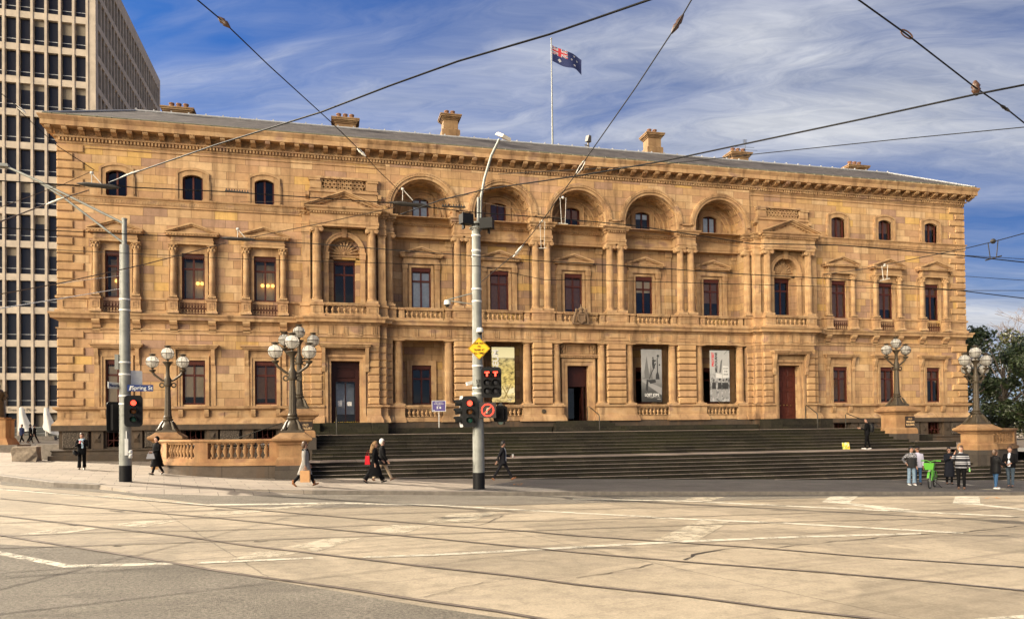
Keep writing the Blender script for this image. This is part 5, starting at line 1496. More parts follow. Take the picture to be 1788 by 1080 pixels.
# ------------------------------------------------------------------ poles, signals and signs
def face_cam(p):                                            # heading whose -y axis looks at the street corner
    return math.atan2(CAM.y-p[1], CAM.x-p[0]) + math.pi/2
BODY = plain('black_signal_housing', (.010,.010,.011), .5, spec=.12); VIS = plain('black_signal_visor', (.014,.014,.014), .6, spec=.15)
def lens(name, col, e): return plain(name, col, .3, emit=col if e else None, estr=e)
RED_ON = lens('lit_red_lens', (1.0,.06,.03), 1.6); AMB = lens('unlit_amber_lens', (.16,.06,.015), 0); GRN_L = lens('unlit_green_lens', (.01,.07,.05), 0); DARKL = lens('unlit_dark_lens', (.03,.03,.035), 0)
def visor(m, x, y, z, r, L=.2):
    n = 14; vs = []; fs = []
    for k in range(n+1):
        a = rad(-40 + 260*k/n); 
        ll = L*(1 if 30 < -40+260*k/n < 150 else .75)
        for rr in (r, r+.012):
            vs += [(x+rr*math.cos(a), y, z+rr*math.sin(a)), (x+rr*math.cos(a), y-ll, z+rr*math.sin(a)-.02)]
    for k in range(n):
        i = 4*k; fs += [(i,i+4,i+5,i+1),(i+2,i+3,i+7,i+6),(i+1,i+5,i+7,i+3)]
    m.add(vs, fs)
def board(m, w, h, y0, y1, c=.1):
    P = []
    for (sx, sz, a0) in ((1,-1,270),(1,1,0),(-1,1,90),(-1,-1,180)):
        P += arc(sx*(w/2-c), sz*(h/2-c), c, a0, a0+90, 4)
    m.prism(P, y0, y1)
def signal(name, p, rz, label, cols=1, lit=True, tee=False, w=.62, h=1.16, r=.1, group='traffic signals on the poles'):
    S = empty(name, p, label, 'traffic light', group, rz)
    m = MB(); board(m, w, h, 0, .025, .13); m.build('backboard', BODY, S)
    m = MB(); m.box(-.17*cols, .17*cols, .025, .2, -h/2+.1, h/2-.1); m.build('housing', BODY, S)
    for i in range(3):
        for j in range(cols):
            x = (j-(cols-1)/2)*.30; z = (1-i)*.3
            m = MB(); visor(m, x, 0, z, r+.02); v = m.build('visor', VIS, S)
            mat = (RED_ON if lit and not tee else DARKL, AMB if not tee else DARKL, GRN_L if not tee else DARKL)[i]
            m = MB(); m.lathe([(r,0),(r*.9,.02),(r*.5,.035),(.01,.04)], n=14); l = m.build('lens', mat, S, (x, -.004, z)); l.rotation_euler = (math.pi/2, 0, 0)
            if tee and i == 0:
                m = MB(); m.box(-.085,.085,-.12,-.05,.03,.08); m.box(-.026,.026,-.12,-.05,-.09,.03); m.build('lit_letter', RED_ON, S, (x,0,z))
    return S
def pole(x, y, zt, r0_, r1_, label, bands, sleeve=None):
    z0 = gz(x, y) - .02
    Pp = empty('utility_pole', (x, y, z0), label, 'pole', 'grey steel poles at the kerb')
    m = MB(); m.lathe([(r0_, .6),(r1_, zt-z0)], n=20); m.build('shaft', STEEL, Pp, smooth=40)
    m = MB(); m.lathe([(r0_*1.02,0),(r0_*1.02,.02),(r0_*1.015,.62)], n=20); m.build('black_base', BLACK, Pp, smooth=40)
    for zb in bands:
        f = (zb-z0-.6)/(zt-z0-.6); rr = r0_+(r1_-r0_)*f
        m = MB(); m.lathe([(rr,-.03),(rr+.015,-.03),(rr+.015,.03),(rr,.03)], n=20); m.build('strap', WHITE, Pp, (0,0,zb-z0), smooth=40)
    return Pp
# left pole
lx, ly = -23.11, -14.83
PL_ = pole(lx, ly, 8.95, .215, .165, 'thick grey steel pole with black base beside the woman in the black coat', (4.55,4.1,3.3,3.0,6.9,6.5))
m = MB(); m.lathe([(.085,0),(.085,.95),(.1,.95),(.1,1.0)], n=14); m.build('top_spigot', STEEL, PL_, (0,0,8.95-PL_.location.z), smooth=40)
m = MB(); m.box(-.02,.1,-.235,-.2,0,.62); m.box(.02,.06,-.24,-.21,.0,.9); m.ball((.16,-.18,.12), .07, n=10, m=6); m.ball((.17,-.2,-.02), .06, n=10, m=6); m.box(.1,.22,-.2,-.1,-.1,.2)
m.build('push_button', plain('signal_push_button', (.5,.5,.48), .4), PL_, (.05,0,1.0))
m = MB(); m.box(-.33,-.2,-.1,.1,4.2,4.75); m.build('control_box', STEEL, PL_)
h1 = at(12, 291, depth_of((lx,ly,9))); base = Vector((lx, ly, 0))
m = MB(); pl = PL_.location
m.tube([Vector((lx,ly,9.75))-pl, Vector((lx-3.0,ly+.5,11.3))-pl, h1-pl], .045, 8); m.tube([Vector((lx,ly,9.0))-pl, Vector((lx-2.2,ly+.4,10.75))-pl, Vector((lx-3.0,ly+.5,11.26))-pl], .04, 8)
m.build('outreach_arm', STEEL, PL_, smooth=50)
m = MB(); q = h1-pl; m.frus(q.x-.75,q.x+.1,q.y-.16,q.y+.16,q.z-.03, q.x-.7,q.x+.05,q.y-.1,q.y+.1,q.z+.1); m.build('lamp_head', STEEL, PL_)
s1 = at(233, 717, depth_of((lx,ly,2.7))-.25); signal('traffic_light', s1, face_cam(s1)-.12, 'red traffic light on the left pole facing the camera')
s2 = at(200, 728, depth_of((lx,ly,2.7))+.15); signal('traffic_light', s2, face_cam(s2)+math.pi+.5, 'black traffic light on the left pole seen from behind', lit=False)
NAVY = plain('navy_sign', (.012,.03,.13), .4)
def plate(name, p, rz, w, h, mat, label, cat, lines=(), tcol=WHITE, c=.03, rim=None):
    S = empty(name, p, label, cat, None, rz)
    m = MB(); board(m, w, h, 0, .02, c); m.build('plate', mat, S)
    if rim is not None:
        m = MB(); m.ring([(-w/2+.03,-h/2+.03),(w/2-.03,-h/2+.03),(w/2-.03,h/2-.03),(-w/2+.03,h/2-.03)], [(-w/2,-h/2),(w/2,-h/2),(w/2,h/2),(-w/2,h/2)], -.005, .0, True); m.build('rim', rim, S)
    for tx_, sz, dx, dz in lines: text_mesh(tx_, sz, tcol, S, (dx, -.006, dz), bold=.002)
    return S
q = at(245, 677, depth_of((lx,ly,3.6))-.05); sp_ = plate('street_sign', q, face_cam(q)-.15, .88, .24, NAVY, 'navy blue Spring St name sign on the left pole', 'street sign', (('Spring St', .2, .06, 0),))
m = MB(); m.prism([(-.38,-.09),(-.33,-.09),(-.29,.08),(-.34,.08)], -.006, -.001); m.build('emblem', WHITE, sp_)
q = at(204, 673, depth_of((lx,ly,3.6))-.05); plate('street_sign', q, face_cam(q)+.9, .9, .24, WHITE, 'pale street name sign with blue letters on the left of the left pole', 'street sign', (('Macarthur St', .15, 0, 0),), NAVY)
q = at(236, 662, depth_of((lx,ly,3.9))+.2); plate('sign_board', q, face_cam(q)+.25, .5, .66, WHITE, 'blank white back of a sign behind the left pole', 'sign', c=.05)
# middle pole
mx_, my_ = -10.45, -18.69
PM = pole(mx_, my_, 9.45, .215, .15, 'tall grey steel pole with black base in the middle of the photo', (9.2,8.95,8.4,8.2,7.0,6.55,4.2,3.4,3.2))
pm = PM.location
m = MB(); top = [(834,403),(835,380),(840,345),(846,312),(858,272),(872,243)]
dm = depth_of((mx_,my_,9)); P3 = [at(u, v, dm+.0)-pm for u, v in top]
m.tube([P3[0]+Vector((0,0,-.3)),P3[1],P3[2]+Vector((-.1,0,0))], .05, 8); m.tube([P3[0]+Vector((.1,0,0))]+P3[2:], .045, 8); m.build('outreach_arm', STEEL, PM, smooth=50)
q = at(879, 239, dm)-pm; m = MB()
m.frus(-.2,.2,-.34,.34,-.05,-.16,.16,-.3,.3,.07); o = m.build('lamp_head', plain('street_light_underside', (.5,.46,.38), .4), PM, q); o.rotation_euler = (.5, .25, .35)
m = MB(); m.lathe([(.2,-.06),(.26,-.06),(.26,.0),(.2,.02)], n=16); m.lathe([(.2,-.22),(.24,-.22),(.24,-.17),(.2,-.17)], n=16); m.build('top_collar', STEEL, PM, (0,0,9.42-pm.z), smooth=40)
text_mesh('57', .17, BLACK, PM, (-.03,-.215,3.62-pm.z)); text_mesh('8', .17, BLACK, PM, (-.03,-.215,3.46-pm.z))
for u, v, w in ((813,383,.2),(851,391,.22)):
    q = at(u, v, dm-.2); m = MB(); m.box(-w,w,-.15,.15,-.17,.17); m.box(-w-.02,w+.02,-.2,-.15,-.19,.19); m.box(-.03,.03,.1,.25,-.3,-.1)
    tag(m.build('flood_light', BODY, None, q, rz=face_cam(q)+(.5 if u < 830 else -.3)), 'black box floodlight on the %s side of the middle pole top' % ('left' if u < 830 else 'right'), 'floodlight', 'black floodlights on the middle pole')
def cctv(q, label, dome=True, arm=None):
    Cc = empty('security_camera', q, label, 'camera')
    m = MB(); m.lathe([(.02,.12),(.1,.1),(.12,.02),(.12,-.05),(.09,-.06)], n=12); m.build('body', WHITE, Cc, smooth=40)
    m = MB(); m.ball((0,0,-.06), .09, n=12, m=8); m.build('dome', plain('dark_camera_dome', (.02,.02,.02), .1), Cc, smooth=60)
    if arm:
        m = MB(); 
        for a in arm: m.tube([Vector(a[0])-q, Vector(a[1])-q], .022, 6)
        m.build('bracket', STEEL, Cc)
q = at(781, 529, dm-.0); cctv(q, 'white dome camera on a long double bracket left of the middle pole', arm=[(q+Vector((0,0,.12)), at(827,511,dm)), (q+Vector((0,0,.1)), at(827,531,dm))])
q = at(838, 577, dm-.25); cctv(q, 'small white dome camera on the middle pole above the yellow sign')
YEL = plain('yellow_warning_sign', (.75,.42,.01), .45, var=.05)
q = at(836.5, 608, dm-.3); W = empty('warning_sign', q, 'yellow diamond sign reading give way to trams at all times', 'sign', None, face_cam(q))
m = MB(); a = .56*.72; m.prism([(0,-a),(a,0),(0,a),(-a,0)], 0, .015); m.build('plate', YEL, W)
m = MB(); m.ring([(0,-a+.035),(a-.035,0),(0,a-.035),(-a+.035,0)], [(0,-a+.015),(a-.015,0),(0,a-.015),(-a+.015,0)], -.004, .0, True); m.build('border', BLACK, W)
for i, tx_ in enumerate(('GIVE WAY','TO','TRAMS AT','ALL TIMES')): text_mesh(tx_, .098, BLACK, W, (0,-.005,.18-.118*i), sx=.86, bold=.002)
q = at(858, 667, dm-.5); signal('tram_signal', q, face_cam(q)-.05, 'six light tram signal showing two red letters T on the middle pole', 2, True, True, .72, 1.1, .105)
q = at(820.5, 718, dm-.45); signal('traffic_light', q, face_cam(q)-.1, 'red traffic light with black visors on the left of the middle pole', w=.55, h=1.12)
q = at(805, 718, dm-.1); S = empty('side_traffic_light', q, 'black traffic light facing left on the middle pole, seen from the side', 'traffic light', 'traffic signals on the poles', face_cam(q)-1.35)
m = MB(); m.box(-.17,.17,0,.2,-.45,.45); m.build('housing', BODY, S)
for i in range(3):
    m = MB(); visor(m, 0, 0, .3*(1-i), .125, .26); m.build('visor', VIS, S)
    m = MB(); m.lathe([(.105,0),(.1,.02),(.01,.04)], n=12); l = m.build('lens', DARKL, S, (0,-.004,.3*(1-i))); l.rotation_euler = (math.pi/2,0,0)
m = MB(); board(m, .56, 1.14, .01, .025, .12); m.build('backboard', plain('grey_backboard', (.3,.3,.3), .5), S)
q = at(874, 722, dm+.35); signal('traffic_light', q, face_cam(q)+math.pi-.25, 'black traffic light seen from behind, right of the no turn sign', lit=False, w=.55, h=.6)
q = at(851.5, 715.5, dm-.42); N = empty('turn_ban_sign', q, 'square black illuminated sign with a red no left turn symbol', 'sign', None, face_cam(q))
m = MB(); m.box(-.3,.3,0,.12,-.28,.28); m.build('case', plain('dark_grey_sign_case', (.035,.026,.024), .4), N)
m = MB()
for k in range(28):
    a = 2*math.pi*k/28; m.box(.225*math.cos(a)-.011,.225*math.cos(a)+.011,-.012,-.002,.225*math.sin(a)-.011,.225*math.sin(a)+.011)
m.ring(arc(0,0,.192,0,360,28), arc(0,0,.203,0,360,28), -.008, -.002)
m.prism([(-.145,-.13),(-.13,-.145),(.145,.13),(.13,.145)], -.01, -.002); m.build('lit_red_symbol', RED_ON, N)
m = MB(); m.prism([(-.05,-.12),(-.01,-.12),(-.01,.03),(.02,.055),(.08,.055),(.08,.09),(-.01,.09),(-.05,.05)], -.006, -.002); m.build('arrow', plain('pale_led_arrow', (.40,.34,.25), .4), N)
q = at(831, 664, dm+.02); m = MB(); m.box(-.09,.05,-.08,.08,-.38,.38)
tag(m.build('junction_box', WHITE, None, q, rz=.1), 'slim white box strapped to the left side of the middle pole', 'box')
q = at(822, 668, dm-.05); m = MB(); m.box(-.17,.17,-.06,.06,-.06,.06); o = m.build('detector', WHITE, None, q); o.rotation_euler = (0,-.25,.2); tag(o, 'small white detector pointing left from the middle pole', 'sensor')
m = MB(); m.tube([at(838,628,dm-.2),at(839,640,dm-.22),at(834,655,dm-.24),at(829,660,dm-.2),at(828,690,dm-.2)], .012, 5)
tag(m.build('cable', CABLE), 'black cable hanging down the middle pole under the yellow sign', 'cable')

# purple notice on a thin post
PUR = plain('purple_notice', (.085,.065,.20), .5, var=.04)
nx_, ny_ = -9.28, -.72
S = empty('notice_sign', (nx_, ny_, ZT+.34), 'purple rectangular notice on a thin white post in front of the left porch window', 'sign', None, -.1)
m = MB(); m.box(-.02,.02,-.02,.02,0,1.1); m.build('post', WHITE, S)
m = MB(); m.box(-.41,.41,-.05,-.025,.98,1.62); b_ = m.build('board', PUR, S)
m = MB(); m.ring([(-.39,1.0),(.39,1.0),(.39,1.6),(-.39,1.6)], [(-.42,.97),(.42,.97),(.42,1.63),(-.42,1.63)], -.06, -.02, True); m.build('rim', WHITE, S)
for tx_, sz, dz in (('Old Treasury',.085,1.51),('Building Museum',.085,1.43),('Please use',.05,1.33)): text_mesh(tx_, sz, WHITE, b_, (0,-.054,dz), bold=.001)
m = MB(); m.lathe([(.06,0),(.06,.004)], n=14); o = m.build('pictogram', WHITE, b_, (.08,-.052,1.2)); o.rotation_euler = (math.pi/2,0,0)
m = MB(); m.prism([(-.15,1.13),(-.03,1.13),(-.07,1.2),(-.03,1.27),(-.15,1.27),(-.11,1.2)], -.056, -.051); m.box(-.33,-.25,-.056,-.051,1.02,1.06); m.build('pictogram', WHITE, b_)

# ------------------------------------------------------------------ banners in the porch
def colm(name, c): return plain(name, c, .7, var=.03)
INK = colm('banner_black', (.02,.02,.02)); GY1 = colm('banner_grey', (.12,.118,.115)); GY2 = colm('banner_pale_grey', (.24,.235,.23)); GYD = colm('banner_dark_grey', (.03,.03,.03)); BW = colm('banner_white', (.52,.51,.49)); BRED = colm('banner_red', (.55,.02,.03))
def photo_field(name, stops, scale, stretch=1.0, det=6):
    t = NT(name); co, x, y, z = t.xyz()
    n1 = t.noise(t.comb(t.math('MULTIPLY', x, stretch), 0.0, z), scale, det, .7); return t, n1, z
t, n1, z = photo_field('banner_field_photo', None, 5.0, .6)
k = t.ramp(t.math('DIVIDE', z, 3.48), [(.0,(.40,.32,.14)),(.2,(.50,.44,.24)),(.35,(.42,.34,.11)),(.62,(.36,.30,.11)),(.78,(.33,.29,.14)),(.80,(.24,.22,.13)),(.815,(.50,.47,.30)),(1.0,(.44,.42,.26))])
k = t.mix(1.0, k, t.ramp(t.mix(t.ramp(t.math('DIVIDE', z, 3.48), [(.78,0.0),(.82,1.0)]), t.comb(n1,n1,n1), (.52,.52,.52)), [(.38,.25),(.5,1.0),(.62,1.5)]), 'MULTIPLY'); BFIELD = t.done(k, .7)
t, n1, z = photo_field('banner_city_photo', None, 2.0)
k = t.ramp(t.math('DIVIDE', z, 3.48), [(0,(.025,.025,.025)),(.2,(.06,.06,.058)),(.38,(.17,.167,.163)),(.65,(.27,.265,.26)),(1.0,(.22,.215,.21))]); BCITY = t.done(t.mix(1.0, k, t.ramp(n1, [(.3,.85),(.7,1.12)]), 'MULTIPLY'), .7)
t, n1, z = photo_field('banner_crowd_photo', None, 4.2, 1.25, 5)
n2 = t.ramp(n1, [(.38,(.03,.03,.03)),(.47,(.2,.2,.2)),(.54,(.30,.295,.29)),(.64,(.42,.41,.40))]); k = t.mix(t.ramp(t.math('DIVIDE', z, 3.48), [(.42,1.0),(.58,.18),(.7,.08)]), (.36,.355,.345), n2); BCROWD = t.done(k, .7)
gB3 = 'tall banners hung in the porch openings'
def banner(x, mat, label):
    S = empty('banner', (x, .22, 3.56), label, 'banner', gB3)
    m = MB(); m.box(-.73,.73,-.01,.01,0,3.48); o = m.build('print', mat, S); 
    m = MB(); m.tube([(-.76,0,3.49),(.76,0,3.49)], .02, 6); m.tube([(-.76,0,0),(.76,0,0)], .02, 6); m.tube([(-.5,0,3.49),(-.5,0,3.84)], .008, 4); m.tube([(.5,0,3.49),(.5,0,3.84)], .008, 4); m.build('rod', BLACK, S)
    return S, o
S, o = banner(-5.05, BFIELD, 'yellow brown landscape banner behind the middle pole')
text_mesh('MUSEUM', .52, BW, o, (-.47,-.013,2.3), rot=(math.pi/2,-math.pi/2,0), bold=.012)
m = MB(); m.prism([(.0,.25),(.1,.25),(.55,1.2),(.48,1.22)], -.014, -.011); m.prism([(.35,.25),(.28,.25),(-.1,1.0),(-.04,1.02)], -.0145, -.011); m.build('timber_shape', colm('banner_brown', (.22,.17,.06)), o)
m = MB(); m.prism([(.15,.5),(.7,.62),(.7,.95),(.2,.75)], -.0135, -.011); m.build('cloth_shape', colm('banner_cream', (.6,.56,.38)), o)
for i, tx_ in enumerate(('Free entry','daily')): text_mesh(tx_, .09, BW, o, (.4,-.013,.22-.1*i))
S, o = banner(5.02, BCITY, 'black and white Lost Jobs banner right of the main entrance')
m = MB(); m.prism([(-.7,1.55),(-.5,1.62),(-.52,2.0),(-.35,3.05),(-.2,2.0),(-.18,1.8),(-.1,2.05),(-.06,2.55),(.02,2.0),(.06,1.6),(.1,1.5)], -.013, -.011); m.build('spire_shape', GY1, o)
m = MB(); m.prism([(-.68,1.5),(-.68,1.35),(.7,.45),(.7,.95)], -.0145, -.011); m.build('rail_shape', GY2, o)
m = MB()
m.prism([(-.3,1.45),(.25,1.5),(.3,1.3),(-.1,1.2)], -.016, -.011); m.prism([(-.45,.8),(-.28,.7),(-.24,1.45),(-.36,1.5)], -.016, -.011); m.prism([(-.22,1.5),(-.17,1.5),(.32,2.55),(.26,2.58)], -.0155, -.011)
m.prism([(.28,1.5),(.56,1.5),(.52,1.8),(.45,2.0),(.44,2.9),(.38,2.9),(.38,2.0),(.3,1.8)], -.016, -.011); m.prism(arc(.46,3.05,.085,0,350,12), -.016, -.011); m.prism(arc(.56,2.46,.06,0,350,10), -.0165, -.011); m.prism([(.42,2.9),(.49,2.9),(.48,3.0),(.44,3.0)], -.0165, -.011)
m.prism([(.09,2.1),(.14,2.1),(.15,2.4),(.21,2.2),(.25,2.2),(.2,2.5),(.19,2.65),(.34,2.72),(.33,2.77),(.18,2.78),(.14,2.86),(.05,2.82),(.03,2.5)], -.0165, -.011); m.prism(arc(.1,2.92,.055,0,350,10), -.017, -.011)
m.build('figure_shape', GYD, o)
text_mesh('LOST JOBS', .25, BW, o, (0,-.018,.46), bold=.012, sx=.86); text_mesh('The changing world of work', .082, BW, o, (.12,-.018,.31)); text_mesh('Exhibition', .07, BW, o, (.5,-.018,.19))
S, o = banner(10.0, BCROWD, 'black and white banner with red Protest lettering near the red door')
text_mesh('PROTEST', .23, BRED, o, (-.5,-.013,2.86), rot=(math.pi/2,-math.pi/2,0), bold=.008); text_mesh('MELBOURNE', .23, INK, o, (-.26,-.013,2.66), rot=(math.pi/2,-math.pi/2,0), bold=.008)
m = MB(); m.prism([(.2,1.6),(.68,1.65),(.66,2.4),(.22,2.45)], -.013, -.011); m.prism([(-.3,1.62),(.16,1.58),(.17,1.85),(-.28,1.95)], -.013, -.011); m.build('placard_shape', BW, o)
m = MB(); m.prism([(-.05,1.95),(.1,2.0),(.2,2.9),(.08,2.75)], -.0125, -.011); m.prism([(.3,3.2),(.33,3.2),(.6,3.45),(.55,3.46)], -.0125, -.011); m.build('facade_shape', GY1, o)
m = MB()
for x, zt, w in ((-.45,1.45,.16),(-.02,1.5,.15),(.28,1.45,.13),(.5,1.5,.14)):
    m.prism(arc(x,zt,.085,0,350,10), -.0145, -.011); m.prism([(x-w,.85),(x+w,.85),(x+w*.8,1.3),(x-w*.8,1.3)], -.014, -.011)
m.build('figure_shape', GYD, o)
m = MB()
for x, w in ((-.45,.15),(.0,.12),(.3,.1),(.52,.12)): m.prism([(x-w,.3),(x+w,.3),(x+w*.8,.86),(x-w*.8,.86)], -.0142, -.011); m.prism(arc(x+.02,1.43,.05,0,350,8), -.0155, -.011)
m.build('light_figure_shape', GY2, o)
for i, tx_ in enumerate(('STOP','THE','WAR')): text_mesh(tx_, .15, INK, o, (.44,-.015,2.25-.2*i))

# ------------------------------------------------------------------ things on the roof
F = empty('flagpole', (.05, 5.6, 21.5), 'tall white flagpole on the roof above the middle bay', 'flagpole')
m = MB(); m.lathe([(.075,0),(.05,4),(.038,8.35)], n=12); m.build('shaft', STEEL, F, smooth=40)
m = MB(); m.ball((0,0,8.42), .07, n=8, m=6); m.build('finial', STEEL, F)
FB = plain('flag_navy', (.014,.022,.085), .8, var=.06); FR = plain('flag_red', (.33,.02,.03), .8); FW = plain('flag_white', (.33,.33,.36), .8)
def flag_pt(u, v):                                          # u along the fly, v up
    x = u*2.35*.97; y = .16*math.sin(u*7.5+v*1.2)*u**.5 + .1*u; z = (v-1)*1.15 - .62*u + .1*math.sin(u*9+1)*u + .07*u*u*math.sin(v*4)
    return (x, y, z)
fm = MB(); NU, NV = 40, 20; vs = [flag_pt(i/NU, j/NV) for j in range(NV+1) for i in range(NU+1)]
for j in range(NV):
    for i in range(NU):
        u, v = (i+.5)/NU, (j+.5)/NV; c = 0
        if u < .5 and v > .5:
            a, b = u/.5, (v-.5)/.5; d1 = abs(a-b); d2 = abs(a+b-1)
            if abs(a-.5) < .09 or abs(b-.5) < .13: c = 1
            elif abs(a-.5) < .16 or abs(b-.5) < .24: c = 2
            elif min(d1, d2) < .05: c = 1
            elif min(d1, d2) < .14: c = 2
        if (u-.25)**2 + ((v-.25)*.6)**2 < .0028 or any((u-p)**2*1.0 + ((v-q_)*.55)**2 < .0011 for p, q_ in ((.74,.82),(.74,.2),(.64,.52),(.84,.58))): c = 2
        k = j*(NU+1)+i; fm.cur = c; fm.add([vs[k],vs[k+1],vs[k+NU+2],vs[k+NU+1]], [(0,1,2,3)])
fl_ = fm.build('flag', [FB,FR,FW], None, (.12, 5.6, 29.45), smooth=80); b_ = bmesh.new(); b_.from_mesh(fl_.data); bmesh.ops.remove_doubles(b_, verts=b_.verts, dist=1e-4); b_.to_mesh(fl_.data); b_.free()
tag(fl_, 'blue ensign flag with red and white cross flying from the roof flagpole', 'flag')
ap = at(1301, 268, depth_of((14.9,5,22.6))); m = MB(); m.tube([(0,0,-1.0),(0,0,1.05)], .025, 6)
for z_, L_ in ((.3,1.1),(.5,.85),(.05,.7)): m.tube([(-L_,0,z_-.06),(L_,.1,z_+.05)], .014, 4)
for k in range(5): m.tube([(-.18+.0*k,0,.75+.07*k),(.18,0,.78+.07*k)], .012, 4)
tag(m.build('roof_antenna', plain('dark_metal_antenna', (.06,.06,.065), .5), None, ap), 'thin television antenna by the small chimney at right', 'antenna')
hp = at(1027, 248, depth_of((2.4,4.2,22))); m = MB(); m.box(-.05,.05,-.05,.05,-.45,.3); m.frus(-.2,.2,-.12,.12,.0,-.12,.12,-.2,.1,.42); m.box(-.35,.1,-.03,.03,-.3,-.25)
tag(m.build('roof_spotlight', plain('dark_spotlight', (.10,.085,.07), .5), None, hp, rz=.5), 'dark spotlight standing on the roof ridge right of the flagpole', 'spotlight')

# ------------------------------------------------------------------ overhead tram wires
INS = plain('dark_insulator_sleeve', (.018,.015,.013), .7); INSW = plain('pale_insulator', (.5,.47,.42), .4); INSB = plain('brown_insulator', (.06,.028,.016), .4)
def wire(pix, d0, d1, r, label, mat=CABLE, group='overhead tram wires'):
    r = r*1.3
    n = len(pix); L = [0.0]
    for a, b in zip(pix, pix[1:]): L.append(L[-1]+math.hypot(b[0]-a[0], b[1]-a[1]))
    P = []
    for (u, v), l in zip(pix, L):
        f = l/L[-1]; P.append(at(u, v, 1/((1-f)/d0 + f/d1)))
    off = lambda p: p[0] <= 0 or p[0] >= 1788 or p[1] <= 0    # wires that leave the view run on to poles further off
    if off(pix[0]): P.insert(0, P[0] + (P[0]-P[1]).normalized()*22)
    if off(pix[-1]): P.append(P[-1] + (P[-1]-P[-2]).normalized()*22)
    m = MB(); m.tube(P, r, 6); o = m.build('overhead_wire', mat, smooth=60); tag(o, label, 'wire', group); return P
def ins(u, v, D, du, dv, L, r, mat, label, kind='wire_insulator', shape=0):
    c = at(u, v, D); d = (at(u+du, v+dv, D)-c).normalized(); m = MB()
    if shape == 0: m.tube([c-d*L/2, c-d*L*.3, c-d*L*.12, c, c+d*L*.12, c+d*L*.3, c+d*L/2], [r*.3,r*.7,r,r*.75,r,r*.7,r*.3], 8)
    elif shape == 1:                                         # dark lumpy sleeve
        m.tube([c-d*L/2, c-d*L*.38, c-d*L*.2, c, c+d*L*.25, c+d*L*.4, c+d*L/2], [r*.15,r*.6,r*1.0,r*.9,r*1.05,r*.7,r*.1], 8, .7)
    elif shape == 2:                                         # open link
        n_ = d.cross(fwd).normalized(); m.tube([c+d*L*.5*math.cos(a)+n_*r*math.sin(a) for a in [k*math.pi/8 for k in range(17)]], r*.28, 6)
    elif shape == 3:                                         # row of teeth under the wire
        m.tube([c-d*L/2, c+d*L/2], r*.35, 6)
        for k in range(9): q = c+d*(-L/2+L*(k+.5)/9); m.tube([q, q+Vector((0,0,r))], r*.22, 4)
    elif shape == 4:                                         # hanger with a cross bar
        h = Vector((0,0,-L)); m.tube([c-d*r, c-d*r*.6+h], r*.09, 5); m.tube([c+d*r, c+d*r*.6+h], r*.09, 5); m.tube([c-d*r*1.6+h, c+d*r*1.6+h], r*.13, 5); m.ball(c, r*.5, n=8, m=5)
    tag(m.build('wire_insulator' if shape != 4 else 'wire_hanger', mat, smooth=60), label, 'insulator' if shape != 4 else 'wire hanger', 'fittings on the tram wires')
wire([(1145,-4),(960,60),(800,107),(680,150),(560,196),(380,252),(228,304),(190,319)], 11, 21, .013, 'thick wire sloping from the top of the sky down to the left corner windows')
ins(226,304,21,-20,8,.6,.035,INSW,'pale clamp on the wire beside the left attic window')
wire([(155,332),(98,350),(50,368),(-10,391)], 21, 17, .012, 'pale wire running left from the dark sleeve by the corner', COPPER)
ins(96,351,18.5,-20,8,.5,.03,INSW,'pale clamp on the wire left of the building corner')
wire([(335,-8),(390,38),(470,115),(580,215),(632,266)], 12, 22, .009, 'thin wire dropping diagonally across the upper left sky to the cornice')
ins(391,39,13,20,18,.28,.055,INSB,'brown block insulator high in the left sky'); ins(631,266,22,20,18,.35,.05,INSW,'pale insulator in front of the cornice left of the middle')
wire([(632,266),(660,297),(697,333)], 22, 24, .008, 'short thin wire from the pale insulator to the dark sleeve')
wire([(1212,-8),(1183,42),(1110,153),(1028,270),(1012,295),(947,385),(905,438),(840,492)], 11, 27, .009, 'wire dropping from the top sky past the middle arch to the middle pole')
ins(1183,42,12,-10,16,.36,.05,INSB,'brown insulator on the wire right of the flag'); ins(1014,292,19,-10,16,.4,.04,INSW,'pale link on the wire in front of the middle arch','',2); ins(905,438,23,-10,12,.5,.045,INSW,'pale turnbuckle on the wire left of the middle column pair')
ins(947,386,22,12,0,.8,.075,INSW,'pale wire hanger in front of the middle column pair','',4); ins(983,345,20,12,1,.7,.08,INSW,'pale wire hanger in front of the third arch','',4)
wire([(1488,-8),(1583,60),(1703,153),(1760,192),(1800,224)], 11, 14, .010, 'wire crossing the upper right corner of the sky')
ins(1583,60,12,20,14,.22,.045,INSB,'brown open link insulator in the upper right sky','',2); ins(1704,154,13,2,16,.26,.075,INSB,'brown insulator where two wires cross at upper right'); ins(1755,189,13.5,20,14,.24,.03,INS,'small dark clamp on the wire at the right edge')
wire([(1800,146),(1703,165),(1510,207),(1330,245),(1160,281),(1010,307),(850,330),(770,349),(700,374)], 12, 24, .013, 'thick wire rising to the right across the roof and sky')
wire([(690,362),(560,390),(440,414)], 24, 23, .011, 'pale wire between the two dark sleeves in front of the left pavilion', COPPER)
wire([(395,424),(250,462),(100,495),(-10,515)], 23, 17, .011, 'long pale wire sloping down left in front of the left pole', COPPER)
wire([(1800,221),(1560,244),(1310,270),(1150,288),(870,304)], 16, 25, .008, 'thin wire rising right behind the thick one above the roof')
wire([(-10,315),(70,320),(140,324)], 20, 21, .012, 'contact wire running left from the corner sleeve'); wire([(200,323),(230,327),(400,335),(620,350),(690,355)], 21, 24, .012, 'contact wire in front of the left attic windows')
wire([(740,361),(840,372),(960,380),(1110,394),(1310,425),(1470,428),(1690,447),(1800,459)], 24, 22, .012, 'contact wire passing the arches to the right edge')
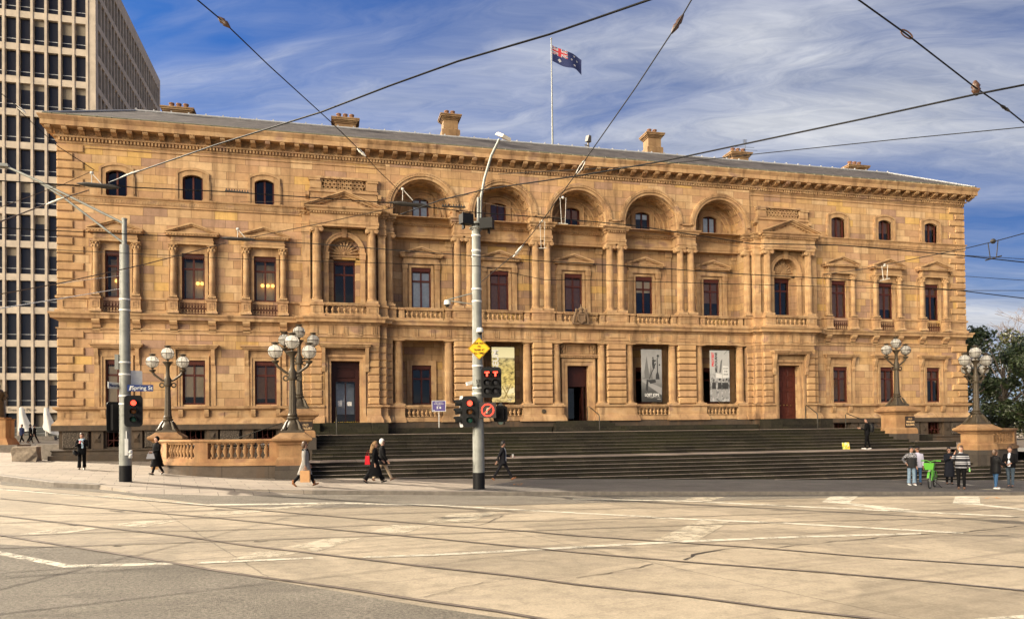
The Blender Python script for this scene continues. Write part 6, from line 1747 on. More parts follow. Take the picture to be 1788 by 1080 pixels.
wire([(-10,397),(222,409),(395,416)], 19, 23, .010, 'contact wire in front of the left pediments'); wire([(440,420),(543,425),(697,437),(833,447),(953,456),(1092,464),(1290,478),(1467,487),(1684,508),(1800,522)], 23, 21, .010, 'contact wire passing the second storey windows to the right edge')
wire([(60,434),(176,440),(420,452),(833,464),(950,488),(1040,489),(1260,495),(1684,507),(1800,507)], 24, 26, .008, 'thin dark wire across the middle of the second storey')
wire([(420,352),(560,352),(680,352),(800,345),(840,331)], 26, 27, .006, 'thin pale wire in front of the left crest panel', COPPER); wire([(844,354),(960,377),(1100,402),(1290,430)], 27, 26, .006, 'thin pale wire sloping right below the arches', COPPER)
wire([(-10,540),(100,522),(209,504)], 20, 31.8, .012, 'lower pale stay wire from the left edge to the left pole', WHITE); wire([(60,502),(130,491),(209,481)], 24, 31.8, .007, 'upper thin pale stay wire at the left pole', WHITE)
wire([(1800,404),(1734,422),(1688,433),(1571,457),(1512,469),(1438,479)], 17, 24, .008, 'span wire dropping left in front of the right windows'); ins(1734,421,18.5,18,-5,.42,.13,INS,'dark wire hanger in the sky right of the building','',4); ins(1545,463,22,18,-4,.42,.09,INSW,'pale wire hanger in front of the right pediments','',4)
wire([(1688,446),(1740,449),(1800,453)], 24, 23, .007, 'thin horizontal wire in the sky right of the building'); wire([(1685,482),(1740,486),(1800,490)], 25, 24, .007, 'lower thin wire in the sky right of the building')
wire([(30,190),(100,255),(165,297)], 20, 22, .008, 'thin wire crossing the tower down to the corner cornice'); ins(38,192,20,20,18,.3,.045,INSW,'pale insulator on the wire in front of the tower'); wire([(-8,155),(38,192)], 18, 20, .008, 'short wire at the left edge in front of the tower')
wire([(165,297),(110,322),(60,340),(0,362)], 22, 20, .007, 'thin pale wire in front of the tower windows', COPPER)
ins(172,324,21,20,2,1.25,.10,INS,'dark lumpy sleeve in front of the left attic window','',1); ins(716,357,24,20,2,1.35,.11,INS,'dark lumpy sleeve left of the first arch','',1); ins(415,417,23,20,1,1.1,.08,INS,'dark flat sleeve in front of the third left pediment','',1)
ins(414,335,22,20,2,.7,.07,INS,'dark toothed clamp in front of the left attic windows','',3); ins(792,361,25,20,1,.8,.08,INS,'dark toothed clamp beside the middle pole','',3)
for u, v, d in ((160,302,21),(703,330,24),(415,400,23)): 
    m = MB(); a = at(u,v,d)
    for du in (-8,10): m.tube([a, at(u+du+8, v+20, d)], .012, 5)
    m.ball(a, .05, n=8, m=5); tag(m.build('wire_hanger', INSW), 'pale forked hanger holding the %s dark sleeve' % ('corner' if u < 300 else 'first arch' if u > 600 else 'pediment'), 'wire hanger', 'fittings on the tram wires')

# ------------------------------------------------------------------ green hire bicycle
GRE = plain('bright_green_paint', (.085,.31,.035), .5, var=.05); TYRE = plain('black_tyre', (.015,.015,.015), .8)
bp0 = on_pave(1628, 851)
Bk = empty('hire_bicycle', (bp0.x, bp0.y, gz(bp0.x, bp0.y)), 'bright green hire bicycle with front basket leaning on its stand', 'bicycle', None, -1.72)
Bk.rotation_euler = (.0, rad(0), rad(-143)); Bk.scale = (.98,.98,.98)
# local: +x forward
def wheel(x):
    m = MB(); vs = []
    m.tube([(x+.32*math.cos(a),0,.34+.32*math.sin(a)) for a in [k*math.pi/14 for k in range(29)]], .028, 8, cap=False); w = m.build('wheel', TYRE, Bk)
    m = MB(); m.tube([(x+.285*math.cos(a),0,.34+.285*math.sin(a)) for a in [k*math.pi/14 for k in range(29)]], .014, 6, cap=False)
    for k in range(14): a = k*math.pi/7; m.tube([(x,0,.34),(x+.28*math.cos(a),0,.34+.28*math.sin(a))], .003, 3)
    m.tube([(x,-.05,.34),(x,.05,.34)], .035, 8); m.build('rim', STEEL, w)
wheel(.55); wheel(-.52)
m = MB()
m.tube([(.36,0,.92),(.2,0,.5),(.0,0,.36),(-.12,0,.36)], [.035,.045,.05,.05], 8); m.tube([(-.1,0,.36),(-.22,0,.78)], .03, 8); m.tube([(-.1,0,.36),(-.52,.06,.34)], .02, 6); m.tube([(-.1,0,.36),(-.52,-.06,.34)], .02, 6)
m.tube([(-.2,0,.7),(-.52,.06,.34)], .016, 6); m.tube([(-.2,0,.7),(-.52,-.06,.34)], .016, 6); m.tube([(.33,0,1.02),(.38,0,.8)], .04, 8)
for q_ in (-1,1): m.tube([(.38,q_*.05,.78),(.46,q_*.065,.6),(.55,q_*.065,.34)], .022, 6)
m.build('frame', GRE, Bk, smooth=50)
m = MB()
for x in (.55,-.52):
    vs = []; fs = []
    for k in range(11):
        a = rad(20+150*k/10); 
        for q_ in (-.045,.045): vs.append((x+.375*math.cos(a), q_, .34+.375*math.sin(a)))
    for k in range(10): fs.append((2*k,2*k+1,2*k+3,2*k+2))
    m.add(vs, fs)
m.build('mudguard', GRE, Bk)
m = MB(); m.tube([(.33,0,1.0),(.32,0,1.12),(.3,.14,1.17),(.2,.33,1.16)], .015, 6); m.tube([(.32,0,1.12),(.3,-.14,1.17),(.2,-.33,1.16)], .015, 6)
for q_ in (-1,1): m.tube([(.26,q_*.22,1.165),(.18,q_*.36,1.16)], .03, 8)
m.build('handlebar', GRE, Bk, smooth=50)
m = MB(); m.frus(.42,.66,-.15,.15,.8,.38,.74,-.2,.2,1.08); m.frus(.45,.63,-.12,.12,.83,.4,.72,-.18,.18,1.085); m.build('basket', GRE, Bk)
m = MB(); m.ball((-.26,0,.9), .13, .08, .04, 10, 6); m.tube([(-.22,0,.75),(-.25,0,.88)], .016, 6); m.build('saddle', BLACK, Bk, smooth=60)
m = MB(); m.tube([(-.2,.03,.3),(-.26,.32,.0)], .012, 5); m.tube([(-.1,-.12,.3),(-.1,.12,.42)], .012, 5); m.box(-.14,-.06,.1,.2,.4,.43); m.box(-.14,-.06,-.2,-.1,.28,.31); m.build('kickstand', BLACK, Bk)
m = MB(); m.lathe([(.035,0),(.04,.01),(.02,.03)], n=10); o = m.build('headlamp', WHITE, Bk, (.5,0,.76)); o.rotation_euler = (0,math.pi/2,0)

# small bright picture on the steps
t = NT('bright_patchwork_print'); co, x, y, z = t.xyz()
vo = t.n('ShaderNodeTexVoronoi', i_Vector=co, i_Scale=11.0); k = t.ramp(t.n('ShaderNodeSeparateXYZ', i_0=vo.outputs[1]).outputs[0], [(.0,(.75,.55,.05)),(.35,(.7,.65,.25)),(.55,(.25,.4,.08)),(.75,(.75,.72,.6)),(.9,(.5,.12,.08))], 'CONSTANT'); PATCH = t.done(k, .6)
q = at(1518, 776, 39.6); m = MB(); m.box(-.22,.22,-.02,.02,0,.38)
o = m.build('patchwork_board', PATCH, None, (q.x, YU-.1, ZM+.01)); o.rotation_euler = (-.2,0,0); tag(o, 'small square yellow patchwork board leaning on the steps beside the bald man', 'board')
# ------------------------------------------------------------------ people
SKIN = plain('skin', (.30,.165,.115), .6, var=.05); SKIN2 = plain('tan_skin', (.24,.125,.08), .6, var=.05)
def cloth(name, c, var=.2, rough=.9): return plain('cloth_'+name, c, rough, var=var, scale=9, spec=.08)
K_BLACK = cloth('black', (.006,.006,.007)); K_NAVY = cloth('navy', (.010,.011,.016)); K_GREY = cloth('grey_wool', (.20,.19,.18)); K_CHAR = cloth('charcoal_suit', (.014,.014,.017)); K_BEIGE = cloth('beige', (.35,.27,.19))
K_JEAN = cloth('light_denim', (.15,.21,.28), .3); K_JEAN2 = cloth('blue_denim', (.04,.09,.18), .3); K_JEAN3 = cloth('washed_dark_denim', (.055,.075,.10), .45); K_LILAC = cloth('lilac_hoodie', (.44,.42,.52), .1); K_TEE = cloth('pale_tee', (.48,.49,.56), .08); K_BLUE = cloth('light_blue_scarf', (.35,.47,.56), .2)
K_PUFF = cloth('black_puffer', (.009,.009,.010), .3, .5); K_RED = cloth('red', (.45,.02,.03)); K_DBLUE = cloth('dark_blue', (.02,.025,.06))
TAN = plain('tan_leather', (.20,.075,.025), .45); WSHOE = plain('white_shoe', (.72,.72,.72), .5); BSHOE = plain('black_shoe', (.012,.012,.012), .4); BRSHOE = plain('brown_shoe', (.10,.05,.025), .45)
H_BR = plain('brown_hair', (.055,.028,.014), .5, var=.3, scale=40); H_BK = plain('black_hair', (.012,.010,.009), .45, var=.3, scale=40); H_WH = plain('white_hair', (.6,.58,.54), .6); H_CURL = plain('light_brown_curls', (.20,.115,.05), .6, var=.4, scale=30)
DK = plain('dark_eye', (.015,.01,.01), .2); LIP = plain('lip', (.30,.08,.07), .5); SUNG = plain('black_sunglasses', (.005,.005,.005), .08)
PAPER = plain('brown_paper', (.40,.22,.10), .8); CUPM = plain('white_paper_cup', (.7,.68,.64), .5)
def stripes():
    t = NT('striped_jumper'); co, x, y, z = t.xyz()
    k = t.ramp(z, [(.0,(.016,.016,.022)),(1.0,(.016,.016,.022))])
    f = t.math('FRACT', t.math('DIVIDE', t.math('SUBTRACT', z, 1.02), .23)); a = t.math('LESS_THAN', f, .19); b = t.math('MULTIPLY', t.math('GREATER_THAN', f, .33), t.math('LESS_THAN', f, .50))
    return t.done(t.mix(t.math('ADD', a, b), (.008,.008,.012), (.30,.30,.33)), .9)
STRIPE = stripes()
def patterned():
    t = NT('patterned_black_jacket'); co, x, y, z = t.xyz()
    n_ = t.ramp(t.noise(co, 26, 2), [(.45,(.05,.05,.055)),(.55,(.40,.39,.42))], 'CONSTANT'); ab = t.math('ABSOLUTE', y)
    m_ = t.math('MAXIMUM', t.math('GREATER_THAN', z, 1.27), t.math('GREATER_THAN', ab, .235)); return t.done(t.mix(m_, (.012,.012,.014), n_), .9)
PATT = patterned()
DG = None
def person(label, p, heading, h=1.7, legs=((0,0),(0,0)), arms=((0,8,10,0),(0,8,10,0)), skin=SKIN, top=K_BLACK, bottom=K_BLACK, shoe=BSHOE, hair=H_BR, style='short',
           hem=.86, flare=.0, width=1.0, lean=0.0, turn=0.0, nod=0.0, glasses=False, collar=None, puffy=False, wide=1.0, boot=False, inner=None, group='people on the pavement'):
    s = h/1.79
    heading = heading + math.atan2(CAM.y-p[1], CAM.x-p[0]) + 1.81
    Pn = empty('person', p, label, 'person', group, heading); Pn.scale = (s, s, s)
    ln = math.tan(rad(lean))
    def sp(z, x=0.0, y=0.0): return Vector((x + ln*(z-.95), y*width if z > .9 else y, z))
    J = {}
    for i, side in enumerate((1, -1)):
        a, k = legs[i]; hip = Vector((0, .092*side, .93)); A = rad(a); K = rad(a-k)
        kn = hip + Vector((math.sin(A), .01*side, -math.cos(A)))*.43; an = kn + Vector((math.sin(K), 0, -math.cos(K)))*.42
        J['hip',i], J['kn',i], J['an',i], J['pitch',i] = hip, kn, an, K
        f, b, e, inw = arms[i]; sh = sp(1.405, 0, .18*side); F = rad(f); Bd = rad(b)
        el = sh + Vector((math.sin(F)*math.cos(Bd), math.sin(Bd)*side, -math.cos(F)*math.cos(Bd)))*.285
        E = rad(f+e); I = rad(inw); d2 = Vector((math.sin(E)*math.cos(I), -math.sin(I)*side + math.sin(Bd)*side*.3, -math.cos(E)*math.cos(I))).normalized()
        wr = el + d2*.25; J['sh',i], J['el',i], J['wr',i], J['hd',i] = sh, el, wr, d2
    low = min(J['an',i].z for i in (0,1)) - .075
    drop = Vector((0,0,-low))
    for k in list(J):
        if k[0] in ('hip','kn','an','sh','el','wr'): J[k] = J[k] + drop
    dz = -low
    # --- body: one continuous skinned surface
    V = []; Ed = []; Rr = []
    def add(pt, r, par=None):
        V.append(tuple(pt)); Rr.append(r)
        if par is not None: Ed.append((par, len(V)-1))
        return len(V)-1
    up = lambda z, x=0.0: sp(z, x) + drop
    root = add(up(.95), .115); b1 = add(up(1.12), .105, root); b2 = add(up(1.30), .12, b1); b3 = add(up(1.40), .08, b2); nk = add(up(1.50, .0), .052, b3)
    tn, nd = rad(turn), rad(nod); hv = lambda x, y, z: up(1.53) + Vector(((x*math.cos(nd)+z*math.sin(nd))*math.cos(tn) - y*math.sin(tn), (x*math.cos(nd)+z*math.sin(nd))*math.sin(tn) + y*math.cos(tn), z*math.cos(nd)-x*math.sin(nd)))
    h0 = add(hv(.015,0,.045), .066, nk); h1 = add(hv(.018,0,.12), .082, h0); h2 = add(hv(.008,0,.18), .074, h1); h3 = add(hv(0,0,.215), .045, h2)
    ns = add(hv(.105,0,.092), .012, h1)
    for sd in (1,-1): add(hv(-.002, .088*sd, .10), .016, h1)
    for i, sd in enumerate((1,-1)):
        sh = add(J['sh',i], .048, b3); el = add(J['el',i], .04, sh); wr = add(J['wr',i], .027, el)
        d = J['hd',i]; pal = J['wr',i] + d*.055; pa = add(pal, .026, wr); kn_ = add(J['wr',i] + d*.095, .024, pa)
        side = Vector((-d.z, 0, d.x)); side = side.normalized() if side.length > .1 else Vector((1,0,0))
        curl = d.cross(side)*sd
        for q, L in ((-.024,.062),(-.008,.072),(.008,.07),(.024,.055)):
            f0 = add(J['wr',i]+d*.108+side*q, .0088, kn_); f1 = add(J['wr',i]+d*(.108+L*.55)+side*q*1.1+curl*-.008, .0082, f0); add(J['wr',i]+d*(.108+L)+side*q*1.1+curl*-.026, .0075, f1)
        t0 = add(J['wr',i]+d*.06+side*.036, .010, pa); add(J['wr',i]+d*.10+side*.052+curl*-.012, .0085, t0)
        hp = add(J['hip',i], .085, root); kn = add(J['kn',i], .055, hp); an = add(J['an',i], .035, kn); K = J['pitch',i]
        add(J['an',i] + Vector((math.cos(K)*.1, 0, math.sin(K)*.1-.04)), .03, an)
    me = bpy.data.meshes.new('skin'); me.from_pydata(V, Ed, []); ob = bpy.data.objects.new('tmp', me); LINK(ob)
    md = ob.modifiers.new('s', 'SKIN'); md.use_smooth_shade = True
    for i, r_ in enumerate(Rr): sv = me.skin_vertices[0].data[i]; sv.radius = (r_, r_); sv.use_root = (i == 0)
    md2 = ob.modifiers.new('d', 'SUBSURF'); md2.levels = 1
    dg = bpy.context.evaluated_depsgraph_get(); nm = bpy.data.meshes.new_from_object(ob.evaluated_get(dg)); bpy.data.objects.remove(ob); bpy.data.meshes.remove(me)
    nm.materials.clear(); nm.materials.append(skin); link('body', nm, Pn)
    # --- clothes
    def loft(m, rings, n=16):
        vs = []; fs = []
        for (z, xc, hw, hd) in rings:
            for k in range(n):
                a = 2*math.pi*k/n; c_, s_ = math.cos(a), math.sin(a)
                vs.append((xc + math.copysign(abs(c_)**.85, c_)*hd, math.copysign(abs(s_)**.85, s_)*hw, z))
        for j in range(len(rings)-1):
            for k in range(n): fs.append((j*n+k, j*n+(k+1)%n, (j+1)*n+(k+1)%n, (j+1)*n+k))
        fs.append(tuple(reversed(range(n)))); fs.append(tuple(range((len(rings)-1)*n, len(rings)*n))); m.add(vs, fs)
    w = width; m = MB(); X = lambda z: ln*(z-.95)
    th = [(1.515,.0,.055,.058),(1.48,.0,.085*w,.08),(1.445,0,.14*w,.098),(1.405,0,.178*w,.11),(1.34,.005,.205*w,.128),(1.22,.01,.195*w,.135*w),(1.08,.01,.18*w,.128*w),(.97,.0,.185*w,.135*w)]
    if hem < .97:
        z = .97
        while z > hem+.02:
            z = max(hem, z-.12); t_ = (.97-z); st = abs(J['an',0].x-J['an',1].x)*.5; mid = (J['an',0].x+J['an',1].x)/2
            th.append((z, mid*min(1,t_/.85)*.6, .19*w+flare*t_*.35, .14*w+flare*t_*.35+st*.55*min(1,t_/.8)))
    if puffy:
        th2 = []
        for a, b in zip(th, th[1:]): th2 += [a, tuple((p_+q_)/2*(1.0 if i == 0 else 1.07 if i > 1 else 1) for i, (p_, q_) in enumerate(zip(a, b)))]
        th = [(z, x, hw*1.1, hd*1.12) for z, x, hw, hd in th2+[th[-1]]]
    loft(m, [(z+dz, x+X(z), hw, hd) for z, x, hw, hd in th])
    for i in (0,1):
        sh, el, wr = J['sh',i], J['el',i], J['wr',i]; pf = 1.2 if puffy else 1.0
        inn = sh + (up(1.38)-sh)*.4
        m.tube([inn, sh+Vector((0,0,-.005)), sh.lerp(el,.5), el, el.lerp(wr,.5), el.lerp(wr,.97)], [.072*pf,.07*pf,.062*pf,.055*pf,.05*pf,.042*pf], 10)
    m.build('coat' if hem < .8 else 'jacket', top, Pn, smooth=50)
    m = MB()
    loft(m, [(1.0+dz, X(1.0), .165*w, .115*w), (.9+dz, 0, .175*w, .12*w), (.82+dz, (J['kn',0].x+J['kn',1].x)*.15, .165*w, .115*w)])
    for i in (0,1):
        hp, kn, an = J['hip',i], J['kn',i], J['an',i]
        m.tube([hp+Vector((0,0,.03)), hp.lerp(kn,.35), kn, kn.lerp(an,.45), an+Vector((0,0,.02))], [.09*w,.086*w,.062*wide,.06*wide,.052*wide*(1.35 if wide > 1.2 else 1)], 10)
    m.build('trousers', bottom, Pn, smooth=50)
    for i in (0,1):
        m = MB(); an = J['an',i]; K = J['pitch',i]; K = max(-.9, min(.5, K)); ck, sk = math.cos(K), math.sin(K)
        pt = lambda x, z: an + Vector((x*ck - z*sk*0 , 0, x*sk + z)) if K > 0 else an + Vector((x*ck, 0, x*sk + z))
        m.tube([pt(-.075,-.045), pt(-.03,-.04), pt(.06,-.045), pt(.14,-.055), pt(.19,-.062)], [.032,.045,.046,.044,.024], 8, .7)
        if boot: m.tube([an+Vector((0,0,.12)), an+Vector((0,0,.02)), pt(.0,-.03)], [.056,.052,.05], 8)
        m.build('shoe', shoe, Pn, smooth=60)
    # --- head
    c = hv(.008,0,.125); m = MB(); n = 14
    if style != 'bald':
        vs = []; fs = []
        for j in range(9):
            tt = math.pi/2 - j*math.pi/10 if style != 'cap' else math.pi/2 - j*math.pi/17
            for k in range(n):
                a = 2*math.pi*k/n; x = -.014 + .108*math.cos(tt)*math.cos(a); y = .099*math.cos(tt)*math.sin(a); z = .145 + .13*math.sin(tt)
                if x > .045 and z < .185: x = .045; z = max(z, .188); 
                if x > 0 and z < .09: x = min(x, .0)
                vs.append(hv(x, y, z))
        for j in range(8):
            for k in range(n): fs.append((j*n+k, (j+1)*n+k, (j+1)*n+(k+1)%n, j*n+(k+1)%n))
        m.add(vs, fs)
        if style == 'cap': m.tube([hv(.06,0,.165), hv(.12,0,.155), hv(.155,0,.145)], [.07,.06,.03], 8, .18)
        if style == 'bob': m.tube([hv(-.03,0,.16), hv(-.055,0,.08), hv(-.05,0,.0)], [.085,.095,.07], 10)
        if style == 'bun': m.ball(hv(-.06,0,.22), .045, n=8, m=6)
        if style == 'long':
            r_ = random.Random(3)
            m.tube([hv(-.04,0,.15), hv(-.075,0,.05), hv(-.09,0,-.1), hv(-.1,0,-.24)], [.09,.105,.1,.05], 10)
            for k in range(26): m.ball(hv(-.09+r_.uniform(-.07,.04), r_.uniform(-.1,.1), r_.uniform(-.26,.12)), .035, n=6, m=4)
        m.build('beanie' if style == 'beanie' else 'cap' if style == 'cap' else 'hair', hair, Pn, smooth=60)
    m = MB()
    for sd in (1,-1): m.ball(hv(.088, .03*sd, .115), .011, n=6, m=4)
    for sd in (1,-1): m.tube([hv(.088,.016*sd,.137), hv(.086,.045*sd,.139)], .005, 4)
    m.build('eyes', DK, Pn)
    m = MB(); m.tube([hv(.086,-.022,.05), hv(.092,0,.05), hv(.086,.022,.05)], .006, 5); m.build('lips', LIP, Pn)
    if glasses:
        m = MB()
        for sd in (1,-1): m.ball(hv(.094,.033*sd,.113), .012, .03, .022, 8, 6); m.tube([hv(.09,.06*sd,.117), hv(0,.09*sd,.115)], .005, 4)
        m.build('sunglasses', SUNG, Pn)
    if collar is not None:
        m = MB(); m.tube([up(1.46)+Vector((.085*math.cos(a),.1*math.sin(a),.02*math.sin(a))) for a in [k*math.pi/6 for k in range(13)]], .045, 8, cap=False); m.tube([up(1.47)+Vector((.1,.03,0)), up(1.3)+Vector((.15,.04,0)), up(1.05)+Vector((.15,.05,0))], [.05,.05,.045], 8, .5); m.build('scarf', collar, Pn, smooth=60)
    if inner is not None:
        m = MB(); loft(m, [(1.5+dz,.015,.05,.062),(1.44+dz,.03,.075,.095),(1.3+dz,.035,.085,.118),(1.1+dz,.035,.09,.125),(.9+dz,.03,.1,.128)], 12); m.build('shirt', inner, Pn, smooth=60)
    Pn['_hands'] = 0
    del Pn['_hands']
    Mw = Matrix.Translation(Pn.location) @ Matrix.Rotation(heading, 4, 'Z') @ Matrix.Scale(s, 4)
    Pn.rotation_euler = (0, 0, heading)
    return Pn, [Mw @ (J['wr',i] + J['hd',i]*.09) for i in (0,1)], (lambda v: Mw @ (Vector(v)+drop))
RIGHT = -.2417; LEFT = math.pi-.2417; TOCAM = -1.81        # as seen in the middle of the view; 'person' turns them to where the figure stands
def ground_at(u, v): q = on_pave(u, v); return Vector((q.x, q.y, gz(q.x, q.y)+.005))
A0 = (0,8,12,4)
# left: woman with scarf and coffee
P, H, W_ = person('woman in black with a pale blue scarf hugging something to her chest', ground_at(143,819), TOCAM-.1, 1.67, ((-8,4),(10,2)), ((35,10,95,35),(30,12,100,40)), hair=H_BR, style='bun', collar=K_BLUE, hem=.72, wide=1.25)
m = MB(); m.tube([W_((.2,-.3,.95)), W_((.2,-.28,.85)), W_((.2,-.22,.78)), W_((.18,-.1,.8))], [.09,.16,.16,.08], 10, .6); m.tube([W_((.2,-.3,.98)), W_((.1,-.24,1.42)), W_((.2,-.12,.95))], .012, 5)
tag(m.build('shoulder_bag', BLACK, smooth=60), 'black shoulder bag at the hip of the woman with the blue scarf', 'bag')
m = MB(); m.lathe([(.028,-.05),(.036,.06),(.038,.062),(.03,.075)], n=10); tag(m.build('coffee_cup', plain('pink_cup', (.6,.2,.25), .5), None, H[1]), 'pink takeaway cup held by the woman with the blue scarf', 'cup')
P, H, W_ = person('woman in a long black coat and beanie walking beside the left pole', ground_at(274,828), -2.75, 1.67, ((22,3),(-20,12)), ((18,14,60,25),(-18,10,12,0)), hair=K_BLACK, style='beanie', hem=.42, flare=.22, turn=-15)
m = MB(); c = H[0]; m.frus(c.x-.17,c.x+.17,c.y-.06,c.y+.06,c.z-.27, c.x-.12,c.x+.12,c.y-.05,c.y+.05,c.z-.06); m.tube([(c.x-.1,c.y,c.z-.06),(c.x-.04,c.y,c.z+.05),(c.x+.04,c.y,c.z+.05),(c.x+.1,c.y,c.z-.06)], .01, 5)
tag(m.build('handbag', plain('grey_leather', (.22,.22,.24), .25)), 'shiny grey handbag carried by the woman in the long black coat by the pole', 'bag')
# grey coat woman with the paper bag
P, H, W_ = person('woman in a grey knee length coat and sunglasses walking right with a paper bag', ground_at(533,848), RIGHT, 1.69, ((24,2),(-24,14)), ((10,8,15,0),(-4,6,8,0)), top=K_GREY, hair=H_BR, style='bob', hem=.52, flare=.16, shoe=TAN, boot=True, glasses=True, collar=K_BLACK)
c = H[1]; m = MB(); R2 = Matrix.Rotation(RIGHT, 4, 'Z')
m.box(-.17,.17,-.07,.07,-.52,-.1); m.box(-.172,.172,-.072,.072,-.36,-.352)
m.tube([(-.08,-.05,-.1),(-.06,-.03,0),(.06,-.03,0),(.08,-.05,-.1)], .006, 4); o = m.build('paper_bag', PAPER, None, c, rz=RIGHT); tag(o, 'brown paper carrier bag in the hand of the woman in grey', 'bag')
# couple
P, H, W_ = person('white haired man in black coat and beige trousers beyond the curly haired woman', ground_at(668,838.5), RIGHT, 1.78, ((26,2),(-20,12)), ((-10,8,15,0),(12,8,20,0)), hair=H_WH, bottom=K_BEIGE, shoe=BRSHOE, hem=.74)
P, H, W_ = person('woman with long light brown curls in a black coat and wide trousers walking right', ground_at(655,842.5), RIGHT, 1.69, ((22,0),(-26,6)), ((16,8,35,10),(-12,8,22,0)), hair=H_CURL, style='long', hem=.34, flare=.2, wide=1.5, shoe=BSHOE, nod=12)
m = MB(); m.frus(-.1,.1,-.06,.06,-.34,-.08,.08,-.05,.05,0); m.tube([(-.06,0,0),(.02,0,.22),(.06,0,0)], .008, 4)
tag(m.build('red_bag', K_RED, None, W_((-.3,.1,1.18)), rz=RIGHT), 'red shoulder bag behind the curly haired woman', 'bag')
# man in suit
P, H, W_ = person('man in a dark suit and tan shoes striding right with a cup', ground_at(878,837.5), RIGHT, 1.77, ((30,3),(-27,5)), ((22,6,62,10),(-32,8,10,0)), top=K_CHAR, bottom=K_CHAR, shoe=TAN, hair=H_BK, hem=.80, nod=14, inner=WHITE)
m = MB(); m.lathe([(.03,-.06),(.04,.06),(.042,.062),(.034,.075)], n=10); tag(m.build('coffee_cup', CUPM, None, H[0]+Vector((.0,0,.02))), 'white paper cup in the hand of the man in the suit', 'cup')
# man on the landing
q = at(1537,780,40.2); pos = Vector((q.x, YU-.55, ZM+.004))
P, H, W_ = person('bald man in black with a backpack standing on the stair landing', pos, LEFT+.1, 1.74, ((10,2),(-8,4)), ((22,6,80,20),(20,6,85,20)), style='bald', shoe=WSHOE, nod=26, hem=.84)
m = MB(); m.tube([W_((-.2,0,.98)),W_((-.23,0,1.1)),W_((-.23,0,1.3)),W_((-.19,0,1.44))], [.12,.16,.16,.09], 10, .8); tag(m.build('backpack', BLACK, smooth=60), 'black backpack worn by the bald man on the steps', 'backpack')
m = MB(); m.box(-.04,.04,-.005,.005,-.07,.07); tag(m.build('phone', BLACK, None, (H[0]+H[1])/2, rz=1.2), 'dark phone held by the bald man on the steps', 'phone')
# group at right
P, H, W_ = person('boy in a pale lilac hoodie and jeans behind the boy with the patterned jacket', ground_at(1603,845), TOCAM+.25, 1.68, ((3,2),(-3,2)), (A0,(0,6,25,25)), top=K_LILAC, bottom=K_JEAN2, hair=K_NAVY, style='cap', hem=.80, collar=None, skin=SKIN2)
P, H, W_ = person('boy in a black jacket with patterned sleeves, hand on his hip, near the green bicycle', ground_at(1592,846.5), TOCAM+.45, 1.69, ((4,2),(-3,2)), (A0,(-12,42,60,25)), top=PATT, bottom=K_JEAN, shoe=WSHOE, hair=H_BK, hem=.80, wide=1.25, turn=25)
P, H, W_ = person('woman in a long navy coat and sunglasses with folded arms', ground_at(1658,845), TOCAM+.3, 1.67, ((2,1),(-2,1)), ((32,8,95,48),(32,8,95,48)), top=K_NAVY, hair=H_BK, hem=.36, flare=.22, glasses=True, style='bob')
P, H, W_ = person('man in a dark striped jumper holding a hand to his neck', ground_at(1679,853.5), TOCAM+.05, 1.80, ((2,1),(-3,1)), ((4,12,10,0),(42,22,128,25)), top=STRIPE, hair=H_BR, shoe=BRSHOE, hem=.88, width=1.18)
m = MB(); m.lathe([(.032,-.07),(.034,.03),(.016,.06),(.016,.085)], n=10); tag(m.build('green_bottle', plain('green_bottle', (.12,.45,.12), .3), None, H[0]), 'small green bottle in the hand of the man in the striped jumper', 'bottle')
P, H, W_ = person('man in an open dark jacket over a pale tee with jeans at far right', ground_at(1765,850), TOCAM-.35, 1.79, ((5,3),(-4,2)), ((12,14,55,35),(10,12,70,38)), bottom=K_JEAN3, hair=H_BR, hem=.84, inner=K_TEE, width=1.08, nod=14)
P, H, W_ = person('woman in a black puffer jacket and blue jeans seen from behind at far right', ground_at(1739,853), RIGHT+.6, 1.66, ((6,2),(-4,3)), ((10,10,60,20),(20,10,60,15)), top=K_PUFF, bottom=K_JEAN2, shoe=WSHOE, hair=H_BR, style='bob', hem=.70, puffy=True, width=1.1)
# far people on the plaza
for u, v, hd, lg, lab, tp in ((38,777,LEFT+.9,((24,4),(-22,10)),'man in a dark blue suit walking away under the left white umbrella',K_DBLUE),(53,776,RIGHT+.2,((14,4),(-14,8)),'person in black on the left of the pair on the plaza',K_BLACK),(60,776.5,RIGHT,((24,2),(-28,6)),'man in black with long stride, right one of the pair on the plaza',K_BLACK)):
    q = at(u, v, 67); person(lab, (q.x, q.y, gz(q.x,q.y)), hd, 1.74, lg, (A0,(-10,8,15,0)), top=tp, bottom=K_BLACK, hair=H_BK, hem=.76, group='people walking on the far plaza')

# bronze statue on its pedestal at the left edge
sp0 = on_pave(3, 788); PAT = plain('dark_statue_bronze', (.045,.035,.026), .5, .3, var=.4)
z0 = gz(sp0.x, sp0.y); S = empty('statue', (sp0.x-.62, sp0.y+1.0, z0), 'dark bronze robed statue on a stone pedestal cut by the left edge', 'statue')
m = MB(); m.box(-1.6,1.6,-1.2,1.2,-.1,.45); m.build('base', KERB, S)
m = MB(); m.frus(-1.0,1.0,-1.0,1.0,.45,-.8,.8,-.8,.8,.9); m.box(-.75,.75,-.75,.75,.9,2.1); m.frus(-.75,.75,-.75,.75,2.1,-.85,.85,-.85,.85,2.2); m.box(-.62,.62,-.62,.62,2.2,2.3); m.build('pedestal', PEDM, S)
m = MB(); vs = []
m.tube([(0,0,2.3),(.02,0,2.9),(.03,0,3.5),(.02,0,3.9),(0,0,4.15),(0,0,4.25)], [.48,.42,.38,.42,.3,.13], 14); m.ball((.03,0,4.42), .15, .15, .2, 12, 8)
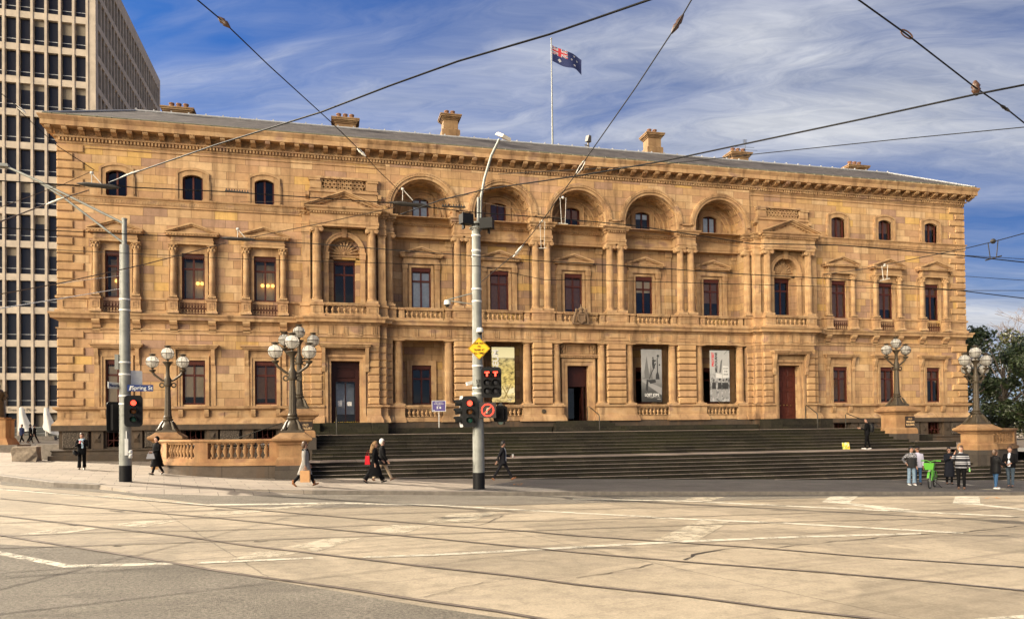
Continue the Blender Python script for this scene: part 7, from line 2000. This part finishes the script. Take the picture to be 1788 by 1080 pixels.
for q_ in (-1,1): m.tube([(.05,.38*q_,4.05),(.12,.5*q_,3.7),(.3,.34*q_,3.5)], [.13,.12,.08], 8); m.tube([(q_*.4,0,4.05),(q_*.52,.05,3.7),(q_*.4,-.25,3.5)], [.14,.13,.08], 8)
for k in range(9): a = k*.7; m.tube([(.4*math.cos(a),.4*math.sin(a),2.32),(.36*math.cos(a+.1),.36*math.sin(a+.1),3.0),(.32*math.cos(a),.32*math.sin(a),3.7)], [.08,.06,.03], 6)
m.build('figure', PAT, S, smooth=60)
# ------------------------------------------------------------------ sky, clouds and sun
SUN_EL, SUN_BACK = rad(32), rad(40)
sdir = Vector((-math.cos(SUN_BACK)*math.cos(SUN_EL), math.sin(SUN_BACK)*math.cos(SUN_EL), math.sin(SUN_EL)))   # towards the sun
ld = bpy.data.lights.new('sun', 'SUN'); ld.energy = 5.0; ld.angle = rad(.53); ld.color = (1.0, .87, .68)
lo = bpy.data.objects.new('sun', ld); LINK(lo); lo.rotation_euler = sdir.to_track_quat('Z', 'Y').to_euler(); lo.location = (0,0,60)
W = bpy.data.worlds.new('World'); scene.world = W; W.use_nodes = True; nt = W.node_tree; nt.nodes.clear()
class WT(NT):
    def __init__(s, tree): s.t = tree; s.m = None
t = WT(nt); N_ = nt.nodes
sky = t.n('ShaderNodeTexSky', sky_type='NISHITA', sun_disc=False, sun_elevation=SUN_EL, sun_rotation=math.atan2(sdir.x, sdir.y))
sky.altitude = 50; sky.air_density = 1.0; sky.dust_density = .6; sky.ozone_density = 2.2
co, x, y, z = t.xyz('Generated')
zz = t.math('ADD', t.math('MAXIMUM', z, 0.0), .16)
px = t.math('DIVIDE', x, zz); py = t.math('DIVIDE', y, zz)
a_ = rad(-25); ux = t.math('ADD', t.math('MULTIPLY', px, math.cos(a_)), t.math('MULTIPLY', py, math.sin(a_))); uy = t.math('SUBTRACT', t.math('MULTIPLY', py, math.cos(a_)), t.math('MULTIPLY', px, math.sin(a_)))
v1 = t.comb(t.math('MULTIPLY', ux, .55), t.math('MULTIPLY', uy, 1.5), 0.0)
warp = t.noise(v1, 1.2, 4); v2 = t.comb(t.math('ADD', t.math('MULTIPLY', ux, .5), warp), t.math('ADD', t.math('MULTIPLY', uy, 1.25), warp), 3.1)
big = t.noise(v1, .55, 3, .5); wisp = t.noise(v2, 1.35, 8, .57); fine = t.noise(v2, 5.5, 6, .7)
cl = t.math('ADD', t.math('MULTIPLY', big, .62), t.math('ADD', t.math('MULTIPLY', wisp, .42), t.math('MULTIPLY', fine, .05)))
key_dir = Vector((-.78,-.52,.34)).normalized()                 # added bright sky spot, unseen behind left of the camera, lights the facade
back = t.n('ShaderNodeVectorMath', operation='DOT_PRODUCT', i_0=co, i_1=key_dir).outputs['Value']
sd = t.n('ShaderNodeVectorMath', operation='DOT_PRODUCT', i_0=co, i_1=rgt).outputs['Value']
cl = t.math('ADD', cl, t.math('ADD', t.ramp(sd, [(.05,0.0),(.25,.015),(.5,.0)]), t.ramp(t.math('MULTIPLY', sd, -1.0), [(.1,0.0),(.45,.05)])))
mask = t.ramp(cl, [(.45,.015),(.55,.33),(.64,.95)])
low = t.ramp(z, [(.0,.55),(.12,.28),(.30,.0)])
mk = t.math('MINIMUM', t.math('ADD', mask, low), 1.0)
blue = t.mix(1.0, sky.outputs[0], (.060,.200,.425), 'MULTIPLY')
white = t.mix(t.ramp(fine, [(.3,0.0),(.7,1.0)]), (1.75,1.88,2.2), (3.3,3.35,3.5))
front = t.mix(mk, blue, white)
key_spot = t.math('MULTIPLY', t.ramp(back, [(.85,0.0),(.93,.5),(.975,1.0)]), t.ramp(t.noise(co, 2.6, 6, .6), [(.32,.5),(.58,1.0)]))
col = t.mix(key_spot, front, (92.0,79.5,59.0))
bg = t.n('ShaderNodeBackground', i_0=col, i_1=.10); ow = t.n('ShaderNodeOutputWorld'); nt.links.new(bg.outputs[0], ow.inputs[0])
scene.view_settings.view_transform = 'Standard'; scene.view_settings.look = 'None'; scene.view_settings.exposure = 1.28; scene.view_settings.gamma = 1.0
scene.render.engine = 'CYCLES'
try:
    scene.cycles.use_denoising = True; scene.cycles.max_bounces = 8; scene.cycles.transparent_max_bounces = 12; scene.cycles.caustics_reflective = False; scene.cycles.caustics_refractive = False
except Exception: pass

# ------------------------------------------------------------------ pieces that stand apart become parts of their own
def split_pieces(o):
    me = o.data; nv = len(me.vertices); par = list(range(nv))
    def find(i):
        while par[i] != i: par[i] = par[par[i]]; i = par[i]
        return i
    for e in me.edges:
        a, b = find(e.vertices[0]), find(e.vertices[1])
        if a != b: par[a] = b
    ids = {}; isl = [ids.setdefault(find(i), len(ids)) for i in range(nv)]; k = len(ids)
    if k < 2 or k > 700: return
    lo = [[1e9]*3 for _ in range(k)]; hi = [[-1e9]*3 for _ in range(k)]
    for i, v in enumerate(me.vertices):
        c = v.co; l = lo[isl[i]]; h = hi[isl[i]]
        for j in range(3): l[j] = min(l[j], c[j]); h[j] = max(h[j], c[j])
    sz = [max(hi[i][j]-lo[i][j] for j in range(3)) for i in range(k)]; p2 = list(range(k))
    def f2(i):
        while p2[i] != i: p2[i] = p2[p2[i]]; i = p2[i]
        return i
    for i in range(k):
        for j in range(i+1, k):
            lim = max(.02, .5*max(sz[i], sz[j])); g = 0.0
            for q in range(3):
                d = max(0.0, lo[i][q]-hi[j][q], lo[j][q]-hi[i][q]); g += d*d
            if g <= lim*lim: p2[f2(i)] = f2(j)
    grp = {}; gi = [grp.setdefault(f2(i), len(grp)) for i in range(k)]
    if len(grp) < 2 or len(grp) > 100: return
    co = [tuple(v.co) for v in me.vertices]; polys = [[] for _ in grp]
    for p in me.polygons: polys[gi[isl[p.vertices[0]]]].append(p)
    base = o.name.split('.')[0]
    for n, pl in enumerate(polys):
        mp = {}; vs = []; fs = []
        for p in pl:
            f = []
            for v in p.vertices:
                if v not in mp: mp[v] = len(vs); vs.append(co[v])
                f.append(mp[v])
            fs.append(f)
        m2 = bpy.data.meshes.new(base); m2.from_pydata(vs, [], fs)
        for mt in me.materials: m2.materials.append(mt)
        m2.polygons.foreach_set('material_index', [p.material_index for p in pl]); m2.polygons.foreach_set('use_smooth', [p.use_smooth for p in pl])
        m2.update()
        if any(p.use_smooth for p in pl): m2.set_sharp_from_angle(angle=rad(35))
        if n == 0: o.data = m2
        else:
            c = link(base, m2, o.parent, o.location); c.rotation_euler = o.rotation_euler
KEEP = ('lettering','eyes','twigs','crown','baluster','dentil_moulding','meander_key','figure_shape')
for root in [o for o in scene.objects if o.parent is None]:
    if root.get('category') in ('person','tree') or root is T: continue
    for o in list(root.children_recursive):
        if o.type == 'MESH' and o.data.users == 1 and o.name.split('.')[0] not in KEEP and not o.children: split_pieces(o)
